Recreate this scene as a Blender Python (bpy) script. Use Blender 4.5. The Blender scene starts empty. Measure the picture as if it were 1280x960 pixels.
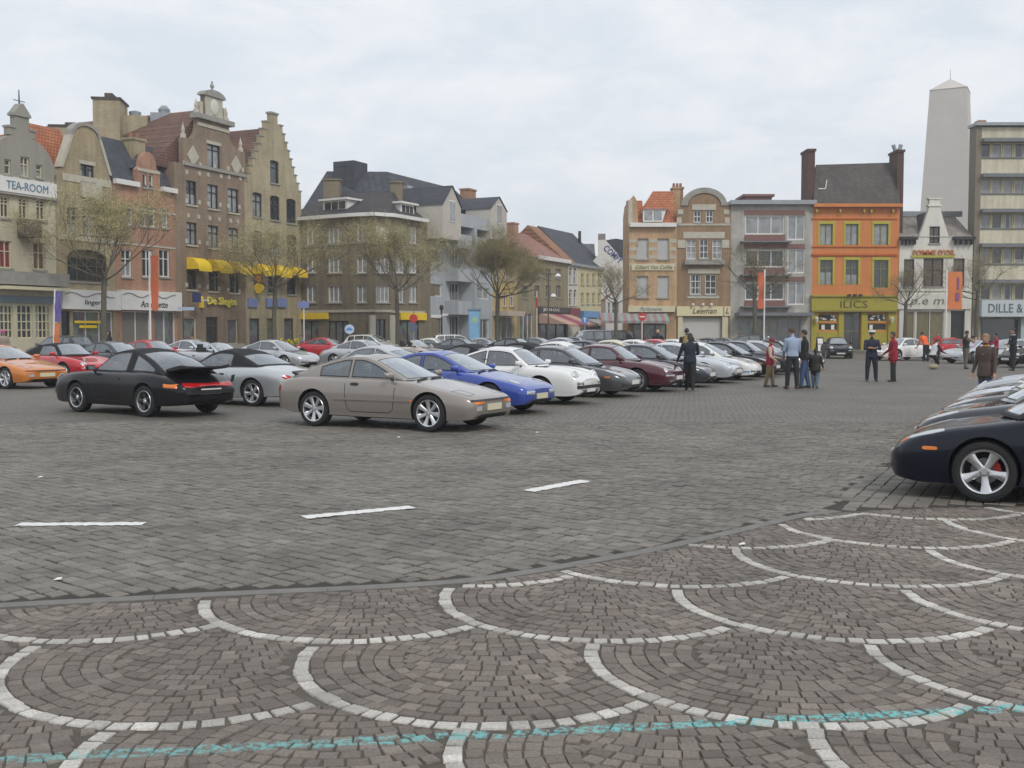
import bpy, bmesh, math, random
from math import sin, cos, pi, radians, sqrt, atan2, hypot
from mathutils import Vector, Matrix
from mathutils.bvhtree import BVHTree
from mathutils.geometry import tessellate_polygon
random.seed(7)
SC = bpy.context.scene
COL = SC.collection

# ------------------------------------------------------------------ camera
EYE, FPX, HOR = 1.7, 1330.0, 414.0          # eye height, focal length and horizon row of the 1280 px photograph
PITCH = math.atan((480 - HOR) / FPX)
cam = bpy.data.cameras.new("camera")
cam.sensor_width = 36.0
cam.lens = 36.0 * FPX / 1280
cam.clip_start, cam.clip_end = 0.1, 3000
cam_ob = bpy.data.objects.new("camera", cam)
COL.objects.link(cam_ob)
cam_ob.location = (0, 0, EYE)
cam_ob.rotation_euler = (pi / 2 - PITCH, 0, 0)
SC.camera = cam_ob

# ------------------------------------------------------------------ sky, sun, exposure
SUN_EL, SUN_AZ = radians(44), radians(152)    # azimuth clockwise from +Y: behind the camera, from the right
world = bpy.data.worlds.new("World")
SC.world = world
world.use_nodes = True
nt = world.node_tree
nt.nodes.clear()
N = nt.nodes.new
out = N('ShaderNodeOutputWorld')
bg = N('ShaderNodeBackground')
bg.inputs['Strength'].default_value = 0.1
sky = N('ShaderNodeTexSky')
sky.sky_type = 'NISHITA'
sky.sun_disc = False
sky.sun_elevation = SUN_EL
sky.sun_rotation = SUN_AZ
tc = N('ShaderNodeTexCoord')
mp = N('ShaderNodeMapping')
mp.inputs['Scale'].default_value = (1.0, 1.0, 2.3)
nt.links.new(tc.outputs['Generated'], mp.inputs['Vector'])
nz = N('ShaderNodeTexNoise')
nz.inputs['Scale'].default_value = 8.5
nz.inputs['Detail'].default_value = 7
nz.inputs['Roughness'].default_value = 0.6
nz.inputs['Distortion'].default_value = 0.35
nt.links.new(mp.outputs['Vector'], nz.inputs['Vector'])
cr = N('ShaderNodeValToRGB')                   # cloud brightness
cr.color_ramp.elements[0].position = 0.36
cr.color_ramp.elements[0].color = (0.70, 0.748, 0.81, 1)
cr.color_ramp.elements[1].position = 0.64
cr.color_ramp.elements[1].color = (0.85, 0.865, 0.885, 1)
nt.links.new(nz.outputs['Fac'], cr.inputs['Fac'])
sc10 = N('ShaderNodeVectorMath')
sc10.operation = 'SCALE'
sc10.inputs['Scale'].default_value = 11.4
nt.links.new(cr.outputs['Color'], sc10.inputs[0])
mx = N('ShaderNodeMix')
mx.data_type = 'RGBA'
mx.inputs['Factor'].default_value = 0.88
nt.links.new(sky.outputs['Color'], mx.inputs['A'])
nt.links.new(sc10.outputs['Vector'], mx.inputs['B'])
nt.links.new(mx.outputs['Result'], bg.inputs['Color'])
nt.links.new(bg.outputs['Background'], out.inputs['Surface'])

sun = bpy.data.lights.new("sun", 'SUN')
sun.energy = 1.4
sun.angle = radians(14)
sun.color = (1.0, 0.96, 0.9)
sun_ob = bpy.data.objects.new("sun", sun)
COL.objects.link(sun_ob)
sun_dir = Vector((sin(SUN_AZ) * cos(SUN_EL), cos(SUN_AZ) * cos(SUN_EL), sin(SUN_EL)))
sun_ob.rotation_euler = sun_dir.to_track_quat('Z', 'Y').to_euler()
sun_ob.location = sun_dir * 60
SC.view_settings.view_transform = 'Standard'
SC.view_settings.look = 'None'
SC.view_settings.exposure = 0.06
SC.view_settings.gamma = 1.0
SC.render.engine = 'CYCLES'
SC.cycles.max_bounces = 6
SC.cycles.transparent_max_bounces = 12
SC.cycles.caustics_reflective = SC.cycles.caustics_refractive = False


# ------------------------------------------------------------------ geometry of the view (where a photo point lies on the ground)
def ray(u, v):
    x, y = (u - 640) / FPX, -(v - 480) / FPX
    return Vector((x, cos(PITCH) + y * sin(PITCH), -sin(PITCH) + y * cos(PITCH)))


def G(u, v, z=0.0):
    d = ray(u, v)
    t = (z - EYE) / d.z
    return Vector((d.x * t, d.y * t))


def in_frame(x, y, z=0.0, m=10):
    dz = z - EYE
    yc = y * cos(PITCH) - dz * sin(PITCH)
    if yc < 0.5:
        return False
    u = 640 + FPX * x / yc
    v = 480 - FPX * (y * sin(PITCH) + dz * cos(PITCH)) / yc
    return -m < u < 1280 + m and -m < v < 960 + m


# ------------------------------------------------------------------ materials
MATS = {}


def mat(name, col, rough=0.6, metal=0.0, spec=0.5, var=0.0, vscale=3.0, bump=0.0, bscale=20.0, coat=0.0, emit=0.0, island=0.0, dirt=0.0, streak=False):
    """Principled material; var = noise variation of the colour, island = per-piece brightness variation."""
    if name in MATS:
        return MATS[name]
    m = bpy.data.materials.new(name)
    m.use_nodes = True
    t = m.node_tree
    b = t.nodes['Principled BSDF']
    b.inputs['Base Color'].default_value = (*col, 1)
    b.inputs['Roughness'].default_value = rough
    b.inputs['Metallic'].default_value = metal
    b.inputs['Specular IOR Level'].default_value = spec
    if coat:
        b.inputs['Coat Weight'].default_value = coat
        b.inputs['Coat Roughness'].default_value = 0.025
    L = t.links.new
    src = None
    if var or bump or island or dirt:
        tc = t.nodes.new('ShaderNodeTexCoord')
    if var or dirt:
        n = t.nodes.new('ShaderNodeTexNoise')
        n.inputs['Scale'].default_value = vscale
        n.inputs['Detail'].default_value = 8
        n.inputs['Roughness'].default_value = 0.62
        if streak:
            mv = t.nodes.new('ShaderNodeMapping')
            mv.inputs['Scale'].default_value = (1.2, 1.2, 0.22)
            L(tc.outputs['Object'], mv.inputs['Vector'])
            L(mv.outputs['Vector'], n.inputs['Vector'])
        else:
            L(tc.outputs['Object'], n.inputs['Vector'])
        mr = t.nodes.new('ShaderNodeMapRange')
        mr.inputs['From Min'].default_value = 0.25
        mr.inputs['From Max'].default_value = 0.75
        mr.inputs['To Min'].default_value = 1 - var
        mr.inputs['To Max'].default_value = 1 + var
        L(n.outputs['Fac'], mr.inputs['Value'])
        src = mr.outputs['Result']
    if island:
        g = t.nodes.new('ShaderNodeNewGeometry')
        oi = t.nodes.new('ShaderNodeObjectInfo')
        ad = t.nodes.new('ShaderNodeMath')
        ad.operation = 'ADD'
        L(g.outputs['Random Per Island'], ad.inputs[0])
        L(oi.outputs['Random'], ad.inputs[1])
        fr = t.nodes.new('ShaderNodeMath')
        fr.operation = 'FRACT'
        L(ad.outputs[0], fr.inputs[0])
        mi = t.nodes.new('ShaderNodeMapRange')
        mi.inputs['To Min'].default_value = 1 - island
        mi.inputs['To Max'].default_value = 1 + island
        L(fr.outputs[0], mi.inputs['Value'])
        if src is None:
            src = mi.outputs['Result']
        else:
            mu = t.nodes.new('ShaderNodeMath')
            mu.operation = 'MULTIPLY'
            L(src, mu.inputs[0])
            L(mi.outputs['Result'], mu.inputs[1])
            src = mu.outputs[0]
    if src is not None:
        sc = t.nodes.new('ShaderNodeVectorMath')
        sc.operation = 'SCALE'
        sc.inputs[0].default_value = col
        L(src, sc.inputs['Scale'])
        L(sc.outputs['Vector'], b.inputs['Base Color'])
    if bump:
        n2 = t.nodes.new('ShaderNodeTexNoise')
        n2.inputs['Scale'].default_value = bscale
        n2.inputs['Detail'].default_value = 5
        L(tc.outputs['Object'], n2.inputs['Vector'])
        bp = t.nodes.new('ShaderNodeBump')
        bp.inputs['Strength'].default_value = bump
        bp.inputs['Distance'].default_value = 0.02
        L(n2.outputs['Fac'], bp.inputs['Height'])
        L(bp.outputs['Normal'], b.inputs['Normal'])
    if emit:
        b.inputs['Emission Color'].default_value = (*col, 1)
        b.inputs['Emission Strength'].default_value = emit
    MATS[name] = m
    return m


def brick_mat(name, c1, c2, mortar, bw=0.22, bh=0.075, msize=0.012, var=0.18, rough=0.85, bump=0.35, slope=False, vscale=0.6):
    """Masonry, tiles or slates in rows on object coordinates (x+y across, z up)."""
    if name in MATS:
        return MATS[name]
    m = bpy.data.materials.new(name)
    m.use_nodes = True
    t = m.node_tree
    L = t.links.new
    b = t.nodes['Principled BSDF']
    b.inputs['Roughness'].default_value = rough
    tc = t.nodes.new('ShaderNodeTexCoord')
    sx = t.nodes.new('ShaderNodeSeparateXYZ')
    L(tc.outputs['Object'], sx.inputs[0])
    ad = t.nodes.new('ShaderNodeMath')
    ad.operation = 'ADD'
    L(sx.outputs['X'], ad.inputs[0])
    if not slope:
        L(sx.outputs['Y'], ad.inputs[1])
    else:
        ad.inputs[1].default_value = 0
    cb = t.nodes.new('ShaderNodeCombineXYZ')
    L(ad.outputs[0], cb.inputs['X'])
    L(sx.outputs['Z'], cb.inputs['Y'])
    bt = t.nodes.new('ShaderNodeTexBrick')
    bt.inputs['Color1'].default_value = (*c1, 1)
    bt.inputs['Color2'].default_value = (*c2, 1)
    bt.inputs['Mortar'].default_value = (*mortar, 1)
    bt.inputs['Scale'].default_value = 1.0
    bt.inputs['Mortar Size'].default_value = msize
    bt.inputs['Mortar Smooth'].default_value = 0.3
    bt.inputs['Brick Width'].default_value = bw
    bt.inputs['Row Height'].default_value = bh
    L(cb.outputs[0], bt.inputs['Vector'])
    n = t.nodes.new('ShaderNodeTexNoise')
    n.inputs['Scale'].default_value = vscale
    n.inputs['Detail'].default_value = 9
    n.inputs['Roughness'].default_value = 0.65
    L(tc.outputs['Object'], n.inputs['Vector'])
    mr = t.nodes.new('ShaderNodeMapRange')
    mr.inputs['From Min'].default_value = 0.28
    mr.inputs['From Max'].default_value = 0.72
    mr.inputs['To Min'].default_value = 1 - var
    mr.inputs['To Max'].default_value = 1 + var
    L(n.outputs['Fac'], mr.inputs['Value'])
    mv = t.nodes.new('ShaderNodeMapping')
    mv.inputs['Scale'].default_value = (1.3, 1.3, 0.16)
    L(tc.outputs['Object'], mv.inputs['Vector'])
    n3 = t.nodes.new('ShaderNodeTexNoise')
    n3.inputs['Scale'].default_value = 1.6
    n3.inputs['Detail'].default_value = 6
    L(mv.outputs['Vector'], n3.inputs['Vector'])
    m3 = t.nodes.new('ShaderNodeMapRange')
    m3.inputs['From Min'].default_value = 0.35
    m3.inputs['From Max'].default_value = 0.65
    m3.inputs['To Min'].default_value = 0.84
    m3.inputs['To Max'].default_value = 1.12
    L(n3.outputs['Fac'], m3.inputs['Value'])
    mm = t.nodes.new('ShaderNodeMath')
    mm.operation = 'MULTIPLY'
    L(mr.outputs['Result'], mm.inputs[0])
    L(m3.outputs['Result'], mm.inputs[1])
    sc = t.nodes.new('ShaderNodeVectorMath')
    sc.operation = 'SCALE'
    L(bt.outputs['Color'], sc.inputs[0])
    L(mm.outputs[0], sc.inputs['Scale'])
    L(sc.outputs['Vector'], b.inputs['Base Color'])
    bp = t.nodes.new('ShaderNodeBump')
    bp.inputs['Strength'].default_value = bump
    bp.inputs['Distance'].default_value = 0.015
    bp.invert = True
    L(bt.outputs['Fac'], bp.inputs['Height'])
    L(bp.outputs['Normal'], b.inputs['Normal'])
    MATS[name] = m
    return m


def glass_mat(name, tint, rough=0.03, base=0.12):
    """Thin tinted glass: mirror-like at a glance, else looks through."""
    if name in MATS:
        return MATS[name]
    m = bpy.data.materials.new(name)
    m.use_nodes = True
    t = m.node_tree
    t.nodes.clear()
    L = t.links.new
    o = t.nodes.new('ShaderNodeOutputMaterial')
    tr = t.nodes.new('ShaderNodeBsdfTransparent')
    tr.inputs['Color'].default_value = (*tint, 1)
    gl = t.nodes.new('ShaderNodeBsdfGlossy')
    gl.inputs['Roughness'].default_value = rough
    gl.inputs['Color'].default_value = (0.92, 0.96, 1.0, 1)
    ge = t.nodes.new('ShaderNodeNewGeometry')
    dt = t.nodes.new('ShaderNodeVectorMath')
    dt.operation = 'DOT_PRODUCT'
    L(ge.outputs['Incoming'], dt.inputs[0])
    L(ge.outputs['Normal'], dt.inputs[1])
    ab = t.nodes.new('ShaderNodeMath')
    ab.operation = 'ABSOLUTE'
    L(dt.outputs['Value'], ab.inputs[0])
    iv = t.nodes.new('ShaderNodeMath')
    iv.operation = 'SUBTRACT'
    iv.inputs[0].default_value = 1
    L(ab.outputs[0], iv.inputs[1])
    pw = t.nodes.new('ShaderNodeMath')
    pw.operation = 'POWER'
    pw.inputs[1].default_value = 3.4
    L(iv.outputs[0], pw.inputs[0])
    mu = t.nodes.new('ShaderNodeMath')
    mu.operation = 'MULTIPLY_ADD'
    mu.inputs[1].default_value = 0.85
    mu.inputs[2].default_value = base
    mu.use_clamp = True
    L(pw.outputs[0], mu.inputs[0])
    ms = t.nodes.new('ShaderNodeMixShader')
    L(mu.outputs[0], ms.inputs['Fac'])
    L(tr.outputs[0], ms.inputs[1])
    L(gl.outputs[0], ms.inputs[2])
    L(ms.outputs[0], o.inputs['Surface'])
    MATS[name] = m
    return m


# ------------------------------------------------------------------ mesh helpers
class MB:
    """Collects faces; build() links them as ONE mesh object."""

    def __init__(s):
        s.v, s.f, s.m = [], [], []

    def add(s, vs, fs, mi=0):
        b = len(s.v)
        s.v.extend(tuple(p) for p in vs)
        s.f.extend(tuple(b + i for i in f) for f in fs)
        s.m.extend([mi] * len(fs))
        return s

    def box(s, x0, x1, y0, y1, z0, z1, mi=0):
        return s.add([(x0, y0, z0), (x1, y0, z0), (x1, y1, z0), (x0, y1, z0), (x0, y0, z1), (x1, y0, z1), (x1, y1, z1), (x0, y1, z1)],
                     [(0, 3, 2, 1), (4, 5, 6, 7), (0, 1, 5, 4), (1, 2, 6, 5), (2, 3, 7, 6), (3, 0, 4, 7)], mi)

    def prism(s, pts, y0, y1, mi=0):
        """polygon in (x, z) extruded along y"""
        n = len(pts)
        vs = [(x, y0, z) for x, z in pts] + [(x, y1, z) for x, z in pts]
        fs = [tuple(range(n)), tuple(range(2 * n - 1, n - 1, -1))] + [(i, i + n, (i + 1) % n + n, (i + 1) % n) for i in range(n)]
        return s.add(vs, fs, mi)

    def tube(s, p, q, r0, r1, n=8, mi=0, caps=True):
        p, q = Vector(p), Vector(q)
        d = q - p
        if d.length < 1e-6:
            return s
        a = d.orthogonal().normalized()
        b = d.normalized().cross(a)
        vs = []
        for c, r in ((p, r0), (q, r1)):
            for i in range(n):
                w = 2 * pi * i / n
                vs.append(c + (a * cos(w) + b * sin(w)) * r)
        fs = [(i, (i + 1) % n, (i + 1) % n + n, i + n) for i in range(n)]
        if caps:
            fs += [tuple(range(n - 1, -1, -1)), tuple(range(n, 2 * n))]
        return s.add(vs, fs, mi)

    def path(s, pts, rs, n=6, mi=0):
        """tapered tube along a polyline, joined rings"""
        pts = [Vector(p) for p in pts]
        b0 = len(s.v)
        a = None
        for i, p in enumerate(pts):
            d = (pts[min(i + 1, len(pts) - 1)] - pts[max(i - 1, 0)]).normalized()
            a = d.orthogonal().normalized() if a is None else (a - d * a.dot(d)).normalized()
            b = d.cross(a)
            for k in range(n):
                w = 2 * pi * k / n
                s.v.append(tuple(p + (a * cos(w) + b * sin(w)) * rs[i]))
        for i in range(len(pts) - 1):
            for k in range(n):
                s.f.append((b0 + i * n + k, b0 + i * n + (k + 1) % n, b0 + (i + 1) * n + (k + 1) % n, b0 + (i + 1) * n + k))
                s.m.append(mi)
        s.f.append(tuple(b0 + k for k in range(n - 1, -1, -1)))
        s.f.append(tuple(b0 + (len(pts) - 1) * n + k for k in range(n)))
        s.m += [mi, mi]
        return s

    def lathe(s, prof, n=24, axis='z', c=(0, 0, 0), mi=0, close=False):
        """prof = [(r, h)]; axis z, y or x"""
        vs, fs = [], []
        for r, h in prof:
            for i in range(n):
                w = 2 * pi * i / n
                a, b = r * cos(w), r * sin(w)
                p = (a, b, h) if axis == 'z' else (a, h, b) if axis == 'y' else (h, a, b)
                vs.append((p[0] + c[0], p[1] + c[1], p[2] + c[2]))
        k = len(prof)
        for j in range(k if close else k - 1):
            for i in range(n):
                j2 = (j + 1) % k
                fs.append((j * n + i, j * n + (i + 1) % n, j2 * n + (i + 1) % n, j2 * n + i))
        return s.add(vs, fs, mi)

    def ball(s, c, rx, ry, rz, n=10, m=7, mi=0):
        vs, fs = [], []
        for j in range(m + 1):
            t = pi * j / m
            for i in range(n):
                w = 2 * pi * i / n
                vs.append((c[0] + rx * sin(t) * cos(w), c[1] + ry * sin(t) * sin(w), c[2] + rz * cos(t)))
        for j in range(m):
            for i in range(n):
                fs.append((j * n + i, (j + 1) * n + i, (j + 1) * n + (i + 1) % n, j * n + (i + 1) % n))
        return s.add(vs, fs, mi)

    def mesh(s, name, mats, smooth=None):
        me = bpy.data.meshes.new(name)
        me.from_pydata(s.v, [], s.f)
        for m in (mats if isinstance(mats, (list, tuple)) else [mats]):
            me.materials.append(m)
        me.polygons.foreach_set('material_index', s.m)
        me.validate()
        if smooth is not None:
            me.polygons.foreach_set('use_smooth', [True] * len(me.polygons))
            me.set_sharp_from_angle(angle=radians(smooth))
        me.update()
        return me

    def build(s, name, mats, parent=None, smooth=None):
        return link(name, s.mesh(name, mats, smooth), parent)


def link(name, data, parent=None):
    o = bpy.data.objects.new(name, data)
    COL.objects.link(o)
    if parent is not None:
        o.parent = parent
    return o


def tag(o, label=None, cat=None, group=None, kind=None):
    if label:
        o['label'] = label
    if cat:
        o['category'] = cat
    if group:
        o['group'] = group
    if kind:
        o['kind'] = kind
    return o


def thing(name, label, cat, loc=(0, 0, 0), rz=0.0, group=None):
    o = bpy.data.objects.new(name, None)
    o.empty_display_size = 0.2
    COL.objects.link(o)
    o.location = loc
    o.rotation_euler = (0, 0, rz)
    return tag(o, label, cat, group)


def copy_tree(o, parent=None):
    c = o.copy()
    COL.objects.link(c)
    if parent is not None:
        c.parent = parent
    for ch in list(o.children):
        copy_tree(ch, c)
    return c


def drop_tree(o):
    for ch in list(o.children):
        drop_tree(ch)
    bpy.data.objects.remove(o, do_unlink=True)


def text(s, parent, x, y, z, width, height, m, name='lettering', shear=0.0, rot=(pi / 2, 0, 0), bold=0.0, depth=0.012):
    cu = bpy.data.curves.new(name, 'FONT')
    cu.body = s
    cu.align_x, cu.align_y = 'CENTER', 'CENTER'
    cu.size = 1.0
    cu.extrude = depth
    cu.shear = shear
    cu.offset = bold
    cu.resolution_u = 2
    cu.materials.append(m)
    o = link(name, cu, parent)
    bpy.context.view_layer.update()
    me = bpy.data.meshes.new_from_object(o.evaluated_get(bpy.context.evaluated_depsgraph_get()))
    bpy.data.objects.remove(o)
    xs, ys = [v.co.x for v in me.vertices], [v.co.y for v in me.vertices]
    mx_, my_, dx, dy = (max(xs) + min(xs)) / 2, (max(ys) + min(ys)) / 2, max(xs) - min(xs), max(ys) - min(ys)
    for v in me.vertices:
        v.co = ((v.co.x - mx_) * width / dx, (v.co.y - my_) * height / dy, v.co.z)
    o = link(name, me, parent)
    o.location = (x, y, z)
    o.rotation_euler = rot
    return o


def pchip(pts):
    """smooth monotone interpolation through (x, y) points"""
    pts = sorted(pts)
    xs, ys = [p[0] for p in pts], [p[1] for p in pts]
    n = len(xs)
    d = [(ys[i + 1] - ys[i]) / (xs[i + 1] - xs[i]) for i in range(n - 1)]
    m = [d[0]] + [0 if d[i - 1] * d[i] <= 0 else 2 * d[i - 1] * d[i] / (d[i - 1] + d[i]) for i in range(1, n - 1)] + [d[-1]]

    def f(x):
        if x <= xs[0]:
            return ys[0]
        if x >= xs[-1]:
            return ys[-1]
        i = 0
        while x > xs[i + 1]:
            i += 1
        h = xs[i + 1] - xs[i]
        t = (x - xs[i]) / h
        return ys[i] * (1 + 2 * t) * (1 - t) ** 2 + m[i] * h * t * (1 - t) ** 2 + ys[i + 1] * t * t * (3 - 2 * t) + m[i + 1] * h * t * t * (t - 1)
    return f
# ================================================================== GROUND AND PAVING
def sett_mat(name, ca, cb, cyan=False, var=0.14, rough=0.72):
    """Stone setts: each stone its own mix of two colours, fine grain, stains; cyan = a worn painted line crosses them."""
    m = bpy.data.materials.new(name)
    m.use_nodes = True
    t = m.node_tree
    L = t.links.new
    b = t.nodes['Principled BSDF']
    g = t.nodes.new('ShaderNodeNewGeometry')
    oi = t.nodes.new('ShaderNodeObjectInfo')
    ad = t.nodes.new('ShaderNodeMath')
    ad.operation = 'ADD'
    L(g.outputs['Random Per Island'], ad.inputs[0])
    L(oi.outputs['Random'], ad.inputs[1])
    fr = t.nodes.new('ShaderNodeMath')
    fr.operation = 'FRACT'
    L(ad.outputs[0], fr.inputs[0])
    mx = t.nodes.new('ShaderNodeMix')
    mx.data_type = 'RGBA'
    mx.inputs['A'].default_value = (*ca, 1)
    mx.inputs['B'].default_value = (*cb, 1)
    L(fr.outputs[0], mx.inputs['Factor'])
    wn = t.nodes.new('ShaderNodeTexWhiteNoise')
    wn.noise_dimensions = '1D'
    L(fr.outputs[0], wn.inputs['W'])
    n1 = t.nodes.new('ShaderNodeTexNoise')
    n1.inputs['Scale'].default_value = 0.9
    n1.inputs['Detail'].default_value = 6
    L(g.outputs['Position'], n1.inputs['Vector'])
    n2 = t.nodes.new('ShaderNodeTexNoise')
    n2.inputs['Scale'].default_value = 70
    n2.inputs['Detail'].default_value = 4
    L(g.outputs['Position'], n2.inputs['Vector'])

    def rng(sock, lo, hi, a, c):
        r = t.nodes.new('ShaderNodeMapRange')
        r.inputs['From Min'].default_value, r.inputs['From Max'].default_value = a, c
        r.inputs['To Min'].default_value, r.inputs['To Max'].default_value = lo, hi
        L(sock, r.inputs['Value'])
        return r.outputs['Result']

    def mul(a, c):
        q = t.nodes.new('ShaderNodeMath')
        q.operation = 'MULTIPLY'
        L(a, q.inputs[0])
        L(c, q.inputs[1])
        return q.outputs[0]
    n4 = t.nodes.new('ShaderNodeTexNoise')
    n4.inputs['Scale'].default_value = 0.33
    n4.inputs['Detail'].default_value = 7
    n4.inputs['Roughness'].default_value = 0.7
    L(g.outputs['Position'], n4.inputs['Vector'])
    k = mul(mul(rng(wn.outputs['Value'], 1 - var, 1 + var, 0, 1), rng(n1.outputs['Fac'], 0.82, 1.18, 0.3, 0.7)), rng(n2.outputs['Fac'], 0.78, 1.22, 0.3, 0.7))
    k = mul(k, rng(n4.outputs['Fac'], 0.80, 1.16, 0.32, 0.66))
    n5 = t.nodes.new('ShaderNodeTexNoise')          # oil drips and trodden dirt
    n5.inputs['Scale'].default_value = 1.7
    n5.inputs['Detail'].default_value = 3
    L(g.outputs['Position'], n5.inputs['Vector'])
    k = mul(k, rng(n5.outputs['Fac'], 1.0, 0.72, 0.60, 0.70))
    sc = t.nodes.new('ShaderNodeVectorMath')
    sc.operation = 'SCALE'
    L(mx.outputs['Result'], sc.inputs[0])
    L(k, sc.inputs['Scale'])
    col = sc.outputs['Vector']
    if cyan:
        # worn turquoise line: distance from the line y = 4.50 + 0.135 x
        sp = t.nodes.new('ShaderNodeSeparateXYZ')
        L(g.outputs['Position'], sp.inputs[0])
        ma = t.nodes.new('ShaderNodeMath')
        ma.operation = 'MULTIPLY_ADD'
        L(sp.outputs['X'], ma.inputs[0])
        ma.inputs[1].default_value = -0.1353
        ma.inputs[2].default_value = -4.425
        s2 = t.nodes.new('ShaderNodeMath')
        s2.operation = 'ADD'
        L(sp.outputs['Y'], s2.inputs[0])
        L(ma.outputs[0], s2.inputs[1])
        ab = t.nodes.new('ShaderNodeMath')
        ab.operation = 'ABSOLUTE'
        L(s2.outputs[0], ab.inputs[0])
        band = rng(ab.outputs[0], 1, 0, 0.034, 0.05)
        n3 = t.nodes.new('ShaderNodeTexNoise')
        n3.inputs['Scale'].default_value = 26
        n3.inputs['Detail'].default_value = 7
        n3.inputs['Roughness'].default_value = 0.7
        L(g.outputs['Position'], n3.inputs['Vector'])
        wear = rng(n3.outputs['Fac'], 0, 1, 0.445, 0.555)
        # fainter on the left than on the right
        side = rng(sp.outputs['X'], 0.6, 1.0, -2.0, 1.2)
        cm = t.nodes.new('ShaderNodeMix')
        cm.data_type = 'RGBA'
        L(mul(mul(band, wear), side), cm.inputs['Factor'])
        L(col, cm.inputs['A'])
        cm.inputs['B'].default_value = (0.15, 0.46, 0.46, 1)
        col = cm.outputs['Result']
    L(col, b.inputs['Base Color'])
    b.inputs['Roughness'].default_value = rough
    bp = t.nodes.new('ShaderNodeBump')
    bp.inputs['Strength'].default_value = 0.35
    bp.inputs['Distance'].default_value = 0.004
    L(n2.outputs['Fac'], bp.inputs['Height'])
    L(bp.outputs['Normal'], b.inputs['Normal'])
    MATS[name] = m
    return m


M_SETT = sett_mat('fan_setts', (0.137, 0.115, 0.097), (0.186, 0.16, 0.137), cyan=True, var=0.2)
M_WHITE_SETT = sett_mat('pale_setts', (0.38, 0.36, 0.325), (0.52, 0.5, 0.46), cyan=True, var=0.14)
M_COBBLE = sett_mat('square_setts', (0.137, 0.124, 0.105), (0.178, 0.163, 0.14), var=0.16, rough=0.68)
M_JOINT = mat('joint_dirt', (0.045, 0.039, 0.031), 0.95, var=0.3, vscale=5, bump=0.6, bscale=60)
M_JOINT_FAN = mat('fan_joint_grit', (0.098, 0.085, 0.069), 0.95, var=0.3, vscale=5, bump=0.6, bscale=60)
M_STRIP = mat('blue_grey_kerb_stone', (0.165, 0.16, 0.148), 0.75, var=0.2, vscale=6, bump=0.3, bscale=60)
M_PAINT = mat('white_road_paint', (0.72, 0.71, 0.69), 0.7, var=0.12, vscale=9, bump=0.4, bscale=50)

# far paving: the same stones too small to tell apart, so rows in the material only
m = bpy.data.materials.new('far_setts')
m.use_nodes = True
t = m.node_tree
L = t.links.new
b = t.nodes['Principled BSDF']
b.inputs['Roughness'].default_value = 0.62
g = t.nodes.new('ShaderNodeNewGeometry')
vr = t.nodes.new('ShaderNodeVectorRotate')
vr.rotation_type = 'Z_AXIS'
vr.inputs['Angle'].default_value = radians(40)
L(g.outputs['Position'], vr.inputs['Vector'])
bt = t.nodes.new('ShaderNodeTexBrick')
bt.inputs['Color1'].default_value = (0.137, 0.124, 0.105, 1)
bt.inputs['Color2'].default_value = (0.176, 0.161, 0.138, 1)
bt.inputs['Mortar'].default_value = (0.065, 0.058, 0.048, 1)
bt.inputs['Scale'].default_value = 1
bt.inputs['Mortar Size'].default_value = 0.014
bt.inputs['Brick Width'].default_value = 0.148
bt.inputs['Row Height'].default_value = 0.126
nw = t.nodes.new('ShaderNodeTexNoise')
nw.inputs['Scale'].default_value = 2.2
nw.inputs['Detail'].default_value = 4
L(g.outputs['Position'], nw.inputs['Vector'])
ns = t.nodes.new('ShaderNodeVectorMath')
ns.operation = 'SCALE'
ns.inputs['Scale'].default_value = 0.22
L(nw.outputs['Color'], ns.inputs[0])
na = t.nodes.new('ShaderNodeVectorMath')
na.operation = 'ADD'
L(vr.outputs[0], na.inputs[0])
L(ns.outputs['Vector'], na.inputs[1])
L(na.outputs['Vector'], bt.inputs['Vector'])
nn = t.nodes.new('ShaderNodeTexNoise')
nn.inputs['Scale'].default_value = 0.45
nn.inputs['Detail'].default_value = 9
nn.inputs['Roughness'].default_value = 0.66
L(g.outputs['Position'], nn.inputs['Vector'])
mr = t.nodes.new('ShaderNodeMapRange')
mr.inputs['From Min'].default_value, mr.inputs['From Max'].default_value = 0.3, 0.7
mr.inputs['To Min'].default_value, mr.inputs['To Max'].default_value = 0.76, 1.2
L(nn.outputs['Fac'], mr.inputs['Value'])
sc = t.nodes.new('ShaderNodeVectorMath')
sc.operation = 'SCALE'
L(bt.outputs['Color'], sc.inputs[0])
L(mr.outputs[0], sc.inputs['Scale'])
L(sc.outputs['Vector'], b.inputs['Base Color'])
bp = t.nodes.new('ShaderNodeBump')
bp.inputs['Strength'].default_value = 0.5
bp.inputs['Distance'].default_value = 0.01
bp.invert = True
L(bt.outputs['Fac'], bp.inputs['Height'])
L(bp.outputs['Normal'], b.inputs['Normal'])
M_FAR = m
MATS['far_setts'] = m
M_PAVE = brick_mat('pavement_slabs', (0.2, 0.19, 0.175), (0.24, 0.23, 0.21), (0.1, 0.09, 0.08), 0.4, 0.4, 0.012)

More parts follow.
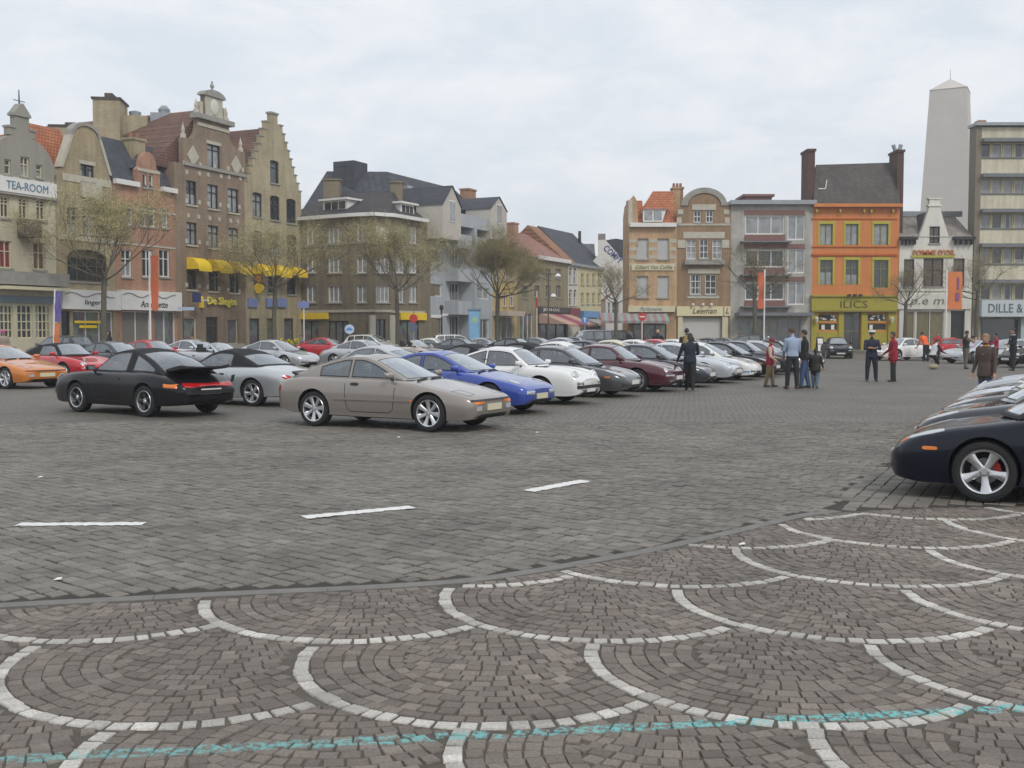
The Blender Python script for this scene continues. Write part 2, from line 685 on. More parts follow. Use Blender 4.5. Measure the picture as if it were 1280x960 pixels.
NEAR_END = 20.0
ground = MB().add([(-900, -60, -0.06), (900, -60, -0.06), (900, 1500, -0.06), (-900, 1500, -0.06)], [(0, 1, 2, 3)]).build('ground', mat('town_ground', (0.13, 0.12, 0.11), 0.9, var=0.2, vscale=0.1))
tag(ground, 'dark town ground around the square', kind='structure')
far = MB().add([(-70, NEAR_END, -0.002), (75, NEAR_END, -0.002), (75, 150, -0.002), (-70, 150, -0.002)], [(0, 1, 2, 3)]).build('square', M_FAR)
tag(far, 'dark cobbled market square under the parked cars', kind='structure')
bed = MB().add([(-16, 2.2, -0.010), (16, 2.2, -0.010), (16, NEAR_END, -0.010), (-16, NEAR_END, -0.010)], [(0, 1, 2, 3)]).build('cobbled_road', M_JOINT)
tag(bed, 'dark cobbled roadway with earth joints in front of the cars', kind='structure')

# the blue-grey kerb strip that parts the fan paving from the roadway (its near edge), left to right
STRIP = [(-9.0, 5.1), (-6.0, 5.85), (-3.18, 6.50), (-2.01, 6.76), (-0.43, 7.11), (0.71, 7.86), (1.5, 8.55), (2.26, 9.30), (2.75, 9.78), (3.2, 10.02), (4.0, 10.2), (5.0, 10.31), (8, 10.5), (14, 10.8)]
strip_y = pchip(STRIP)


def strip_side(x, y):
    """> 0 beyond the strip"""
    return y - strip_y(x)


_var_cache = {}


def sett_mesh(kind, i, m):
    key = (kind, i)
    if key not in _var_cache:
        r = random.Random(i * 13 + len(kind))
        j = lambda a: r.uniform(-a, a)
        c = [(-.5 + j(.05), -.5 + j(.05)), (.5 + j(.05), -.5 + j(.05)), (.5 + j(.05), .5 + j(.05)), (-.5 + j(.05), .5 + j(.05))]
        mb = MB()
        sett(mb, c, 0, 0.07, 0.075)
        _var_cache[key] = mb.mesh(kind, m)
    return _var_cache[key]


def sett(mb, c, z, bev, rel=None, depth=0.035):
    cx, cy = sum(p[0] for p in c) / 4, sum(p[1] for p in c) / 4
    def ins(p, k):
        return (cx + (p[0] - cx) * (1 - k), cy + (p[1] - cy) * (1 - k))
    k = rel if rel else bev
    r0 = [(p[0], p[1], z - depth) for p in c]
    r1 = [(*ins(p, 0.0), z - 0.007) for p in c]
    r2 = [(*ins(p, k), z) for p in c]
    fs = []
    for a in (0, 4):
        for i in range(4):
            fs.append((a + i, a + (i + 1) % 4, a + 4 + (i + 1) % 4, a + 4 + i))
    fs.append((8, 9, 10, 11))
    mb.add(r0 + r1 + r2, fs)


def lay_setts(stones, name, stuff_name, m, parent, limit=300):
    """stones: (corners[4], z). The nearest in the frame become objects of their own, the rest one mesh."""
    vis = []
    for i, (c, z) in enumerate(stones):
        cx, cy = sum(p[0] for p in c) / 4, sum(p[1] for p in c) / 4
        if in_frame(cx, cy):
            vis.append((hypot(cx, cy), i))
    vis.sort()
    single = set(i for _, i in vis[:limit])
    mb = MB()
    for i, (c, z) in enumerate(stones):
        if i not in single:
            sett(mb, c, z, 0.06)
            continue
        cx, cy = sum(p[0] for p in c) / 4, sum(p[1] for p in c) / 4
        ex = Vector(c[1]) - Vector(c[0]) + Vector(c[2]) - Vector(c[3])
        ey = Vector(c[3]) - Vector(c[0]) + Vector(c[2]) - Vector(c[1])
        o = link(name, sett_mesh(name, i % 7, m), parent)
        o.location = (cx, cy, z)
        o.rotation_euler = (random.uniform(-.012, .012), random.uniform(-.012, .012), atan2(ex.y, ex.x))
        o.scale = (ex.length / 2, ey.length / 2, 1)
    if mb.f:
        o = mb.build(stuff_name, m, parent)
        o['kind'] = 'stuff'


# ---- fan paving: overlapping circles, each row of fans partly covered by the row beyond it
FA, FB, FO, FR = Vector((1.505, 0.0)), Vector((0.655, 1.262)), Vector((-0.10, 5.50)), 1.03
fans = []
for j in range(5, -4, -1):
    for i in range(9, -10, -1):
        c = FO + FA * i + FB * j
        if -6 < c.x < 9 and 1.5 < c.y < 12:
            fans.append((j, i, c))
rows = {}
for q, (j, i, c) in enumerate(fans):
    rows.setdefault(j, []).append(q)


def owner(p, pad=0.0):
    best = None
    for q, (j, i, c) in enumerate(fans):       # far rows first, right before left
        if (p - c).length < FR + pad:
            return q
    return None


def clip(cs, q, rmax=None):
    """cut a stone's corners off where a fan on top of it (or its own heart) ends"""
    res = []
    for x, y in cs:
        p = Vector((x, y))
        if rmax is not None:
            d = p - fans[q][2]
            if d.length > rmax - .003:
                p = fans[q][2] + d.normalized() * (rmax - .003)
        o = owner(p, .004)
        if o is not None and o != q and o < q:
            c2 = fans[o][2]
            d = p - c2
            if d.length > FR * .8:
                p = c2 + d.normalized() * (FR + .004)
        res.append((p.x, p.y))
    return res


fan_bed = MB().add([(-8, 2.2, -0.008), (10, 2.2, -0.008)] + [(x, strip_y(x), -0.008) for x in (10, 8, 6, 5, 4, 3.2, 2.75, 2.26, 1.5, .71, .1, -.43, -1.2, -2.01, -3.18, -4.5, -6, -8)], [tuple(range(20))]).build('fan_paving', M_JOINT_FAN)
tag(fan_bed, 'fan patterned sett paving with pale stone arcs in front', kind='structure')
rng = random.Random(3)
white, dark = [], []
WT = 0.084
for q, (j, i, c) in enumerate(fans):
    # pale border ring: centre radius FR - WT/2
    R = FR - WT / 2
    a = 0.0
    while a < 2 * pi:
        ln = rng.uniform(0.08, 0.125)
        da = ln / R
        am = a + da / 2
        p = c + Vector((cos(am), sin(am))) * R
        a += da
        if owner(p) != q or owner(p, 0.02) != q or strip_side(p.x, p.y) > -0.09:
            continue
        if not (-5.5 < p.x < 7.5 and 2.6 < p.y):
            continue
        g2 = rng.uniform(0.006, 0.010) / R
        rr = [R - WT / 2 + 0.004 + rng.uniform(-.004, .004), R + WT / 2 - 0.004 + rng.uniform(-.005, .005)]
        cs = []
        for ang, rad in ((am - da / 2 + g2, rr[1]), (am + da / 2 - g2, rr[1]), (am + da / 2 - g2, rr[0]), (am - da / 2 + g2, rr[0])):
            cs.append((c.x + cos(ang) * rad, c.y + sin(ang) * rad))
        white.append(([cs[3], cs[2], cs[1], cs[0]][::-1], rng.uniform(-.003, .003)))
    # dark concentric rows
    R = FR - WT
    rw = 0.08
    while R > 0.50:
        w_ = rw * rng.uniform(0.9, 1.1)
        R0, R1 = R - w_, R
        Rm = (R0 + R1) / 2
        a = rng.uniform(0, .2)
        end = a + 2 * pi
        while a < end - 0.03:
            ln = rng.uniform(0.07, 0.115)
            da = min(ln / Rm, end - a)
            am = a + da / 2
            a += da
            p = c + Vector((cos(am), sin(am))) * Rm
            if not (-5.5 < p.x < 7.5 and 2.6 < p.y) or strip_side(p.x, p.y) > -0.06:
                continue
            if owner(p) != q or owner(p, 0.01) != q:
                continue
            g1 = rng.uniform(0.002, 0.006)
            g2 = g1 / Rm
            jr = [rng.uniform(-.007, .007) for _ in range(4)]
            cs = [(c.x + cos(an) * ra, c.y + sin(an) * ra) for an, ra in ((am - da / 2 + g2, R1 - g1 + jr[0]), (am + da / 2 - g2, R1 - g1 + jr[1]), (am + da / 2 - g2, R0 + g1 + jr[2]), (am - da / 2 + g2, R0 + g1 + jr[3]))]
            dark.append((clip(cs, q), rng.uniform(-.004, .003)))
        R -= w_
    # the heart: rows of flatter arcs, parallel to the front edge of the fan
    R += 0.012
    RA = 0.85
    k = 0
    while k * 0.08 < 2 * R:
        cc = Vector((c.x, c.y - R + RA + k * 0.08))
        am = radians(-90) - R / RA * 1.25 + rng.uniform(0, .05)
        while am < radians(-90) + R / RA * 1.25:
            ln = rng.uniform(0.07, 0.112)
            da = ln / RA
            a1 = am + da / 2
            p = cc + Vector((cos(a1), sin(a1))) * (RA - .04)
            if (p - c).length < R - 0.012 and owner(p) == q and owner(p, 0.01) == q and strip_side(p.x, p.y) < -0.06 and (-5.5 < p.x < 7.5 and 2.6 < p.y):
                g1 = rng.uniform(0.002, 0.006)
                g2 = g1 / RA
                jt = lambda: rng.uniform(-.006, .006)
                dark.append((clip([(cc.x + cos(an) * ra, cc.y + sin(an) * ra) for an, ra in ((am + g2, RA - g1 + jt()), (am + da - g2, RA - g1 + jt()), (am + da - g2, RA - .08 + g1 + jt()), (am + g2, RA - .08 + g1 + jt()))], q, R + .012), rng.uniform(-.004, .003)))
            am += da
        k += 1


def ccw(c):
    a = sum(c[i][0] * c[(i + 1) % 4][1] - c[(i + 1) % 4][0] * c[i][1] for i in range(4))
    return c if a > 0 else c[::-1]


white = [(ccw(c), z) for c, z in white]
dark = [(ccw(c), z) for c, z in dark]
lay_setts(white, 'pale_border_stone', 'pale_border_stone', M_WHITE_SETT, fan_bed, 300)
lay_setts(dark, 'paving_stone', 'paving_stone', M_SETT, fan_bed, 300)

# ---- kerb strip of long blue-grey stones
strip = MB().build('kerb_strip', M_STRIP)
tag(strip, 'flat blue grey kerb strip between fan paving and roadway', kind='structure')
x = -7.0
while x < 3.05:
    x2 = x + rng.uniform(0.75, 1.1)
    p, q = Vector((x, strip_y(x))), Vector((min(x2, 3.1), strip_y(min(x2, 3.1))))
    d = (q - p).normalized()
    nrm = Vector((-d.y, d.x))
    n = 4
    lo, hi = [], []
    for k in range(n + 1):
        xx = p.x + (q.x - p.x) * k / n
        pt = Vector((xx, strip_y(xx)))
        lo.append(pt + nrm * -0.02)
        hi.append(pt + nrm * 0.09)
    lo[0] += d * .004
    hi[0] += d * .004
    mb = MB()
    vs = [(a.x, a.y, 0.0) for a in lo] + [(a.x, a.y, 0.002) for a in hi] + [(a.x, a.y, -0.04) for a in lo] + [(a.x, a.y, -0.04) for a in hi]
    m_ = n + 1
    fs = [(k, k + 1, m_ + k + 1, m_ + k) for k in range(n)] + [(2 * m_ + k, 2 * m_ + k + 1, k + 1, k) for k in range(n)] + [(m_ + k, m_ + k + 1, 3 * m_ + k + 1, 3 * m_ + k) for k in range(n)]
    fs += [(0, m_, 3 * m_, 2 * m_), (n, 2 * m_ + n, 3 * m_ + n, m_ + n)]
    mb.add(vs, fs)
    mb.build('kerb_stone', M_STRIP, strip)
    x = x2

# ---- roadway setts, laid diagonally; right of the gutter line they run square to the parked cars
GUT = [(2.95, 10.05), (3.65, 11.6), (4.9, 13.9), (6.6, 17.0), (8.4, 20.3)]


def gut_x(y):
    for (x0, y0), (x1, y1) in zip(GUT, GUT[1:]):
        if y <= y1:
            return x0 + (x1 - x0) * (y - y0) / (y1 - y0)
    return GUT[-1][0]


cob = []
for zone, ang, cw, ch in (('a', radians(-40), 0.148, 0.126), ('b', radians(63), 0.19, 0.15)):
    ca, sa = cos(ang), sin(ang)
    off = {}
    nr = int(34 / ch)
    for r in range(-nr, nr):
        yy = r * ch
        xx = -34 + rng.uniform(0, cw)
        while xx < 34:
            ln = cw * rng.uniform(0.86, 1.16)
            mx_, my_ = xx + ln / 2, yy + ch / 2
            X, Y = mx_ * ca - my_ * sa, mx_ * sa + my_ * ca
            xx0, xx = xx, xx + ln
            if not (4.5 < Y < NEAR_END + .1) or abs(X) > 0.56 * Y + 1.6:
                continue
            if strip_side(X, Y) < (0.20 if X < 2.9 else 0.12):
                continue
            right = Y > 10.05 and X > gut_x(Y)
            if right != (zone == 'b') and not (zone == 'a' and Y > 10.05 and gut_x(Y) < X < gut_x(Y) + .06):
                continue
            if zone == 'b' and X < gut_x(Y) + 0.10:
                continue
            if zone == 'a' and Y > 10.05 and X > gut_x(Y) + 0.06:
                continue
            g1 = rng.uniform(0.003, 0.0085)
            cs = []
            for px, py in ((xx0 + g1, yy + g1), (xx0 + ln - g1, yy + g1), (xx0 + ln - g1, yy + ch - g1), (xx0 + g1, yy + ch - g1)):
                px += rng.uniform(-.008, .008)
                py += rng.uniform(-.008, .008)
                cs.append((px * ca - py * sa, px * sa + py * ca))
            cob.append((cs, rng.uniform(-.007, .003)))
lay_setts(cob, 'cobble', 'cobble', M_COBBLE, bed, 300)

# ---- painted dashes
for (a, b2), w_ in zip((((22, 656), (180, 655)), ((380, 647), (515, 634)), ((660, 614), (732, 601))), (.15, .17, .18)):
    p, q = G(*a), G(*b2)
    d = (q - p).normalized()
    nrm = Vector((-d.y, d.x))
    n = 34
    lo, hi = [], []
    for k in range(n + 1):
        pt = p + (q - p) * k / n
        e = 1.0
        lo.append(pt - nrm * (w_ / 2 + rng.uniform(-.02, .014)) * e)
        hi.append(pt + nrm * (w_ / 2 + rng.uniform(-.02, .014)) * e)
    zz = [0.0045 + rng.uniform(-.001, .001) for _ in range(n + 1)]
    vs = [(a_.x, a_.y, z_) for a_, z_ in zip(lo, zz)] + [(a_.x, a_.y, z_) for a_, z_ in zip(hi, zz)]
    o = MB().add(vs, [(k, k + 1, n + 2 + k, n + 1 + k) for k in range(n)]).build('road_marking', M_PAINT)
    tag(o, 'white painted dash on the dark cobbles', kind='structure')
# bits of litter on the cobbles
for u, v, lb in ((498, 547, 'white paper scrap on the cobbles just in front of the beige coupe'), (671, 541, 'white paper scrap on the cobbles in front of the blue coupe'),
                 (72, 725, 'white paper scrap near the kerb strip at far left'), (927, 681, 'white paper scrap lying beside a pale stone arc of the fan paving'),
                 (50, 597, 'white paper scrap on the open roadway in front of the orange car')):
    p = G(u, v)
    mb = MB()
    mb.add([(-.025, -.02, 0.0), (.03, -.012, .004), (.026, .022, .012), (-.02, .02, .003), (0, 0, .014)], [(0, 1, 4), (1, 2, 4), (2, 3, 4), (3, 0, 4)])
    o = mb.build('paper_scrap', M_PAINT)
    o.location = (p.x, p.y, 0.004)
    tag(o, lb, 'litter', 'scraps of paper on the cobbles')
# ================================================================== HOUSES
M_GLASS_DARK = mat('window_glass', (0.03, 0.036, 0.042), 0.06, spec=0.9, var=0.5, vscale=0.8)
M_CURTAIN = mat('window_with_net_curtain', (0.27, 0.28, 0.285), 0.12, spec=0.8, var=0.45, vscale=1.6)
M_SHOP = mat('shop_glass', (0.10, 0.098, 0.092), 0.06, spec=0.8, var=0.75, vscale=0.8)
_t = M_SHOP.node_tree
_vo = _t.nodes.new('ShaderNodeTexVoronoi')
_vo.inputs['Scale'].default_value = 1.7
_tc = _t.nodes.new('ShaderNodeTexCoord')
_t.links.new(_tc.outputs['Object'], _vo.inputs['Vector'])
_hs = _t.nodes.new('ShaderNodeHueSaturation')
_hs.inputs['Saturation'].default_value = 0.5
_hs.inputs['Value'].default_value = 0.32
_t.links.new(_vo.outputs['Color'], _hs.inputs['Color'])
_mx = _t.nodes.new('ShaderNodeMix')
_mx.data_type = 'RGBA'
_mx.inputs['Factor'].default_value = 0.5
_b = _t.nodes['Principled BSDF']
_t.links.new(_b.inputs['Base Color'].links[0].from_socket, _mx.inputs['A'])
_t.links.new(_hs.outputs['Color'], _mx.inputs['B'])
_t.links.new(_mx.outputs['Result'], _b.inputs['Base Color'])
M_WHITE = mat('white_paint', (0.72, 0.71, 0.68), 0.5, var=0.06)
M_CREAMW = mat('cream_paint', (0.6, 0.55, 0.38), 0.55, var=0.08)
M_DARKF = mat('dark_green_paint', (0.03, 0.036, 0.034), 0.5)
M_BLACK = mat('black_paint', (0.02, 0.02, 0.022), 0.45)
M_GREYST = mat('grey_stone', (0.3, 0.29, 0.26), 0.85, var=0.2, vscale=2, bump=0.3)
M_PALEST = mat('pale_stone', (0.47, 0.44, 0.36), 0.85, var=0.16, vscale=2, bump=0.3)
M_DOORST = mat('blue_stone', (0.17, 0.18, 0.19), 0.8, var=0.2, vscale=3)
M_ZINC = mat('zinc', (0.3, 0.32, 0.34), 0.45, metal=0.3, var=0.15)
M_YELLOW = mat('yellow_awning_cloth', (0.8, 0.56, 0.02), 0.75, var=0.1)
M_ROOF_BROWN = brick_mat('brown_red_tiles', (0.14, 0.07, 0.05), (0.19, 0.1, 0.07), (0.06, 0.035, 0.03), 0.25, 0.22, 0.03, var=0.2, slope=True)
M_ROOF_ORANGE = brick_mat('orange_tiles', (0.42, 0.14, 0.06), (0.5, 0.19, 0.08), (0.2, 0.07, 0.04), 0.25, 0.22, 0.03, var=0.2, slope=True)
M_ROOF_RED = brick_mat('faded_red_tiles', (0.3, 0.14, 0.11), (0.37, 0.18, 0.14), (0.17, 0.08, 0.07), 0.25, 0.22, 0.03, var=0.15, slope=True)
M_SLATE = brick_mat('blue_slates', (0.05, 0.056, 0.068), (0.075, 0.082, 0.098), (0.03, 0.033, 0.04), 0.22, 0.16, 0.02, var=0.2, slope=True)
M_SLATE_BR = brick_mat('brown_slates', (0.08, 0.07, 0.066), (0.11, 0.098, 0.09), (0.05, 0.043, 0.04), 0.22, 0.18, 0.02, var=0.16, slope=True)
M_BR_GREY = mat('grey_render', (0.25, 0.235, 0.205), 0.9, var=0.12, vscale=1.2, bump=0.2)


WR = random.Random(77)


class House:
    def __init__(s, name, label, P, Q, depth=9.0, cat='house', group=None):
        s.P, s.Q = Vector(P), Vector(Q)
        d = s.Q - s.P
        s.W, s.D = d.length, depth
        s.d = d.normalized()
        s.n = Vector((-s.d.y, s.d.x))
        s.root = thing(name, label, cat, (s.P.x, s.P.y, 0), atan2(d.y, d.x), group)
        s.holes, s.todo = [], []

    def at(s, u, v, off=0.0):
        """photo point -> (x along the facade, z) on the plane off metres behind the facade"""
        r = ray(u, v)
        P = s.P + s.n * off
        r2 = Vector((r.x, r.y))
        det = r2.x * -s.d.y - r2.y * -s.d.x
        t_ = (P.x * -s.d.y - P.y * -s.d.x) / det
        pt = r2 * t_
        return (pt - P).dot(s.d), EYE + r.z * t_

    def rect(s, uc, w, vt, vb, off=0.0):
        x0, _ = s.at(uc - w / 2, vt, off)
        x1, _ = s.at(uc + w / 2, vt, off)
        _, z1 = s.at(uc, vt, off)
        _, z0 = s.at(uc, vb, off)
        return x0, x1, z0, z1

    def box(s, name, x0, x1, z0, z1, y0, y1, m, parent=None):
        return MB().box(x0, x1, y0, y1, z0, z1).build(name, m, parent or s.root)

    def px(s, name, uc, w, vt, vb, y0, y1, m, parent=None):
        x0, x1, z0, z1 = s.rect(uc, w, vt, vb)
        return s.box(name, x0, x1, z0, z1, y0, y1, m, parent)

    # openings -------------------------------------------------------------
    def window(s, x0, x1, z0, z1, cols=2, rows=(0.7,), frame=M_WHITE, pane=M_GLASS_DARK, fw=0.07, sill=M_GREYST, lintel=None, arch=0.0, name='window', hole=True, rec=0.14):
        if hole:
            s.holes.append((x0, x1, z0, z1, arch))
        s.todo.append((x0, x1, z0, z1, cols, rows, frame, pane, fw, sill, lintel, arch, name, rec))

    def win(s, uc, w, vt, vb, **k):
        x0, x1, z0, z1 = s.rect(uc, w, vt, vb)
        s.window(x0, x1, z0, z1, **k)

    def _windows(s):
        for x0, x1, z0, z1, cols, rows, frame, pane, fw, sill, lintel, arch, name, rec in s.todo:
            mb = MB()
            y0, y1 = rec - 0.05, rec + 0.05
            mb.box(x0, x0 + fw, y0, y1, z0, z1).box(x1 - fw, x1, y0, y1, z0, z1)
            mb.box(x0 + fw, x1 - fw, y0, y1, z0, z0 + fw).box(x0 + fw, x1 - fw, y0, y1, z1 - fw, z1)
            rz = [z0 + (z1 - z0) * r for r in rows]
            for z in rz:
                mb.box(x0 + fw, x1 - fw, y0 + .004, y1 - .004, z - fw * .4, z + fw * .4)
            top = z1 - fw
            for c in range(1, cols):
                x = x0 + (x1 - x0) * c / cols
                mb.box(x - fw * .4, x + fw * .4, y0 + .008, y1 - .008, z0 + fw, top)
            w = mb.build(name, frame, s.root)
            p = MB().add([(x0, rec + 0.03, z0), (x1, rec + 0.03, z0), (x1, rec + 0.03, z1), (x0, rec + 0.03, z1)], [(0, 1, 2, 3)]).build('pane', pane, w)
            if pane is M_GLASS_DARK and name == 'window':
                q_ = WR.random()
                cz = z0 + (z1 - z0) * WR.uniform(.3, .6)
                if q_ < .3:
                    MB().add([(x0 + fw, rec + .026, z0 + fw), (x1 - fw, rec + .026, z0 + fw), (x1 - fw, rec + .026, cz), (x0 + fw, rec + .026, cz)], [(0, 1, 2, 3)]).build('curtain', M_CURTAIN, w)
                elif q_ < .6:
                    cw_ = (x1 - x0) * WR.uniform(.14, .26)
                    mb = MB()
                    for a_, b__ in ((x0 + fw, x0 + fw + cw_), (x1 - fw - cw_, x1 - fw)):
                        mb.add([(a_, rec + .026, z0 + fw), (b__, rec + .026, z0 + fw), (b__, rec + .026, z1 - fw), (a_, rec + .026, z1 - fw)], [(0, 1, 2, 3)])
                    mb.build('curtain', M_CURTAIN, w)
            if sill is not None:
                MB().box(x0 - .08, x1 + .08, -0.09, rec - .055, z0 - .12, z0 - .002).build('sill', sill, w)
            if lintel is not None:
                MB().box(x0 - .12, x1 + .12, -0.025, rec - .055, z1 + .002, z1 + .24).build('lintel', lintel, w)

    # walls ----------------------------------------------------------------
    def wall(s, outline, m, eaves, thick=0.4, side=None, body=True, name='wall'):
        """front panel with real openings, plus the body of the house behind it up to the eaves"""
        polys = [[Vector((x, z, 0)) for x, z in outline]]
        hl = []
        for x0, x1, z0, z1, arch in s.holes:
            h = [(x0, z0), (x1, z0), (x1, z1)]
            if arch:
                h += [(x0 + (x1 - x0) * (.5 + .5 * cos(a)), z1 + arch * sin(a)) for a in [pi * k / 6 for k in range(1, 6)]]
            h += [(x0, z1)]
            hl.append(h)
            polys.append([Vector((x, z, 0)) for x, z in h])
        flat = [p for poly in polys for p in poly]
        tris = tessellate_polygon(polys)
        mb = MB()
        fr = []
        for tr in tris:
            a, b_, c = [flat[i] for i in tr]
            if (b_ - a).cross(c - a).z < 0:
                tr = tr[::-1]
            fr.append(tuple(tr))
        mb.add([(p.x, 0, p.y) for p in flat], fr)
        nb = len(outline)
        mb.add([(x, thick, z) for x, z in outline], [tuple(range(nb - 1, -1, -1))])
        for i in range(nb):
            (xa, za), (xb, zb) = outline[i], outline[(i + 1) % nb]
            mb.add([(xa, 0, za), (xb, 0, zb), (xb, thick, zb), (xa, thick, za)], [(3, 2, 1, 0)])
        for h in hl:
            for i in range(len(h)):
                (xa, za), (xb, zb) = h[i], h[(i + 1) % len(h)]
                mb.add([(xa, 0, za), (xb, 0, zb), (xb, .22, zb), (xa, .22, za)], [(0, 1, 2, 3)])
        if body:
            mb.box(0.003, s.W - 0.003, thick + .004, s.D, 0, eaves - .01, 1)
        return mb.build(name, [m, side or m], s.root)

    def roof_y(s, x0, x1, ze, zr, y0, y1, m, name='roof', t_=0.16, xr=None):
        """ridge square to the street"""
        xm = (x0 + x1) / 2 if xr is None else xr
        return MB().prism([(x0, ze), (x1, ze), (xm, zr)], y0, y1).build(name, m, s.root)

    def roof_x(s, x0, x1, ze, zr, y0, y1, m, name='roof', hip0=0.0, hip1=0.0, yr=None):
        ym = (y0 + y1) / 2 if yr is None else yr
        vs = [(x0, y0, ze), (x1, y0, ze), (x1, y1, ze), (x0, y1, ze), (x0 + hip0, ym, zr), (x1 - hip1, ym, zr)]
        return MB().add(vs, [(0, 1, 5, 4), (1, 2, 5), (2, 3, 4, 5), (3, 0, 4), (3, 2, 1, 0)]).build(name, m, s.root)

    def chimney(s, x0, x1, y0, y1, z0, z1, m, parent=None, pots=2, cap=M_GREYST):
        c = MB().box(x0, x1, y0, y1, z0, z1).box(x0 - .08, x1 + .08, y0 - .08, y1 + .08, z1 + .001, z1 + .16).build('chimney', m, parent or s.root)
        for k in range(pots):
            x = x0 + (x1 - x0) * (k + .5) / pots
            MB().lathe([(.13, z1 + .16), (.11, z1 + .55), (.08, z1 + .55), (.08, z1 + .3)], 8, 'z', (x, (y0 + y1) / 2, 0)).build('chimney_pot', mat('clay', (.28, .13, .09), .8), c if parent is None else parent)
        return c

    def text(s, st, uc, w, vt, vb, m, y=-0.02, **k):
        x0, x1, z0, z1 = s.rect(uc, w, vt, vb)
        return text(st, k.pop('parent', s.root), (x0 + x1) / 2, y, (z0 + z1) / 2, x1 - x0, z1 - z0, m, **k)

    def finish(s):
        s._windows()

    def awning(s, x0, x1, z0, z1, out, m, name='awning', m2=None, stripes=0):
        """sloping sheet awning with a hanging valance"""
        mb = MB()
        n = max(1, stripes)
        for k in range(n):
            a, b_ = x0 + (x1 - x0) * k / n, x0 + (x1 - x0) * (k + 1) / n
            mi = k % 2 if m2 is not None else 0
            mb.add([(a, -0.05, z1), (b_, -0.05, z1), (b_, -out, z0), (a, -out, z0), (a, -out, z0 - .22), (b_, -out, z0 - .22)], [(3, 2, 1, 0), (4, 5, 2, 3)], mi)
            mb.add([(a, -0.05, z1 - .03), (b_, -0.05, z1 - .03), (b_, -out + .02, z0 - .03), (a, -out + .02, z0 - .03)], [(0, 1, 2, 3)], mi)
        mb.add([(x0, -.05, z1), (x0, -out, z0), (x0, -.05, z0 + .1)], [(0, 1, 2)], 0)
        mb.add([(x1, -.05, z1), (x1, -out, z0), (x1, -.05, z0 + .1)], [(2, 1, 0)], 0)
        return mb.build(name, [m, m2 or m], s.root)

    def dutch(s, x0, x1, z0, z1, out, m):
        """quarter-round hood awning"""
        mb = MB()
        n = 6
        prof = [(-out * sin(pi / 2 * k / n), z0 + (z1 - z0) * cos(pi / 2 * k / n)) for k in range(n + 1)]
        for k in range(n):
            (ya, za), (yb, zb) = prof[k], prof[k + 1]
            mb.add([(x0, ya, za), (x1, ya, za), (x1, yb, zb), (x0, yb, zb)], [(3, 2, 1, 0)])
        mb.add([(x0, -out, z0), (x1, -out, z0), (x1, -out, z0 - .15), (x0, -out, z0 - .15)], [(3, 2, 1, 0)])
        for x, f in ((x0, 1), (x1, -1)):
            pts = [(x, y, z) for y, z in prof] + [(x, 0, z0)]
            mb.add(pts, [tuple(range(len(pts)))[::f]])
        return mb.build('awning', m, s.root)


def arc_pts(x0, x1, z0, z1, n=10):
    """half-ellipse from (x1,z0) over the top to (x0,z0)"""
    xm, r = (x0 + x1) / 2, (x1 - x0) / 2
    return [(xm + r * cos(pi * k / n), z0 + (z1 - z0) * sin(pi * k / n)) for k in range(n + 1)]


# ---- the left row: one building line that runs away to the right
L0, LD = Vector((-23.23, 75.0)), Vector((0.400, 0.9165)).normalized()


def left_pt(u):
    r = ray(u, 414)
    k = r.x / r.y
    # L0.x + LD.x*t = k*(L0.y + LD.y*t)
    t_ = (k * L0.y - L0.x) / (LD.x - k * LD.y)
    return L0 + LD * t_


row = 'gabled houses in a row along the left side'
# ---------------------------------------------------------------- A: grey tea room
h = House('tea_house', 'grey plastered house with bell gable and blue tea room lettering', left_pt(-30), left_pt(72), 9, group=row)
W = h.W
wallm = mat('tea_house_plaster', (0.52, 0.475, 0.35), 0.9, var=0.16, vscale=1.4, streak=True)
zt = h.at(36, 221)[1]
xa, za = h.at(74, 206)
xc = h.at(28, 170)[0]
top = h.at(28, 146)[1]
sh1 = h.at(28, 171)[1]
sh0 = h.at(28, 162)[1]
bell0, bell1 = h.at(-14, 206)[0], h.at(70, 206)[0]
zsh = h.at(28, 212)[1]
for uc, w, vt, vb, kw in [(9.5, 8, 199, 218, dict(rows=(.6,), cols=1)), (31, 11, 196, 221, dict(rows=(.62,), cols=2)), (49, 8, 206, 222, dict(rows=(.6,), cols=1))]:
    h.win(uc, w, vt, vb, frame=M_CREAMW, **kw)
for uc in (-18, 6, 29, 51):
    h.win(uc, 11, 245.5 if uc < 10 else 248 if uc < 40 else 250, 272 if uc < 10 else 273.5 if uc < 40 else 275, frame=M_CREAMW, cols=2, rows=(.66, .82))
M_MAROON = mat('maroon_window', (0.2, 0.03, 0.04), 0.3)
h.win(7, 15, 301, 335, cols=2, rows=(.62,), frame=M_CREAMW, pane=M_MAROON)
h.win(49, 15, 303, 337, cols=2, rows=(.62,), frame=M_CREAMW, pane=mat('brown_window', (0.15, 0.08, 0.05), .3))
for uc, w in ((6, 21), (31, 19), (54, 20)):
    h.win(uc, w, 381, 423, cols=3 if w < 20 else 4, rows=(.25, .5, .75), frame=M_CREAMW, sill=None)
out_l = [(0, 0), (W, 0), (W, zsh), (bell1, zsh)]
for k in range(1, 9):
    a = pi / 2 * k / 8
    out_l.append((bell1 + (xc + .55 - bell1) * (1 - cos(a)) ** .8, zsh + (sh1 - zsh) * sin(a)))
out_l += [(xc + .95, sh1), (xc + .95, sh0), (xc + .5, sh0), (xc + .5, top), (xc - .5, top), (xc - .5, sh0), (xc - .95, sh0), (xc - .95, sh1)]
for k in range(8, 0, -1):
    a = pi / 2 * k / 8
    out_l.append((max(0.02, bell0) + (xc - .55 - max(0.02, bell0)) * (1 - cos(a)) ** .8, zsh + (sh1 - zsh) * sin(a)))
out_l += [(max(0.02, bell0), zsh), (0, zsh)]
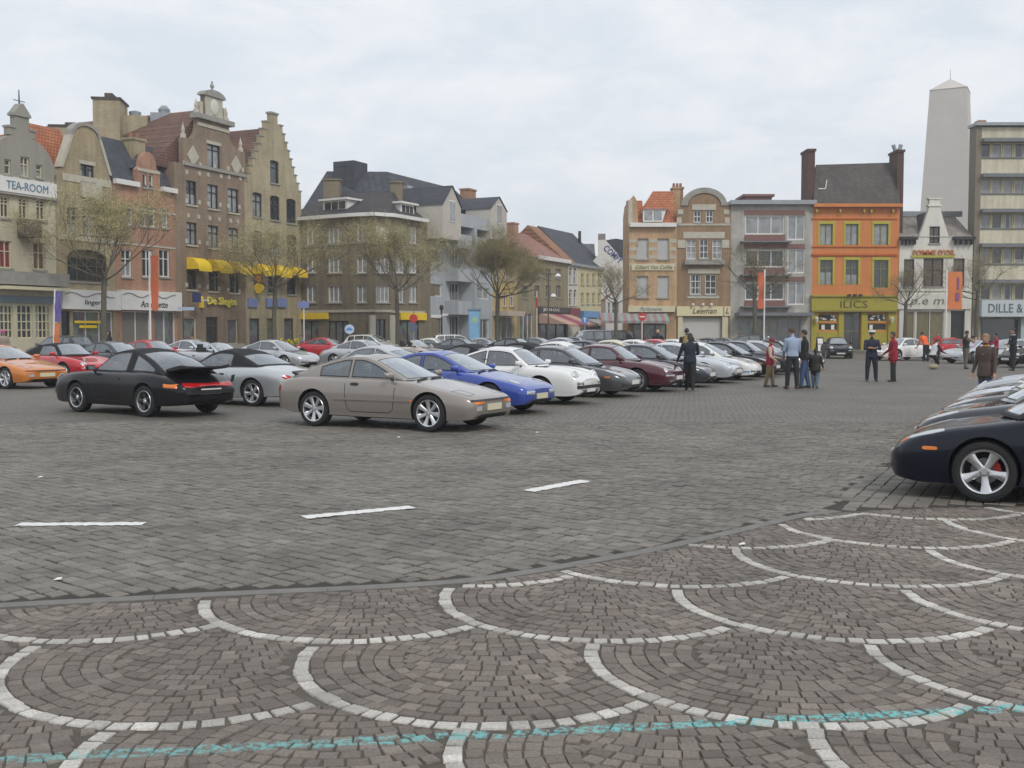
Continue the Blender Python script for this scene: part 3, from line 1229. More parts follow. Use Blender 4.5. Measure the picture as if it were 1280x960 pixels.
zcut = h.at(36, 223.5)[1]
hs = h.holes
h.holes = [q for q in hs if q[3] < zcut]
h.wall([(0, 0), (W, 0), (W, zcut), (0, zcut)], wallm, zcut - .1)
h.holes = [q for q in hs if q[2] > zcut]
h.wall([(0, zcut + .002), (W, zcut + .002)] + out_l[2:], mat('grey_cement_render', (.29, .275, .235), .9, var=.16, vscale=1.4, bump=.2, streak=True), zsh, body=False, name='gable')
h.box('cornice', -.05, W + .05, h.at(36, 247)[1], h.at(36, 244.8)[1], -.25, .02, M_GREYST)
x0, x1, z0, z1 = h.rect(32, 74, 224.5, 243)
sg = h.box('sign_board', x0, x1, z0, z1, -.12, .01, M_WHITE)
h.text('TEA-ROOM', 32, 52, 229, 239, mat('blue_letters', (0.1, 0.2, 0.3), .5), y=-.135, parent=sg)
g = House.box(h, 'gable_cap', xc - .6, xc + .6, top, top + .15, -.08, .5, M_GREYST)
MB().prism([(xc - .6, top + .15), (xc + .6, top + .15), (xc + .1, top + .75), (xc - .1, top + .75)], -.05, .45).build('gable_cap', M_GREYST, h.root)
MB().tube((xc, .2, top + .75), (xc, .2, h.at(28, 112)[1]), .05, .03, 6).tube((xc - .4, .2, h.at(28, 126)[1]), (xc + .4, .2, h.at(28, 126)[1]), .025, .025, 5).ball((xc, .2, h.at(28, 133)[1]), .1, .1, .1, 8, 6).build('weather_vane', M_BLACK, h.root)
for x in (xc - .95, xc + .55):
    h.box('gable_cap', x - .05, x + .45, sh0, sh0 + .12, -.06, .46, M_GREYST)
h.px('oriel_balcony', 31, 20, 275, 297, -.7, -.01, mat('weathered_wood', (.12, .1, .08), .8, var=.3))
h.px('balcony', 32, 82, 341, 357, -.9, -.01, M_GREYST)
h.px('cornice', 32, 82, 359, 363, -1.0, -.01, M_CREAMW)
h.px('string_course', 32, 82, 370, 379, -.12, -.01, mat('blue_grey_paint', (.16, .21, .25), .6))
h.roof_y(0.05, W - .05, zsh - .3, sh1 + .1, .42, 9, M_ROOF_ORANGE)
h.finish()

# ---------------------------------------------------------------- B: yellow brick house with rounded gable
h = House('gabled_house', 'yellow brick house with rounded bell gable above a lingerie shop', left_pt(72), left_pt(145), 9, group=row)
W = h.W
ybr = brick_mat('ochre_brick', (0.32, 0.25, 0.14), (0.4, 0.32, 0.185), (0.3, 0.26, 0.19), var=.22)
zs_ = h.at(108, 240)[1]
xm = h.at(107, 170)[0]
ztop = h.at(107, 156)[1]
h.win(109, 17, 206, 227, cols=2, rows=(.75,), frame=M_DARKF, lintel=M_PALEST)
for uc in (90, 109, 127):
    h.win(uc, 13, 259 + (uc - 90) * .05, 292, cols=2, rows=(.7,), frame=M_GREYST, pane=M_GLASS_DARK)
h.win(109, 50, 322, 352, cols=4, rows=(.65,), frame=mat('brown_wood', (.1, .07, .045), .6), arch=.5)
h.win(116, 50, 389, 440, cols=3, rows=(), frame=M_WHITE, pane=M_SHOP, sill=None, name='shop_window')
h.win(82, 11, 389, 441, cols=1, rows=(.75,), frame=M_BLACK, sill=None, name='door')
xs0 = h.at(76, 214)[0]
xs1 = h.at(137, 214)[0]
zsA = h.at(107, 214)[1]
out_l = [(0, 0), (W, 0), (W, zs_), (xs1, zsA)]
cap = arc_pts(xm - 1.15, xm + 1.15, h.at(107, 172)[1], ztop, 8)
out_l += cap + [(xs0, zsA), (0, zs_)]
h.wall(out_l, ybr, zs_)
for (xa, za), (xb, zb) in (((xs0, zsA), cap[-1]), ((xs1, zsA), cap[0])):
    MB().prism([(xa - .11, za), (xa + .11, za), (xb + .11, zb), (xb - .11, zb)], -.1, .46).build('gable_coping', M_PALEST, h.root)
pp = arc_pts(xm - 1.25, xm + 1.25, cap[0][1], ztop + .14, 8) + arc_pts(xm - 1.05, xm + 1.05, cap[0][1], ztop - .08, 8)[::-1]
mb = MB()
for k in range(8):
    mb.prism([pp[k], pp[k + 1], pp[16 - k], pp[17 - k]], -.1, .45)
mb.build('gable_coping', M_GREYST, h.root)
h.px('stone_band', 108, 60, 221, 230, -.05, .01, M_PALEST)
h.px('balcony', 112, 24, 230, 248, -.22, -.01, M_PALEST)
h.px('stone_band', 108, 66, 296, 302, -.08, .01, M_PALEST)
sg = h.px('sign_board', 108, 73, 363, 387, -.45, .01, M_WHITE)
h.text('lingerie', 112, 26, 375, 383, M_BLACK, y=-.465, parent=sg, shear=.2)
MB().path([(0.2 + .45 * k, -.46, h.at(108, 369)[1] + .14 * sin(k * 1.3)) for k in range(int(W / .45))], [.035] * int(W / .45), 4).build('wave_line', M_DOORST, sg)
h.px('window_sticker', 110, 34, 401, 404, -.02, .0, M_YELLOW)
h.px('window_sticker', 110, 22, 406.5, 410, -.02, .0, M_YELLOW)
h.roof_x(-.3, W * .6, zs_ - .3, h.at(85, 163, 2.2)[1], .42, 4.6, M_ROOF_ORANGE)
h.finish()

# ---------------------------------------------------------------- C: red brick house
h = House('brick_house', 'red brick house with small dormer gable over the Antoinette shop', left_pt(145), left_pt(221), 9, group=row)
W = h.W
rbr = brick_mat('red_brick', (0.34, 0.17, 0.10), (0.42, 0.22, 0.135), (0.33, 0.22, 0.16), var=.2)
ze = h.at(183, 234)[1]
xm = h.at(186, 210)[0]
gx0, gx1 = h.at(172, 234)[0], h.at(200, 234)[0]
h.win(181, 5.5, 217, 234, cols=1, rows=(), frame=M_WHITE)
h.win(189, 5.5, 218, 235, cols=1, rows=(), frame=M_WHITE)
for uc in (162, 179, 190, 206):
    h.win(uc, 8, 257 + (uc - 160) * .08, 281 + (uc - 160) * .08, cols=1, rows=(.68,), frame=M_WHITE)
for uc in (158, 184, 205.5):
    h.win(uc, 13, 312, 346, cols=2, rows=(.66,), frame=M_WHITE)
h.win(170, 36, 389, 440, cols=2, rows=(), frame=M_WHITE, pane=mat('rolled_shutter', (.17, .155, .135), .7, var=.1), sill=None, name='shop_window')
h.win(206, 26, 389, 440, cols=2, rows=(), frame=M_WHITE, pane=M_SHOP, sill=None, name='shop_window')
ztop = h.at(186, 190)[1]
out_l = [(0, 0), (W, 0), (W, ze), (gx1, ze), (gx1, h.at(186, 214)[1])] + arc_pts(gx0 + .3, gx1 - .3, h.at(186, 209)[1], ztop, 8) + [(gx0, h.at(186, 214)[1]), (gx0, ze), (0, ze)]
h.wall(out_l, rbr, ze)
for a, b_ in ((0, gx0 - .05), (gx1 + .05, W)):
    h.box('gutter', a, b_, ze - .12, ze + .2, -.3, .02, M_WHITE)
h.box('stone_band', gx0, gx1, h.at(186, 214)[1] - .1, h.at(186, 214)[1] + .1, -.05, .01, M_PALEST)
for v in (262, 306):
    h.px('stone_band', 183, 72, v, v + 2, -.04, .01, M_PALEST)
sg = h.px('sign_board', 183, 76, 364, 388, -.45, .01, M_WHITE)
h.text('Antoinette', 186, 34, 376.5, 384.5, M_BLACK, y=-.465, parent=sg, shear=.2)
MB().path([(0.2 + .45 * k, -.46, h.at(183, 370)[1] + .14 * sin(k * 1.3)) for k in range(int(W / .45))], [.035] * int(W / .45), 4).build('wave_line', M_DOORST, sg)
rf = h.roof_x(.1, W - .02, ze, h.at(150, 175, 1.8)[1], .02, 3.8, M_SLATE)
h.roof_y(gx0, gx1, h.at(186, 212)[1], ztop - .1, .42, 3.5, M_SLATE, name='dormer_roof')
h.chimney(h.at(181, 190)[0], h.at(196, 190)[0], 1.0, 1.9, ze, h.at(188, 179, 1)[1], ybr)
h.finish()

# ---------------------------------------------------------------- D: tall brown brick house with ornate gable
h = House('gabled_house', 'tall brown brick house with ornate stone gable and De Slegte bookshop', left_pt(221), left_pt(307.5), 13, group=row)
W = h.W
brn = brick_mat('brown_brick', (0.225, 0.158, 0.105), (0.285, 0.2, 0.135), (0.25, 0.2, 0.15), var=.15)
ze = h.at(266, 212)[1]
for uc, vt in ((239, 226), (266, 231), (291.5, 236)):
    h.win(uc, 13, vt, vt + 30, cols=2, rows=(.68,), frame=M_BLACK, pane=M_CURTAIN if uc > 240 else M_GLASS_DARK, sill=M_PALEST)
for uc, vt in ((239.5, 278), (266.5, 282), (292, 285)):
    h.win(uc, 13, vt, vt + 28, cols=2, rows=(.68,), frame=M_BLACK, pane=M_CURTAIN, sill=M_PALEST)
for uc, vt in ((239.5, 338), (266.5, 340), (292, 342)):
    h.win(uc, 12, vt, vt + 24, cols=2, rows=(.7,), frame=mat('dark_brown_wood', (.06, .035, .025), .5), sill=M_PALEST)
h.win(267, 16, 181, 211, cols=2, rows=(.78,), frame=M_BLACK, pane=M_CURTAIN, lintel=M_PALEST)
h.win(237, 17, 397, 434, cols=1, rows=(), frame=M_CREAMW, pane=M_SHOP, sill=None, name='shop_window')
h.win(265, 15, 396, 441, cols=1, rows=(.75,), frame=mat('brown_door', (.1, .055, .035), .5), pane=M_GLASS_DARK, sill=None, name='door')
h.win(291, 13, 399, 430, cols=1, rows=(), frame=M_CREAMW, pane=M_SHOP, name='shop_window')
xl, xr = h.at(229, 200)[0], h.at(306, 200)[0]
zA, zB, zC, zD = h.at(267, 181)[1], h.at(267, 160)[1], h.at(267, 147)[1], h.at(267, 122)[1]
xm = h.at(267, 150)[0]
bw = 1.75
out_l = [(0, 0), (W, 0), (W, ze), (xr, ze), (xr, zA), (xr - .45, zA)]
out_l += [(xm + bw + (xr - .45 - xm - bw) * (1 - sin(pi / 2 * k / 6)), zA + (zB - zA) * (1 - cos(pi / 2 * k / 6))) for k in range(1, 7)]
out_l += [(xm + bw, zC), (xm + .95, zC), (xm + .95, zD), (xm - .95, zD), (xm - .95, zC), (xm - bw, zC)]
out_l += [(xm - bw - (xm - bw - xl - .45) * (1 - sin(pi / 2 * k / 6)), zA + (zB - zA) * (1 - cos(pi / 2 * k / 6))) for k in range(6, 0, -1)]
out_l += [(xl + .45, zA), (xl, zA), (xl, ze), (0, ze)]
h.wall(out_l, brn, ze)
h.box('cornice', xm - bw - .3, xm + bw + .3, zC - .35, zC, -.3, .45, M_GREYST)
h.box('stone_band', xm - bw, xm + bw, zB - .1, zB + .15, -.06, .01, M_PALEST)
h.box('cornice', xl, xr, ze - .1, ze + .12, -.15, .01, M_GREYST)
h.box('stone_panel', xm - .95, xm + .95, zC + .02, zD, -.08, .01, M_PALEST)
mb = MB()
ar = arc_pts(xm - 1.2, xm + 1.2, zD, zD + .5, 8)
mb.prism(ar, -.2, .5)
mb.build('pediment', M_GREYST, h.root)
MB().ball((xm, .1, zD + .82), .15, .15, .2, 8, 6).tube((xm, .1, zD + .45), (xm, .1, zD + .7), .12, .07, 6).ball((xm, .1, zD + 1.1), .07, .07, .1, 8, 6).build('finial', M_GREYST, h.root)
for x, z in ((xm - bw + .1, zC), (xm + bw - .1, zC), (xl + .25, zA), (xr - .25, zA)):
    MB().lathe([(.22, z), (.2, z + .3), (.1, z + .35), (.14, z + .6), (.04, z + .95), (0.001, z + 1.15)], 8, 'z', (x, .2, 0)).build('finial', M_PALEST, h.root)
for x in (xm - 1.45, xm + 1.15):
    h.box('scroll', x, x + .3, zC, zC + .9, -.02, .4, M_PALEST)
MB().ball((xm, -.1, (zC + zD) / 2), .45, .12, .6, 10, 6).build('carved_shield', mat('light_stone', (.62, .6, .52), .8), h.root)
for uc, v in ((241, 195), (295, 207)):
    x, z = h.at(uc, v)
    MB().prism([(x - .62, z), (x, z - .75), (x + .62, z), (x, z + .75)], -.05, .01).build('stone_lozenge', M_PALEST, h.root)
mb = MB()
r_ = random.Random(5)
for v0, us in ((208, (230, 241, 250, 268, 285, 293, 303)), (219, (233, 249, 260, 276, 286, 300)), (255, (233, 249, 260, 275, 285, 299)), (273, (235, 248, 262, 274, 288, 297)), (305, (233, 249, 259, 274, 287, 299)), (360, (233, 249, 259, 274, 285, 299))):
    for uc in us:
        x, z = h.at(uc, v0 + (uc - 266) * .12)
        mb.box(x - .13, x + .13, -.045, .01, z - .15, z + .15)
mb.build('stone_blocks', M_PALEST, h.root)['kind'] = 'stuff'
for (uc, vt) in ((244.5, 322), (271, 324.5), (296.5, 327)):
    x0, x1, z0, z1 = h.rect(uc - 3, 16.5 - (uc - 244) * .03, vt, vt + 15)
    h.dutch(x0, x1, z0, z1, 1.1, M_YELLOW)
x0, x1, z0, z1 = h.rect(273, 42, 370, 384)
lt = h.text('De Slegte', 275, 36, 371.5, 384, mat('yellow_letters', (.85, .72, .12), .5), y=-.16, depth=.05, bold=.015)
x, z = h.at(255, 377)
MB().box(x - .55, x - .25, -.2, -.02, z - .45, z + .05).ball((x - .4, -.15, z + .2), .17, .1, .2, 8, 5).build('owl_emblem', M_YELLOW, h.root)
h.px('hanging_sign', 234, 9, 366, 378, -.9, -.75, mat('navy_board', (.03, .04, .13), .5))
MB().box(h.at(238, 370)[0], h.at(251, 370)[0], -.82, -.8, h.at(240, 376)[1], h.at(240, 374.5)[1]).build('sign_bracket', M_WHITE, h.root)
h.px('plinth', 264, 82, 430, 444, -.1, .01, M_PALEST)
rz = h.at(165, 137, 8)[1]
MB().add([(-1.6, .6, ze - .4), (W / 2, .6, zC + .55), (W + .3, .6, ze - .4), (-1.6, 16, ze - .4), (W / 2, 16, zC + .55), (W + .3, 16, ze - .4)], [(0, 2, 1), (0, 1, 4, 3), (1, 2, 5, 4), (3, 4, 5)]).build('roof', M_ROOF_BROWN, h.root)
h.finish()
# the tall yellow chimney block behind the red brick house
P_ = left_pt(170)
c = Vector((ray(137, 414).x / ray(137, 414).y * 78, 78))
blk = House('chimney_block', 'massive yellow brick chimney block standing behind the red brick house', c + Vector((-.75, -.45)), c + Vector((1.1, -.2)), 2.5, cat='chimney')
ych = brick_mat('yellow_chimney_brick', (0.36, 0.3, 0.19), (0.44, 0.37, 0.25), (0.33, 0.28, 0.2), var=.2)
zt = blk.at(137, 124)[1]
MB().box(0, blk.W, 0, 2.6, 8, zt).build('chimney_stack', ych, blk.root)
MB().box(-.1, blk.W + .1, -.1, 2.7, zt, zt + .15).build('cap', M_SLATE_BR, blk.root)
MB().box(blk.W * .38, blk.W * .68, .5, 1.8, zt + .15, zt + .55).build('vent', M_SLATE_BR, blk.root)
MB().box(blk.W + .02, blk.W + 1.75, .9, 3.2, 8, blk.at(165, 141)[1]).build('side_wall', ych, blk.root)
MB().lathe([(.4, blk.at(165, 141)[1]), (.45, blk.at(165, 134)[1]), (.1, blk.at(165, 132)[1])], 10, 'z', (blk.W + .7, 1.8, 0)).build('vent', M_ZINC, blk.root)
MB().box(blk.W + 1.9, blk.W + 3.5, 1.2, 2.2, blk.at(190, 137)[1] - 1.5, blk.at(190, 137)[1] + .05).lathe([(.4, blk.at(190, 136)[1]), (.45, blk.at(190, 131)[1]), (.2, blk.at(190, 126)[1])], 10, 'z', (blk.W + 2.8, 1.7, 0)).build('chimney_stack', M_ZINC, blk.root)
blk.finish()
c = Vector((ray(85, 414).x / ray(85, 414).y * 76, 76))
blk = House('chimney_block', 'low broad chimney behind the orange tiled roof of the tea room', c + Vector((-1.0, 0)), c + Vector((0.9, .2)), 1.2, cat='chimney')
zt = blk.at(85, 158)[1]
MB().box(0, blk.W, 0, 1.2, 8, zt).build('chimney_stack', ych, blk.root)
MB().box(-.1, blk.W + .1, -.1, 1.3, zt, zt + .12).build('cap', M_SLATE_BR, blk.root)
MB().box(blk.W * .5, blk.W * .9, .3, .9, zt + .12, zt + .35).build('vent', M_SLATE_BR, blk.root)

# ---------------------------------------------------------------- E: stepped gable
h = House('stepped_gable_house', 'yellow brick house with stepped gable beside the ornate brown house', left_pt(307.5), left_pt(378), 12, group=row)
W = h.W
sbr = brick_mat('straw_brick', (0.37, 0.31, 0.185), (0.45, 0.38, 0.24), (0.34, 0.3, 0.21), var=.2)
ze = h.at(343, 243)[1]
h.win(343, 11, 203, 229, cols=1, rows=(.75,), frame=M_DARKF, arch=.15, sill=M_GREYST)
for uc, vt in ((321.5, 243), (343.5, 247), (364, 251)):
    h.win(uc, 12, vt, vt + 28, cols=2, rows=(.7,), frame=M_DARKF, pane=M_GLASS_DARK if uc > 330 else M_CURTAIN, arch=.15)
for uc, vt in ((322, 291), (344, 294), (365, 296)):
    h.win(uc, 12, vt, vt + 24, cols=2, rows=(.7,), frame=M_DARKF, arch=.15)
for uc, vt in ((323, 342), (340, 346), (364, 348)):
    h.win(uc, 11, vt, vt + 20, cols=1, rows=(.7,), frame=mat('dark_brown_wood', (.06, .035, .025), .5))
for uc, w in ((318, 13), (338, 9), (361, 12)):
    h.win(uc, w, 398, 428 if w < 13 else 440, cols=1, rows=(), frame=M_BLACK, pane=M_SHOP, sill=None, name='shop_window')
xm = h.at(343, 150)[0]
zt = h.at(343, 143)[1]
zt2 = h.at(343, 155)[1]
n = 9
xe = W
out_l = [(0, 0), (W, 0), (W, ze)]
for k in range(n):
    x = W - (W - xm - .75) * k / n
    z = ze + (zt2 - ze) * (k + 1) / n
    out_l += [(x, z), (W - (W - xm - .75) * (k + 1) / n, z)]
out_l += [(xm + .42, zt2), (xm + .42, zt), (xm - .42, zt), (xm - .42, zt2)]
for k in range(n - 1, -1, -1):
    x = (xm - .75) * k / n
    z = ze + (zt2 - ze) * (k + 1) / n
    out_l += [((xm - .75) * (k + 1) / n, z), (x, z)]
out_l += [(0, ze)]
h.wall(out_l, sbr, ze)
for k in range(n):
    z = ze + (zt2 - ze) * (k + 1) / n
    xr_ = W - (W - xm - .75) * (k + 1) / n
    xl_ = (xm - .75) * (k + 1) / n
    st = (W - xm - .75) / n
    MB().box(xr_ - .06, xr_ + st + .08, -.06, .46, z, z + .1).build('step_cap', M_GREYST, h.root)
    MB().box(xl_ - st - .08, xl_ + .06, -.06, .46, z, z + .1).build('step_cap', M_GREYST, h.root)
h.box('step_cap', xm - .5, xm + .5, zt, zt + .15, -.08, .48, M_GREYST)
for uc, w in ((344, 14), (365, 12)):
    x0, x1, z0, z1 = h.rect(uc, w, 331 if uc < 360 else 334, 345)
    h.dutch(x0, x1, z0, z1, 1.1, M_YELLOW)
x0, x1, z0, z1 = h.rect(322, 12, 330, 343)
h.dutch(x0, x1, z0, z1, 1.1, M_YELLOW)
M_BLUE_SIGN = mat('pale_blue_sign', (.2, .26, .5), .5, var=.15)
for uc, w in ((314.5, 11), (338, 12), (351, 11)):
    h.px('sign_board', uc, w, 373, 384, -.15, -.01, M_BLUE_SIGN)
x, z = h.at(318, 348)
MB().box(x - .05, x + .05, -.7, -.08, z - .3, z + .75).build('hanging_sign', mat('orange_sign', (.75, .35, .05), .5), h.root)
MB().lathe([(.01, -.06), (.42, -.06), (.42, .06), (.01, .06)], 16, 'x', (x, -.42, z - .75)).build('hanging_sign', M_YELLOW, h.root)
h.roof_y(0.05, W - .05, ze, zt2 - .3, .42, 12, M_ROOF_BROWN)
h.finish()

# ---------------------------------------------------------------- F: brown corner block with slate mansard
def vpt(u, z):
    r = ray(u, 414)
    return Vector((r.x / r.y * z, z))


cbr = brick_mat('drab_brown_brick', (0.175, 0.143, 0.092), (0.225, 0.186, 0.122), (0.2, 0.17, 0.12), var=.16)
base_F = [vpt(372, 88.5), vpt(441, 85.3), vpt(468, 84.6), vpt(489, 85.4), vpt(530, 89.6)]
grp = 'wings of the brown corner block'
roots = []
root_F = None
for k in range(len(base_F) - 1):
    h = House('apartment_block' if k == 0 else 'wing', 'brown brick corner apartment block with slate mansard roof' if k == 0 else None, base_F[k], base_F[k + 1], 5, cat='apartment block' if k == 0 else None)
    zc = h.at((372 + 441) / 2, 274)[1] if k == 0 else zc
    if k == 0:
        root_F = h.root
        dx = ((389, 12), (418.5, 17))
    else:
        dx = (((452, 12),), ((478.5, 16),), ((500, 10), (516, 10)))[k - 1]
    for uc, w in dx:
        big = w == 16
        vt = 285 if k == 0 else 282 if k < 3 else 284
        h.win(uc, w, vt, vt + 20, cols=3 if w > 12 else 2, rows=(), frame=M_WHITE, pane=mat('cream_blind', (.6, .55, .42), .5) if big else M_CURTAIN)
        for vt2, vb2 in ((321, 341), (357, 378)):
            h.win(uc, w, vt2, vb2, cols=3 if w > 12 else 2, rows=(), frame=M_WHITE, pane=M_CURTAIN)
    if k == 0:
        h.win(423, 26, 401, 432, cols=3, rows=(), frame=M_BLACK, pane=M_SHOP, sill=None, name='shop_window')
        h.win(388, 20, 401, 432, cols=2, rows=(), frame=M_BLACK, pane=M_SHOP, sill=None, name='shop_window')
    elif k == 2:
        h.win(476, 12, 399, 440, cols=2, rows=(.8,), frame=M_BLACK, pane=M_GLASS_DARK, sill=None, name='door')
    elif k == 3:
        h.win(511, 26, 401, 432, cols=2, rows=(), frame=M_BLACK, pane=M_SHOP, sill=None, name='shop_window')
    h.wall([(0, 0), (h.W, 0), (h.W, zc), (0, zc)], cbr, zc, body=False)
    h.box('cornice', -.12, h.W + .12, zc, zc + .28, -.5, .3, M_WHITE)
    zb_ = h.at(456, 388.5)[1]
    h.box('string_course', -.02, h.W + .02, zb_ - .1, zb_ + .1, -.12, -.002, M_PALEST)
    zb2 = h.at(456, 303)[1]
    h.box('string_course', -.02, h.W + .02, zb2 - .08, zb2 + .08, -.1, -.002, M_BR_GREY)
    if k == 2:
        h.px('door_surround', 464, 7, 394, 440, -.3, -.01, M_PALEST)
        h.px('door_surround', 489, 7, 394, 440, -.3, -.01, M_PALEST)
    if k == 3:
        sg = h.px('sign_board', 515, 32, 391, 400, -.2, -.01, M_YELLOW)
    if k == 0:
        sg = h.px('sign_board', 394, 34, 391, 399, -.2, -.01, M_YELLOW)
    h.finish()
    if k:
        bpy.context.view_layer.update()
        r_inv = root_F.matrix_world.inverted()
        for ch in list(h.root.children):
            mw = h.root.matrix_world.copy()
            ch.parent = root_F
            ch.matrix_parent_inverse = r_inv @ mw
        bpy.data.objects.remove(h.root)
bpy.context.view_layer.update()
inv = root_F.matrix_world.inverted()
inn = lambda p: tuple(inv @ Vector((p[0], p[1], p[2])))
# mansard: eaves ring -> upper ring
cx = Vector((-10.5, 97))
zr1 = EYE + (414 - 240) / FPX * 89
low = [Vector((p.x, p.y, zc + .28)) for p in base_F] + [Vector((-4.0, 99, zc + .28)), Vector((-16, 99, zc + .28))]
low[0] -= Vector((1.2, -.4, 0))
up = []
for p in low:
    q = Vector((p.x, p.y))
    q2 = q + (cx - q).normalized() * 4.6
    up.append(Vector((q2.x, q2.y, zr1)))
nn_ = len(low)
vs = [inn(p) for p in low] + [inn(p) for p in up]
MB().add(vs, [(i, (i + 1) % nn_, nn_ + (i + 1) % nn_, nn_ + i) for i in range(nn_)] + [tuple(range(nn_, 2 * nn_))]).build('roof', brick_mat('dark_slates', (.045, .042, .045), (.065, .06, .062), (.03, .028, .03), .22, .16, .02, var=.2, slope=True), root_F)
MB().add([inn((p.x, p.y, 0)) for p in low] + [inn(p) for p in low], [(i, (i + 1) % nn_, nn_ + (i + 1) % nn_, nn_ + i) for i in range(4, nn_)]).build('rear_wall', cbr, root_F)
for (u, z, vt, vb, w) in ((420, 87.6, 252, 265, 1.3), (510, 88.8, 257, 269, 1.0)):
    p = vpt(u, z)
    zt_, zb_ = EYE + (414 - vt) / FPX * z, EYE + (414 - vb) / FPX * z
    a = root_F.rotation_euler.z if u < 450 else atan2(*(base_F[4] - base_F[3]).yx)
    dr = MB().box(-w, w, 0, 2.5, zb_, zt_).box(-w - .25, w + .25, -.3, 2.5, zt_, zt_ + .16).build('dormer', M_WHITE, root_F)
    dr.matrix_parent_inverse = inv
    dr.location = (p.x, p.y, 0)
    dr.rotation_euler = (0, 0, a)
    for q in range(3):
        x = -w + .22 + q * (2 * w - .3) / 3
        MB().box(x, x + (2 * w - .3) / 3 - .12, -.03, -.004, zb_ + .15, zt_ - .12).build('pane', M_GLASS_DARK, dr)
for (u, vt, w) in ((417, 228, 1.1), (497, 231, .8)):
    p = vpt(u, 91)
    zt_ = EYE + (414 - vt) / FPX * 91
    w *= .62
    cmb = MB().box(-w, w, -.5, .5, zt_ - 3.5, zt_).box(-w - .1, w + .1, -.6, .6, zt_, zt_ + .12).build('chimney', cbr, root_F)
    cmb.matrix_parent_inverse = inv
    cmb.location = (p.x, p.y, 0)

# ---------------------------------------------------------------- G: grey modern apartments with two gabled bays
S0, SD = Vector((-7.45, 89.8)), Vector((0.43, 0.903)).normalized()


def street_pt(u):
    r = ray(u, 414)
    k = r.x / r.y
    t_ = (k * S0.y - S0.x) / (SD.x - k * SD.y)
    return S0 + SD * t_


h = House('apartment_block', 'grey modern apartment building with recessed balconies and two gabled bays', street_pt(530), street_pt(616), 12, cat='apartment block')
W = h.W
M_CONC = mat('grey_blue_concrete', (.4, .425, .445), .8, var=.14, vscale=1.3, streak=True)
M_BEIGE = mat('beige_render', (.5, .465, .41), .85, var=.08, vscale=1)
ztop = h.at(575, 285)[1]
bay = [(h.at(533, 300)[0], h.at(556, 300)[0]), (h.at(594, 300)[0], h.at(614.5, 300)[0])]
mid = (bay[0][1], bay[1][0])
zl = [0, 3.4, 6.3, 9.2, ztop]
for lv in range(4):
    z0 = zl[lv] + 1.0 if lv else .3
    z1 = zl[lv + 1] - .35
    h.window(mid[0] + .9, mid[0] + (mid[1] - mid[0]) * .48, z0, z1, cols=3, rows=(), frame=M_WHITE, pane=M_GLASS_DARK, sill=None, rec=.2)
    h.window(mid[0] + (mid[1] - mid[0]) * .56, mid[1] - .3, z0, z1, cols=3, rows=(), frame=M_WHITE, pane=M_GLASS_DARK, sill=None, rec=.2)
    for bx in bay:
        h.window(bx[0] + .5, bx[1] - .5, z0 + .3, z1 - .2, cols=2, rows=(), frame=M_WHITE, pane=M_CURTAIN if lv % 2 else M_GLASS_DARK, sill=None)
h.wall([(0, 0), (W, 0), (W, ztop), (0, ztop)], M_CONC, ztop)
for lv in range(1, 4):
    h.box('balcony', mid[0] + .1, mid[1] - .1, zl[lv] - .25, zl[lv] + .95, -1.25, -.02, M_CONC)
h.box('pier', mid[0] + (mid[1] - mid[0]) * .48, mid[0] + (mid[1] - mid[0]) * .56, .1, ztop, -1.5, -.02, M_CONC)
h.box('parapet', mid[0], mid[1], ztop - .1, ztop + 1.0, -1.4, -.02, M_CONC)
for bx in bay:
    zb_ = h.at((530 + 556) / 2, 300)[1] if bx is bay[0] else h.at(604, 301)[1]
    zt_ = h.at(545, 259)[1] if bx is bay[0] else h.at(604, 264)[1]
    zp = h.at(549, 236)[1] if bx is bay[0] else h.at(610, 250)[1]
    xm = (bx[0] + bx[1]) / 2
    bv = MB().prism([(bx[0], zb_), (bx[1], zb_), (bx[1], zt_), (xm, zp), (bx[0], zt_)], -1.6, 1.0).build('gabled_bay', M_BEIGE, h.root)
    MB().add([(bx[0] - .1, -1.7, zt_), (xm, -1.7, zp + .12), (bx[1] + .1, -1.7, zt_), (bx[0] - .1, 7, zt_), (xm, 7, zp + .12), (bx[1] + .1, 7, zt_)], [(0, 1, 4, 3), (1, 2, 5, 4)]).build('bay_roof', M_SLATE, bv)
    wn = MB().box(xm - .55, xm + .55, -1.65, -1.605, zb_ + 1.5, zb_ + 3.3).build('window', M_WHITE, bv)
    for s_ in (-.49, .04):
        MB().box(xm + s_, xm + s_ + .45, -1.67, -1.652, zb_ + 1.6, zb_ + 3.2).build('pane', M_CURTAIN, wn)
R0, R1 = Vector((-16.8, 97.4, 16.2)), Vector((-11.3, 97, 16.1))
sn = Vector((SD.x, SD.y, 0))
R2 = R1 + sn * 12.5
out_ = Vector((SD.y, -SD.x, 0))
E0, E1, E2 = Vector((-19.0, 93.0, 11.0)), R1 + out_ * 4.6 - sn * 3 + Vector((0, 0, -5.1)), R2 + out_ * 4.0 + sn * 3 + Vector((0, 0, -4.6))
B0, B2 = Vector((-18.5, 103, 11)), R2 - out_ * 6 + Vector((0, 0, -5))
gm = (Matrix.Translation((h.P.x, h.P.y, 0)) @ Matrix.Rotation(atan2(h.d.y, h.d.x), 4, 'Z')).inverted()
MB().add([tuple(gm @ p_) for p_ in (R0, R1, R2, E0, E1, E2, B0, B2)], [(3, 4, 1, 0), (4, 5, 2, 1), (5, 7, 2), (6, 3, 0), (7, 6, 0, 1, 2)]).build('roof', M_SLATE, h.root)
q0 = gm @ Vector((-14.6, 97, 0))
MB().box(q0.x - 1.1, q0.x + 1.1, q0.y - 1.1, q0.y + 1.1, 13, 16.9).build('roof_house', M_SLATE, h.root)
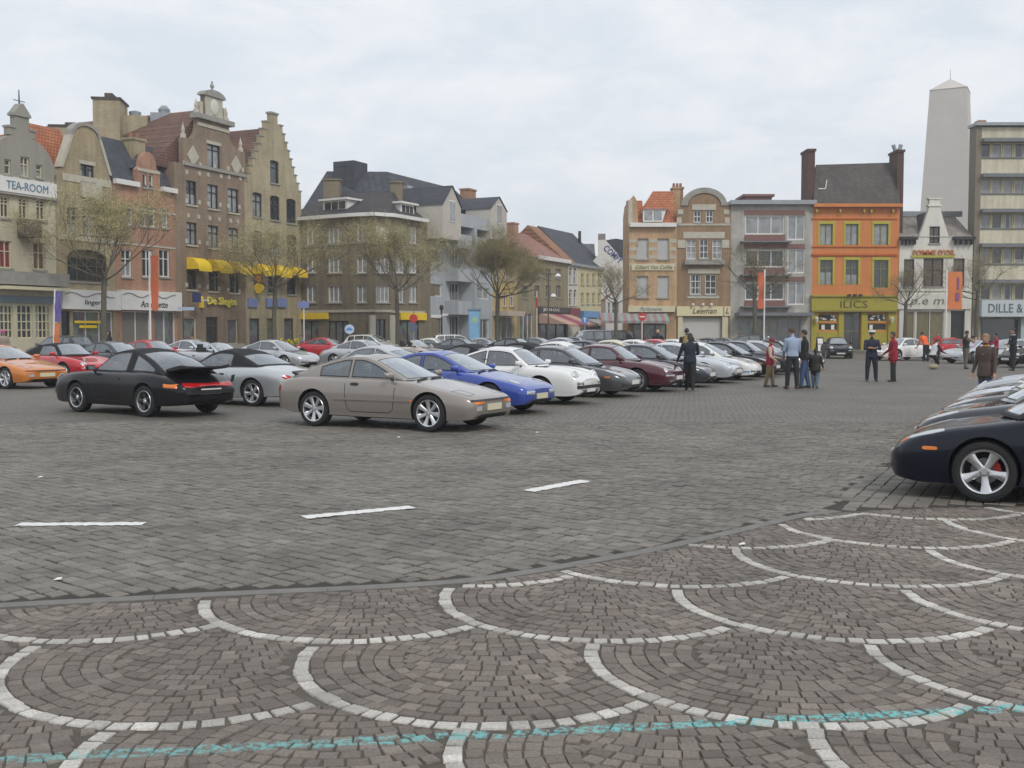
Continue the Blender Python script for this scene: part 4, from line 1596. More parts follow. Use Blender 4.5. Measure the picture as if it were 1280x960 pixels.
h.chimney(h.at(586, 250, 5)[0], h.at(595, 250, 5)[0], 5, 6, ztop, h.at(590, 238, 5)[1], rbr, pots=0)
for uc, v in ((505, 234), (530, 237), (563, 251)):
    x, z = h.at(uc, v, 3.6)
    MB().box(x - .5, x + .5, 3.0, 3.6, z - .5, z + .1).build('skylight', M_CURTAIN, h.root)
h.finish()

# ---------------------------------------------------------------- H..K: the street beyond
h = House('stepped_gable_house', 'narrow yellow brick house with steep slate roof behind the largest tree', street_pt(616), street_pt(646), 9)
W = h.W
ze = h.at(630, 318)[1]
yel = brick_mat('bright_yellow_brick', (.48, .34, .12), (.55, .41, .16), (.4, .3, .14), var=.18)
for v in (333, 365):
    for uc in (622, 631, 640):
        h.win(uc, 5, v, v + 18, cols=2, rows=(.7,), frame=M_WHITE)
h.win(631, 22, 396, 435, cols=3, rows=(), frame=M_WHITE, pane=M_SHOP, sill=None, name='shop_window')
xg, zg = h.at(625, 281)
out_l = [(0, 0), (W, 0), (W, ze), (xg + 2.2, ze)]
for k in range(5):
    z = ze + (zg - ze) * (k + 1) / 5
    out_l += [(xg + 2.2 - 1.8 * k / 5, z), (xg + 2.2 - 1.8 * (k + 1) / 5, z)]
out_l += [(xg + .4, zg + .6), (xg - .4, zg + .6)]
for k in range(4, -1, -1):
    z = ze + (zg - ze) * (k + 1) / 5
    out_l += [(max(.01, xg - 2.2 + 1.8 * (k + 1) / 5), z), (max(.005, xg - 2.2 + 1.8 * k / 5), z)]
out_l += [(0, ze)]
seen, o2 = set(), []
for p in out_l:
    if (round(p[0], 4), round(p[1], 4)) not in seen:
        seen.add((round(p[0], 4), round(p[1], 4)))
        o2.append(p)
h.wall(o2, yel, ze)
h.roof_x(0, W, ze, zg + .3, .42, 9, M_SLATE, yr=2.5)
MB().tube((xg, .2, zg + .6), (xg, .2, zg + 2.4), .05, .03, 5).ball((xg, .2, zg + 2.4), .16, .16, .16, 8, 6).build('weather_vane', M_BLACK, h.root)
h.px('awning', 627, 22, 389, 395, -1.6, -.05, mat('beige_canvas', (.5, .42, .34), .8))
h.finish()

h = House('town_house', 'drab yellow house with faded red tiled roof over a dark red shop front', street_pt(646), street_pt(710), 10)
W = h.W
ze = h.at(690, 325)[1]
dyb = brick_mat('drab_yellow_brick', (.28, .24, .14), (.33, .28, .17), (.25, .22, .15), var=.12)
for uc in (656, 671, 685, 698):
    h.win(uc, 6.5, 336, 348, cols=2, rows=(.6,), frame=mat('tan_paint', (.3, .25, .16), .6), pane=M_SHOP)
    h.win(uc, 6.5, 357, 372, cols=2, rows=(.6,), frame=mat('tan_paint', (.3, .25, .16), .6), pane=M_SHOP)
h.win(690, 36, 398, 432, cols=3, rows=(), frame=M_BLACK, pane=M_SHOP, sill=None, name='shop_window')
h.win(658, 16, 392, 435, cols=3, rows=(), frame=M_WHITE, pane=M_SHOP, sill=None, name='shop_window')
h.wall([(0, 0), (W, 0), (W, ze), (0, ze)], dyb, ze)
h.box('gutter', h.at(672, 320)[0], W, ze - .15, ze + .25, -.4, .02, M_WHITE)
sg = h.px('sign_board', 690, 40, 384, 391.5, -.3, -.02, mat('charcoal_board', (.05, .045, .045), .6))
h.text('JEAN-LUC', 686, 21, 385.5, 390, M_WHITE, y=-.33, parent=sg, bold=.01)
x0, x1, z0, z1 = h.rect(698, 50, 392, 407)
aw = h.awning(h.at(673, 395)[0], h.at(711, 395)[0], z0 + .1, z1, 3.4, mat('salmon_canvas', (.52, .34, .27), .8), m2=mat('dark_pink_canvas', (.3, .07, .11), .8), stripes=3)
rz = h.at(648, 291, 5)[1]
h.roof_x(0, W, ze, rz, -.1, 10, M_ROOF_RED)
h.chimney(h.at(642, 290, 4)[0], h.at(648, 290, 4)[0], 4, 5.2, ze, h.at(644, 280, 4)[1], rbr, pots=0)
for u_, v_ in ((676, 300), (700, 313)):
    pass
h.finish()

h = House('town_house', 'narrow white house with orange brown roof in the side street', street_pt(710), street_pt(722), 10)
W = h.W
ze = h.at(716, 331)[1]
for v in (338, 365):
    for uc in (713.2, 718.8):
        h.win(uc, 3.6, v, v + 17, cols=1, rows=(.6,), frame=M_WHITE, arch=.3)
h.wall([(0, 0), (W, 0), (W, ze), (0, ze)], mat('white_render', (.6, .58, .52), .85, var=.1), ze)
h.px('sign_board', 716, 13, 385, 395, -.3, -.02, mat('wine_red_board', (.22, .03, .05), .5))
h.box('gutter', 0, W, ze - .1, ze + .2, -.3, .02, M_ZINC)
h.roof_x(0, W, ze, h.at(690, 288, 5)[1], -.1, 10, brick_mat('rusty_tiles', (.3, .14, .07), (.36, .18, .09), (.18, .09, .05), .25, .22, .03, var=.2, slope=True))
h.finish()
h = House('town_house', 'pale yellow house with dark slate roof and skylights at the street end', street_pt(722), street_pt(762), 10)
W = h.W
ze = h.at(735, 334)[1]
for v in (342, 366):
    for uc in (728, 735, 742, 749):
        h.win(uc, 3.6, v, v + 14, cols=1, rows=(.6,), frame=M_CREAMW, pane=mat('pale_window', (.3, .28, .2), .2))
h.win(740, 30, 398, 428, cols=3, rows=(), frame=M_BLACK, pane=M_SHOP, sill=None, name='shop_window')
h.wall([(0, 0), (W, 0), (W, ze), (0, ze)], mat('pale_yellow_render', (.56, .5, .3), .85, var=.08), ze)
h.box('gutter', 0, W, ze - .1, ze + .2, -.3, .02, M_ZINC)
h.roof_x(0, W, ze, h.at(695, 290, 5)[1] + .25, -.1, 10, M_SLATE)
h.px('sign_board', 734, 20, 389, 397, -.6, -.02, mat('sky_blue_sign', (.12, .27, .5), .5))
x0, x1, z0, z1 = h.rect(742, 34, 397, 408)
h.awning(x0, x1, z0 + .3, z1, 2.2, mat('grey_canvas', (.33, .3, .27), .8))
h.finish()

# ---------------------------------------------------------------- L: COMFY house and the house before it
h = House('town_house', 'dark roofed house at the end of the street with white gable wall painted COMFY', vpt(716, 128), vpt(800, 128), 9)
W = h.W
ze = h.at(760, 345)[1]
M_WGABLE = mat('white_gable_wall', (.68, .66, .62), .85, var=.06)
xL, zT = h.at(748, 300)
out_l = [(0, 0), (W, 0), (W, ze), (h.at(780, 338)[0], h.at(780, 338)[1]), (h.at(779, 325)[0], h.at(779, 325)[1]), (h.at(757, 299)[0], zT), (xL, zT), (xL, h.at(748, 318)[1]), (h.at(730, 340)[0], h.at(730, 340)[1]), (0, h.at(730, 340)[1])]
h.wall(out_l, M_WGABLE, ze - 1)
MB().box(xL + .02, h.at(757, 290)[0], .05, .8, zT, h.at(752, 292)[1]).build('chimney', M_BR_GREY, h.root)
x0, z0 = h.at(766, 319)
tx = text('COMFY', h.root, x0 + .05, -.03, z0 + .1, 2.7, .8, mat('navy_letters', (.02, .04, .2), .5), rot=(pi / 2, 0, 0), bold=.02)
tx.rotation_euler = (pi / 2, radians(42), 0)
MB().add([(0, .45, ze - 1), (0, 6, h.at(735, 308)[1] + .8), (xL - .02, 6, h.at(735, 308)[1] + .8), (xL - .02, .45, ze - 1), (0, 11, ze - 1), (xL - .02, 11, ze - 1)], [(3, 2, 1, 0), (1, 2, 5, 4)]).build('roof', brick_mat('grey_slates', (.13, .13, .135), (.17, .17, .175), (.09, .09, .09), .22, .16, .02, slope=True), h.root)
MB().prism([(h.at(757, 299)[0], zT), (h.at(779, 325)[0] + .1, h.at(779, 325)[1]), (h.at(779, 303)[0] + 2, h.at(779, 303)[1]), (h.at(770, 298)[0], zT + .2)], .3, 8).build('roof', M_SLATE, h.root)
x0, z0 = h.at(726.5, 312)
MB().tube((x0, 3, z0 - 1), (x0, 3, h.at(726, 286)[1]), .2, .18, 8).build('flue_pipe', M_BLACK, h.root)
h.finish()
h = House('shop_pavilion', 'small white gabled house front at the bend of the side street', vpt(757, 112), vpt(777, 112), 6)
W = h.W
ze = h.at(767, 374)[1]
for uc in (761, 766.5, 772):
    h.win(uc, 3.6, 378, 402, cols=1, rows=(.7,), frame=M_WHITE, sill=None)
h.wall([(0, 0), (W, 0), (W, ze), (W / 2, h.at(767, 366)[1]), (0, ze)], M_WGABLE, ze)
h.roof_y(-.1, W + .1, ze, h.at(767, 365)[1], .42, 6, M_ROOF_RED)
h.finish()

# ================================================================== THE RIGHT ROW, square to the view, 90 m away
RZ = 90.0
rowr = 'houses in a row along the far side'
rp = lambda u: vpt(u, RZ)
h = House('brick_house', 'orange brick house banded with pale stone and closed white shutters', rp(786), rp(845.5), 5.2, group=rowr)
W = h.W
obr = brick_mat('orange_brick', (.46, .28, .14), (.55, .35, .19), (.43, .32, .21), var=.2)
ze = h.at(812, 284)[1]
M_SHUT = mat('closed_roller_shutter', (.45, .45, .45), .6, var=.05)
for vt, vb in ((298, 324), (345, 372)):
    for uc in (803, 829):
        h.win(uc, 15, vt, vb, cols=1, rows=(), frame=M_PALEST, pane=M_SHUT)
h.win(812, 42, 405, 437, cols=3, rows=(), frame=M_BLACK, pane=M_SHOP, sill=None, name='shop_window')
h.wall([(0, 0), (W, 0), (W, ze), (0, ze)], obr, ze)
for v in (299, 309, 319, 329):
    for uc, w in ((791, 9), (816, 10), (841, 8)):
        h.px('stone_band', uc, w, v, v + 4.5, -.03, .01, M_PALEST)
h.px('gutter', 816, 58, 279, 284, -.45, .02, M_WHITE)
sg = h.px('sign_board', 816, 53, 330, 338, -.1, -.01, M_CREAMW)
h.text('Gilbert Van Coillie', 817, 46, 331.5, 336.5, mat('olive_letters', (.14, .13, .04), .5), y=-.12, parent=sg, shear=.3)
sg = h.px('sign_board', 814, 58, 382.5, 390, -.35, -.01, M_CREAMW)
h.text('Parfumerie', 813, 27, 384, 388.5, mat('blue_letters', (0.06, 0.16, 0.27), .5), y=-.37, parent=sg, shear=.3)
x0, x1, z0, z1 = h.rect(803, 72, 391, 401)
h.awning(x0 - 1.2, x1 - .4, z0, z1, 1.8, mat('grey_red_canvas', (.33, .18, .19), .8), m2=mat('grey_green_canvas', (.25, .33, .31), .8), stripes=18)
# side gable on the street corner, and the hipped orange roof
zr = h.at(828, 239, 2.6)[1]
MB().add([(.3, .02, ze), (W, .02, ze), (W, 5.2, ze), (.3, 5.2, ze), (h.at(816, 239, 2.6)[0], 2.6, zr), (W, 2.6, zr)], [(0, 1, 5, 4), (2, 3, 4, 5), (3, 0, 4), (1, 2, 5)]).build('roof', M_ROOF_ORANGE, h.root)
xg0, xg1 = h.at(779, 262)[0], h.at(800, 262)[0]
MB().add([(.1, 1.5, ze), (xg1 + .6, 1.5, ze), (.1, 3.4, h.at(790, 250, 3)[1]), (xg1 + .6, 3.4, h.at(790, 250, 3)[1]), (.1, 5, ze), (xg1 + .6, 5, ze)], [(0, 1, 3, 2), (2, 3, 5, 4)]).build('roof', M_ROOF_ORANGE, h.root)
z_ = h.at(783, 250)[1]
MB().prism([(-.02, ze - 1.5), (.75, ze - 1.5), (.7, z_ - 1), (.6, z_), (.35, z_ + .4), (.1, z_), (-.02, z_ - 1)], .01, 5.0).build('side_gable', obr, h.root)
h.px('gable_coping', 788, 5, 250, 283, -.06, -.004, M_PALEST)
x0, x1, z0, z1 = h.rect(816, 24, 262, 277)
dr = MB().prism([(x0, z0), (x1, z0), (x1 + .35, z1), (x0, z1)], .1, 2.2).build('dormer', M_WHITE, h.root)
MB().add([(x0 - .1, 0, z1), (x1 + .5, 0, z1), (x1 + .9, 2.6, z1 + .55), (x0 + .5, 2.6, z1 + .55)], [(0, 1, 2, 3)]).build('dormer_roof', M_ROOF_RED, dr)
for q in range(2):
    MB().box(x0 + .12 + q * .78, x0 + .78 + q * .78, .07, .096, z0 + .12, z1 - .12).build('pane', M_CURTAIN, dr)
h.chimney(h.at(848, 240)[0], h.at(857, 240)[0], 3, 4.2, ze, h.at(852, 236, 3)[1], obr, pots=2)
h.finish()

h = House('gabled_house', 'brown brick house with rounded gable and cream shop sign', rp(845.5), rp(912.5), 9, group=rowr)
W = h.W
bbr = brick_mat('warm_brown_brick', (.26, .16, .085), (.32, .2, .11), (.27, .2, .13), var=.18)
xm = h.at(881, 250)[0]
zs_ = h.at(881, 263)[1]
zt = h.at(881, 237.5)[1]
h.win(871.8, 9, 263, 278, cols=2, rows=(.5,), frame=M_WHITE)
h.win(887, 9, 263, 278, cols=2, rows=(.5,), frame=M_WHITE)
h.win(864, 12, 300, 324, cols=2, rows=(.33, .66), frame=M_WHITE, pane=M_CURTAIN)
h.win(880, 11, 299, 323, cols=2, rows=(.33, .66), frame=M_WHITE)
h.win(896.5, 12, 300, 324, cols=2, rows=(.33, .66), frame=M_WHITE, pane=M_CURTAIN)
h.win(869.5, 14, 343, 368, cols=2, rows=(.33, .66), frame=M_WHITE)
h.win(888.5, 14, 343, 368, cols=2, rows=(.33, .66), frame=M_WHITE)
h.win(877.5, 49, 397, 438, cols=1, rows=(), frame=M_PALEST, pane=mat('pale_roller_shutter', (.5, .49, .46), .6, var=.04), sill=None, name='shutter')
out_l = [(0, 0), (W, 0), (W, zs_), (W - .3, h.at(881, 256)[1])] + arc_pts(.55, W - .55, h.at(881, 256)[1], zt, 12) + [(.3, h.at(881, 256)[1]), (0, zs_)]
h.wall(out_l, bbr, zs_ - .4)
ar1, ar2 = arc_pts(.35, W - .35, h.at(881, 257)[1], zt + .2, 14), arc_pts(.85, W - .85, h.at(881, 257)[1], zt - .25, 14)
mb = MB()
for k in range(14):
    mb.prism([ar1[k], ar1[k + 1], ar2[k + 1], ar2[k]][::-1], -.12, .46)
mb.build('gable_coping', M_GREYST, h.root)
for uc, w, vt, vb in ((880, 30, 255.5, 262.5), (850.5, 7, 262, 268), (908, 7, 262, 268), (849, 6, 272, 280), (909, 6, 272, 280), (880, 66, 279.5, 282), (880, 52, 290, 298), (880, 40, 336, 342), (852, 10, 300, 310), (907, 9, 300, 310), (879, 40, 370, 373)):
    h.px('stone_band', uc, w, vt, vb, -.06, .01, M_PALEST)
h.px('balcony_rail', 880, 50, 326, 331, -.5, -.01, M_GREYST)
sg = h.px('sign_board', 874.5, 58, 383, 395, -.3, -.01, mat('cream_sign', (.68, .6, .38), .5))
h.text('Leeman', 880, 30, 385, 392, mat('dark_brown_letters', (.06, .035, .02), .5), y=-.32, parent=sg, shear=.3)
sg2 = h.px('sign_board', 908.5, 8, 383, 395, -.3, -.01, mat('cream_sign', (.68, .6, .38), .5))
h.text('L', 908.5, 4.5, 385, 392, mat('dark_brown_letters', (.06, .035, .02), .5), y=-.32, parent=sg2, shear=.3)
for uc in (865, 877.5, 888):
    x, z = h.at(uc, 381)
    MB().ball((x, -.5, z), .13, .13, .13, 8, 6).tube((x, -.4, z), (x, -.01, z + .05), .03, .03, 5).build('lamp', M_WHITE, h.root)
h.px('pilaster', 850, 6, 395.5, 439, -.2, -.01, M_CREAMW)
h.px('pilaster', 906, 7, 395.5, 439, -.2, -.01, M_CREAMW)
h.roof_y(.5, W - .5, zs_ - .4, zt - .5, .42, 9, M_ROOF_BROWN)
h.chimney(h.at(861, 238)[0], h.at(866, 238)[0], 5, 6, zs_, h.at(863, 236, 5)[1], bbr, pots=1)
h.finish()

h = House('apartment_block', 'flat roofed grey block with brown panels and wide window bands', rp(912.5), rp(1014), 10, cat='apartment block', group=rowr)
W = h.W
ze = h.at(960, 256)[1]
M_GRYST2 = brick_mat('grey_stone_cladding', (.35, .335, .3), (.42, .405, .365), (.28, .27, .245), .9, .45, .01, var=.16)
M_PANEL = mat('brown_red_panel', (.2, .1, .085), .7, var=.1)
fl = [(270, 293, 302), (312, 334, 343.5), (353, 375, 383)]
for vt, vb, vp in fl:
    h.win(956, 49, vt, vb, cols=3, rows=(), frame=M_WHITE, pane=M_CURTAIN if vt < 300 else M_GLASS_DARK, sill=None, fw=.1)
    h.win(995.5, 22, vt - 1, vp - 2, cols=2, rows=(), frame=M_WHITE, pane=M_CURTAIN, sill=None, fw=.1)
h.win(938, 32, 399, 438, cols=2, rows=(), frame=M_ZINC, pane=M_SHOP, sill=None, name='shop_window')
h.win(980, 42, 399, 438, cols=3, rows=(), frame=M_ZINC, pane=M_SHOP, sill=None, name='shop_window')
h.wall([(0, 0), (W, 0), (W, ze), (0, ze)], M_GRYST2, ze)
h.box('roof_slab', -.1, W + .2, ze, ze + .35, -.5, 10, M_ZINC)
for vt, vb, vp in fl:
    h.px('panel', 956, 50, vb + .6, vp, -.12, -.01, M_PANEL)
    h.px('panel', 968, 76, vt - 7, vt - 1.4, -.05, -.01, M_PANEL)
    h.px('ledge', 956, 62, vp, vp + 1.6, -.8, -.01, M_DOORST)
h.px('canopy', 965, 92, 391, 395, -1.6, -.01, M_DOORST)
x0, x1 = h.at(938, 250)[0], h.at(972, 250)[0]
MB().box(x0, x1, 2, 5, ze + .36, h.at(955, 242)[1]).box(x0 - .2, x1 + .2, 1.8, 5.2, h.at(955, 242)[1], h.at(955, 242)[1] + .2).build('lift_house', M_PANEL, h.root)
h.finish()

# ---------------------------------------------------------------- P: orange house
h = House('town_house', 'bright orange painted house with green window frames and yellow shop front', rp(1014), rp(1122), 10, group=rowr)
W = h.W
M_OR = mat('orange_plaster', (.57, .205, .06), .8, var=.13, vscale=1.2, streak=True)
M_LIME = mat('lime_paint', (.42, .38, .04), .6, var=.06)
M_OLIVE = mat('olive_paint', (.2, .2, .05), .5)
M_MUSTARD = mat('mustard_paint', (.36, .31, .03), .6, var=.1)
ze = h.at(1068, 259)[1]
for uc, w in ((1033, 16), (1065, 16), (1101.5, 18)):
    h.win(uc, w, 280, 306.5, cols=2, rows=(), frame=M_OLIVE, pane=M_CURTAIN, sill=None)
    h.win(uc, w, 325, 356 if uc < 1090 else 360, cols=2, rows=(.68,), frame=M_OLIVE, pane=M_GLASS_DARK, sill=None)
h.win(1035, 24, 392, 402, cols=1, rows=(), frame=M_MUSTARD, pane=M_BLACK, sill=None, name='shop_window')
h.win(1035, 24, 404, 413, cols=1, rows=(), frame=M_MUSTARD, pane=M_BLACK, sill=None, name='shop_window')
h.win(1096.5, 24, 392, 402, cols=1, rows=(), frame=M_MUSTARD, pane=M_BLACK, sill=None, name='shop_window')
h.win(1096.5, 24, 404, 413, cols=1, rows=(), frame=M_MUSTARD, pane=M_BLACK, sill=None, name='shop_window')
h.win(1065.5, 21, 390, 438, cols=2, rows=(.5,), frame=mat('dark_mustard_paint', (.2, .17, .03), .6), pane=M_GLASS_DARK, sill=None, name='door')
h.wall([(0, 0), (W, 0), (W, ze), (0, ze)], M_OR, ze)
for uc, w in ((1033, 16), (1065, 16), (1101.5, 18)):
    for vt, vb in ((280, 306.5), (325, 356 if uc < 1090 else 360)):
        x0, x1, z0, z1 = h.rect(uc, w, vt, vb)
        mb = MB()
        mb.box(x0 - .17, x0, -.04, .01, z0, z1).box(x1, x1 + .17, -.04, .01, z0, z1).box(x0 - .17, x1 + .17, -.06, .01, z1, z1 + .24)
        mb.build('window_surround', M_LIME, h.root)
h.box('cornice', -.03, W + .05, ze - .02, ze + .25, -.55, .3, M_OR)
for uc in (1020, 1049, 1079, 1088, 1115):
    h.px('bracket', uc, 2, 262, 266, -.35, -.01, M_LIME)
h.px('string_course', 1068, 107, 273, 274.2, -.08, -.004, mat('dark_orange_plaster', (.5, .12, .02), .8))
h.px('string_course', 1068, 107, 317, 319.5, -.14, -.004, mat('dark_orange_plaster', (.5, .12, .02), .8))
h.px('string_course', 1068, 107, 308, 309, -.1, -.004, mat('dark_orange_plaster', (.5, .12, .02), .8))
fs_ = h.px('shop_fascia', 1067, 107, 371, 388, -.3, -.01, M_MUSTARD)
h.px('cornice', 1067, 108, 369, 371, -.45, -.01, M_MUSTARD)
h.px('cornice', 1067, 108, 388, 390, -.4, -.01, mat('dark_mustard_paint', (.2, .17, .03), .6))
h.text('ILICS', 1066, 34, 376, 385, mat('dark_olive_letters', (.08, .07, .015), .5), y=-.32, parent=fs_, bold=.0)
for a, w in ((1018, 8), (1051, 6), (1080, 7), (1115, 10)):
    h.px('pilaster', a, w, 390, 438, -.14, -.01, M_MUSTARD)
h.px('panel', 1035, 25, 415, 431, -.06, -.004, M_MUSTARD)
h.px('panel', 1096, 25, 415, 431, -.06, -.004, M_MUSTARD)
h.px('plinth', 1035, 32, 431, 439, -.18, -.01, M_DOORST)
h.px('plinth', 1098, 36, 431, 439, -.18, -.01, M_DOORST)
M_PAPER = mat('paper_white', (.75, .73, .68), .7)
for uc, v in ((1029, 409), (1041, 409), (1089, 409)):
    h.px('poster', uc, 4, v - 3, v + 3, .02, .05, M_PAPER)
for u0 in (1035, 1096.5):
    rr_ = random.Random(int(u0))
    x, z = h.at(u0, 397)
    mb = MB()
    for k in range(12):
        mb.ball((x + rr_.uniform(-.65, .65), .1, z + rr_.uniform(-.2, .2)), rr_.uniform(.05, .13), .02, rr_.uniform(.05, .11), 6, 4)
    mb.build('painted_lettering', M_PAPER, h.root)['kind'] = 'stuff'
for uc in (1019, 1113):
    x, z = h.at(uc, 400)
    MB().lathe([(.05, z - .3), (.2, z + .15), (.06, z + .25)], 8, 'z', (x, -.4, 0)).tube((x, -.38, z), (x, -.12, z + .1), .03, .03, 5).build('wall_lantern', mat('lantern_glass', (.7, .68, .55), .3), h.root)
for uc in (1059, 1066, 1073):
    x, z = h.at(uc, 371)
    MB().box(x - .12, x + .12, -.7, -.45, z + .02, z + .2).build('spotlight', M_BLACK, h.root)
rl, rr2 = h.at(1020, 206, 2), h.at(1121, 203, 2)
MB().add([(.02, -.1, ze + .26), (W - .02, -.1, ze + .26), (rl[0], 2, rl[1]), (rr2[0], 2, rr2[1]), (rl[0], 8, ze), (rr2[0], 8, ze)], [(0, 1, 3, 2), (2, 3, 5, 4), (1, 5, 3), (0, 2, 4)]).build('roof', M_SLATE_BR, h.root)
for uc, w, vt, side in ((1014, 9, 189, 0), (1125.5, 8, 190, 1)):
    x0, x1 = h.at(uc - w / 2, 220, .6)[0], h.at(uc + w / 2, 220, .6)[0]
    zt_ = h.at(uc, vt, .6)[1]
    c = MB().box(x0, x1, .6, 2.6, ze - 2.5 * side - .3, zt_).box(x0 - .08, x1 + .08, .5, 2.7, zt_, zt_ + .2).build('chimney', mat('dark_red_brick', (.085, .045, .038), .85, var=.15), h.root)
    if side:
        MB().tube((x0 + .1, 1.5, zt_ + .2), (x0 - .05, 1.5, zt_ + .75), .14, .18, 8).tube((x1 - .1, 1.5, zt_ + .2), (x1 + .05, 1.5, zt_ + .75), .14, .18, 8).box(x0, x1, 1.3, 1.7, zt_ + .2, zt_ + .4).build('chimney_pot', M_ZINC, c)
x, z = h.at(1023, 236, .7)
MB().tube((x, .7, z), (x + .6, .7, z), .05, .05, 5).tube((x + .6, .7, z), (x + .7, .7, z + .75), .05, .05, 5).build('vent_pipe', M_WHITE, h.root)
for uc, v, w in ((1037.5, 253, 11), (1066, 252, 4)):
    x, z = h.at(uc, v, .6)
    MB().box(x - w * .03, x + w * .03, .35, .75, z - .15, z + .2).build('skylight', M_ZINC, h.root)
h.finish()

# ---------------------------------------------------------------- Q: white gabled house
h = House('gabled_house', 'white painted house with pointed gable and orange sign next to the orange house', rp(1122.5), rp(1214), 10, group=rowr)
W = h.W
M_WH = mat('white_house_paint', (.64, .62, .55), .8, var=.15, vscale=1.4, streak=True)
ze = h.at(1168, 300)[1]
zi = h.at(1168, 272)[1]
h.win(1168.5, 13, 283, 304, cols=2, rows=(), frame=M_BLACK, pane=mat('brown_curtain', (.13, .1, .085), .3))
brw = mat('brown_window_pane', (.11, .085, .065), .15, var=.2)
h.win(1136.5, 13, 324, 358, cols=1, rows=(.6,), frame=M_BLACK, pane=brw)
h.win(1167, 25, 323, 358, cols=2, rows=(.6,), frame=M_BLACK, pane=brw)
h.win(1199, 14, 323, 358, cols=1, rows=(.6,), frame=M_BLACK, pane=brw)
sh_ = mat('olive_shop_curtain', (.19, .165, .09), .3, var=.2)
h.win(1135.5, 17, 388.5, 436, cols=1, rows=(), frame=M_WHITE, pane=sh_, sill=None, name='shop_window')
h.win(1163, 35, 388.5, 436, cols=2, rows=(), frame=M_WHITE, pane=sh_, sill=None, name='shop_window')
h.win(1197, 17, 388.5, 438, cols=1, rows=(.65,), frame=M_BLACK, pane=M_BLACK, sill=None, name='door')
gx0, gx1, gxm = h.at(1145, 300)[0], h.at(1190, 300)[0], h.at(1168.5, 250)[0]
zt = h.at(1168, 249)[1]
out_l = [(0, 0), (W, 0), (W, ze), (gx1, ze), (gx1, ze + .15), (gx1 + .1, h.at(1168, 296)[1] + .1)]
cv = [(gxm + .45 + (gx1 - .25 - gxm - .45) * (1 - k / 6) ** 1.15, h.at(1168, 296)[1] + (h.at(1168, 258)[1] - h.at(1168, 296)[1]) * (k / 6)) for k in range(7)]
out_l += cv + [(gxm + .45, zt), (gxm - .45, zt)] + [(2 * gxm - x, z) for x, z in cv[::-1]] + [(gx0 - .1, h.at(1168, 296)[1] + .1), (gx0, ze + .15), (gx0, ze), (0, ze)]
h.wall(out_l, M_WH, ze)
h.box('gable_cap', gxm - .6, gxm + .6, h.at(1168, 258)[1], h.at(1168, 258)[1] + .15, -.08, .44, M_WH)
h.box('gable_cap', gxm - .55, gxm + .55, zt, zt + .12, -.06, .46, M_WH)
for a, b_ in ((-.02, gx0 - .02), (gx1 + .02, W + .02)):
    h.box('eaves', a, b_, ze, ze + .25, -.55, .2, M_BLACK)
    n_ = 4
    for k in range(n_):
        x = a + (b_ - a) * (k + .5) / n_
        h.box('bracket', x - .06, x + .06, ze - .4, ze - .002, -.4, -.01, M_BLACK)
zr = h.at(1168, 268, 3)[1]
h.roof_x(0, W, ze + .26, zr, -.05, 8, brick_mat('taupe_slates', (.25, .22, .19), (.3, .27, .24), (.18, .16, .14), .25, .2, .025, slope=True))
h.box('ridge_gutter', -.05, W + .6, zr - .1, zr + .35, 3.7, 4.1, M_ZINC)
h.roof_y(gx0 + .2, gx1 - .2, ze + .2, h.at(1168, 262)[1], .42, 4, M_SLATE_BR, name='dormer_roof')
sg = h.px('hanging_letters_board', 1166, 54, 319, 322, -.12, -.01, M_LIME)
h.text('POMME D\'OR', 1167, 52, 312, 319.5, mat('rust_letters', (.5, .17, .05), .5), y=-.1, bold=.02, depth=.04)
fs_ = h.px('shop_fascia', 1167, 92, 368, 386.5, -.25, -.01, M_WH)
h.text('p.e mar', 1166, 60, 374, 384, mat('grey_letters', (.16, .16, .14), .5), y=-.27, parent=fs_, shear=.2)
for uc in (1127, 1209):
    h.px('pilaster', uc, 7, 387, 438, -.14, -.01, M_WH)
h.px('string_course', 1168, 91, 361, 364, -.1, -.01, M_WH)
h.finish()

# ---------------------------------------------------------------- R: cream apartment block at the right edge
h = House('apartment_block', 'cream tiled apartment block above the DILLE shop at the right edge', rp(1214.5), rp(1400), 12, cat='apartment block', group=rowr)
W = h.W
M_CREAM = brick_mat('cream_tiles', (.56, .52, .39), (.6, .555, .42), (.5, .46, .35), .3, .15, .006, var=.05)
ze = h.at(1250, 159)[1]
xs = h.at(1226, 200)[0]
M_PIER = mat('taupe_brick', (.2, .175, .13), .85, var=.12)
fl = [(178, 197), (222, 242), (266, 285.5), (309, 330), (354, 375)]
yell = mat('yellowed_frame', (.6, .53, .3), .5)
pa = [M_CURTAIN, M_CURTAIN, M_GLASS_DARK, M_GLASS_DARK, M_GLASS_DARK]
for (vt, vb), pn in zip(fl, pa):
    u = 1227
    while u < 1395:
        x0, z1 = h.at(u, vt)
        x1 = h.at(u + 13.6, vt)[0]
        z0 = h.at(u, vb)[1]
        h.window(x0, x1, z0, z1, cols=1, rows=(), frame=yell, pane=random.choice([M_CURTAIN, pn, M_GLASS_DARK]), sill=None, fw=.09, hole=False, rec=.35)
        u += 14.2
ys = [0, *[h.at(1250, v)[1] for p in fl[::-1] for v in (p[1], p[0])], ze]
mb = MB()
mb.box(0, xs, -.1, 1.2, 0, ze + .1, 1)
mb.add([(xs, 1.2, 0), (xs + 4.5, 12, 0), (xs, 1.2, ze), (xs + 4.5, 12, ze)], [(0, 2, 3, 1)], 1)
zsh_ = h.at(1250, 392)[1]
for k in range(0, len(ys) - 1, 2):
    mb.box(xs + .01, W, 0, .3, max(ys[k], zsh_ + .4) if k == 0 else ys[k], ys[k + 1])
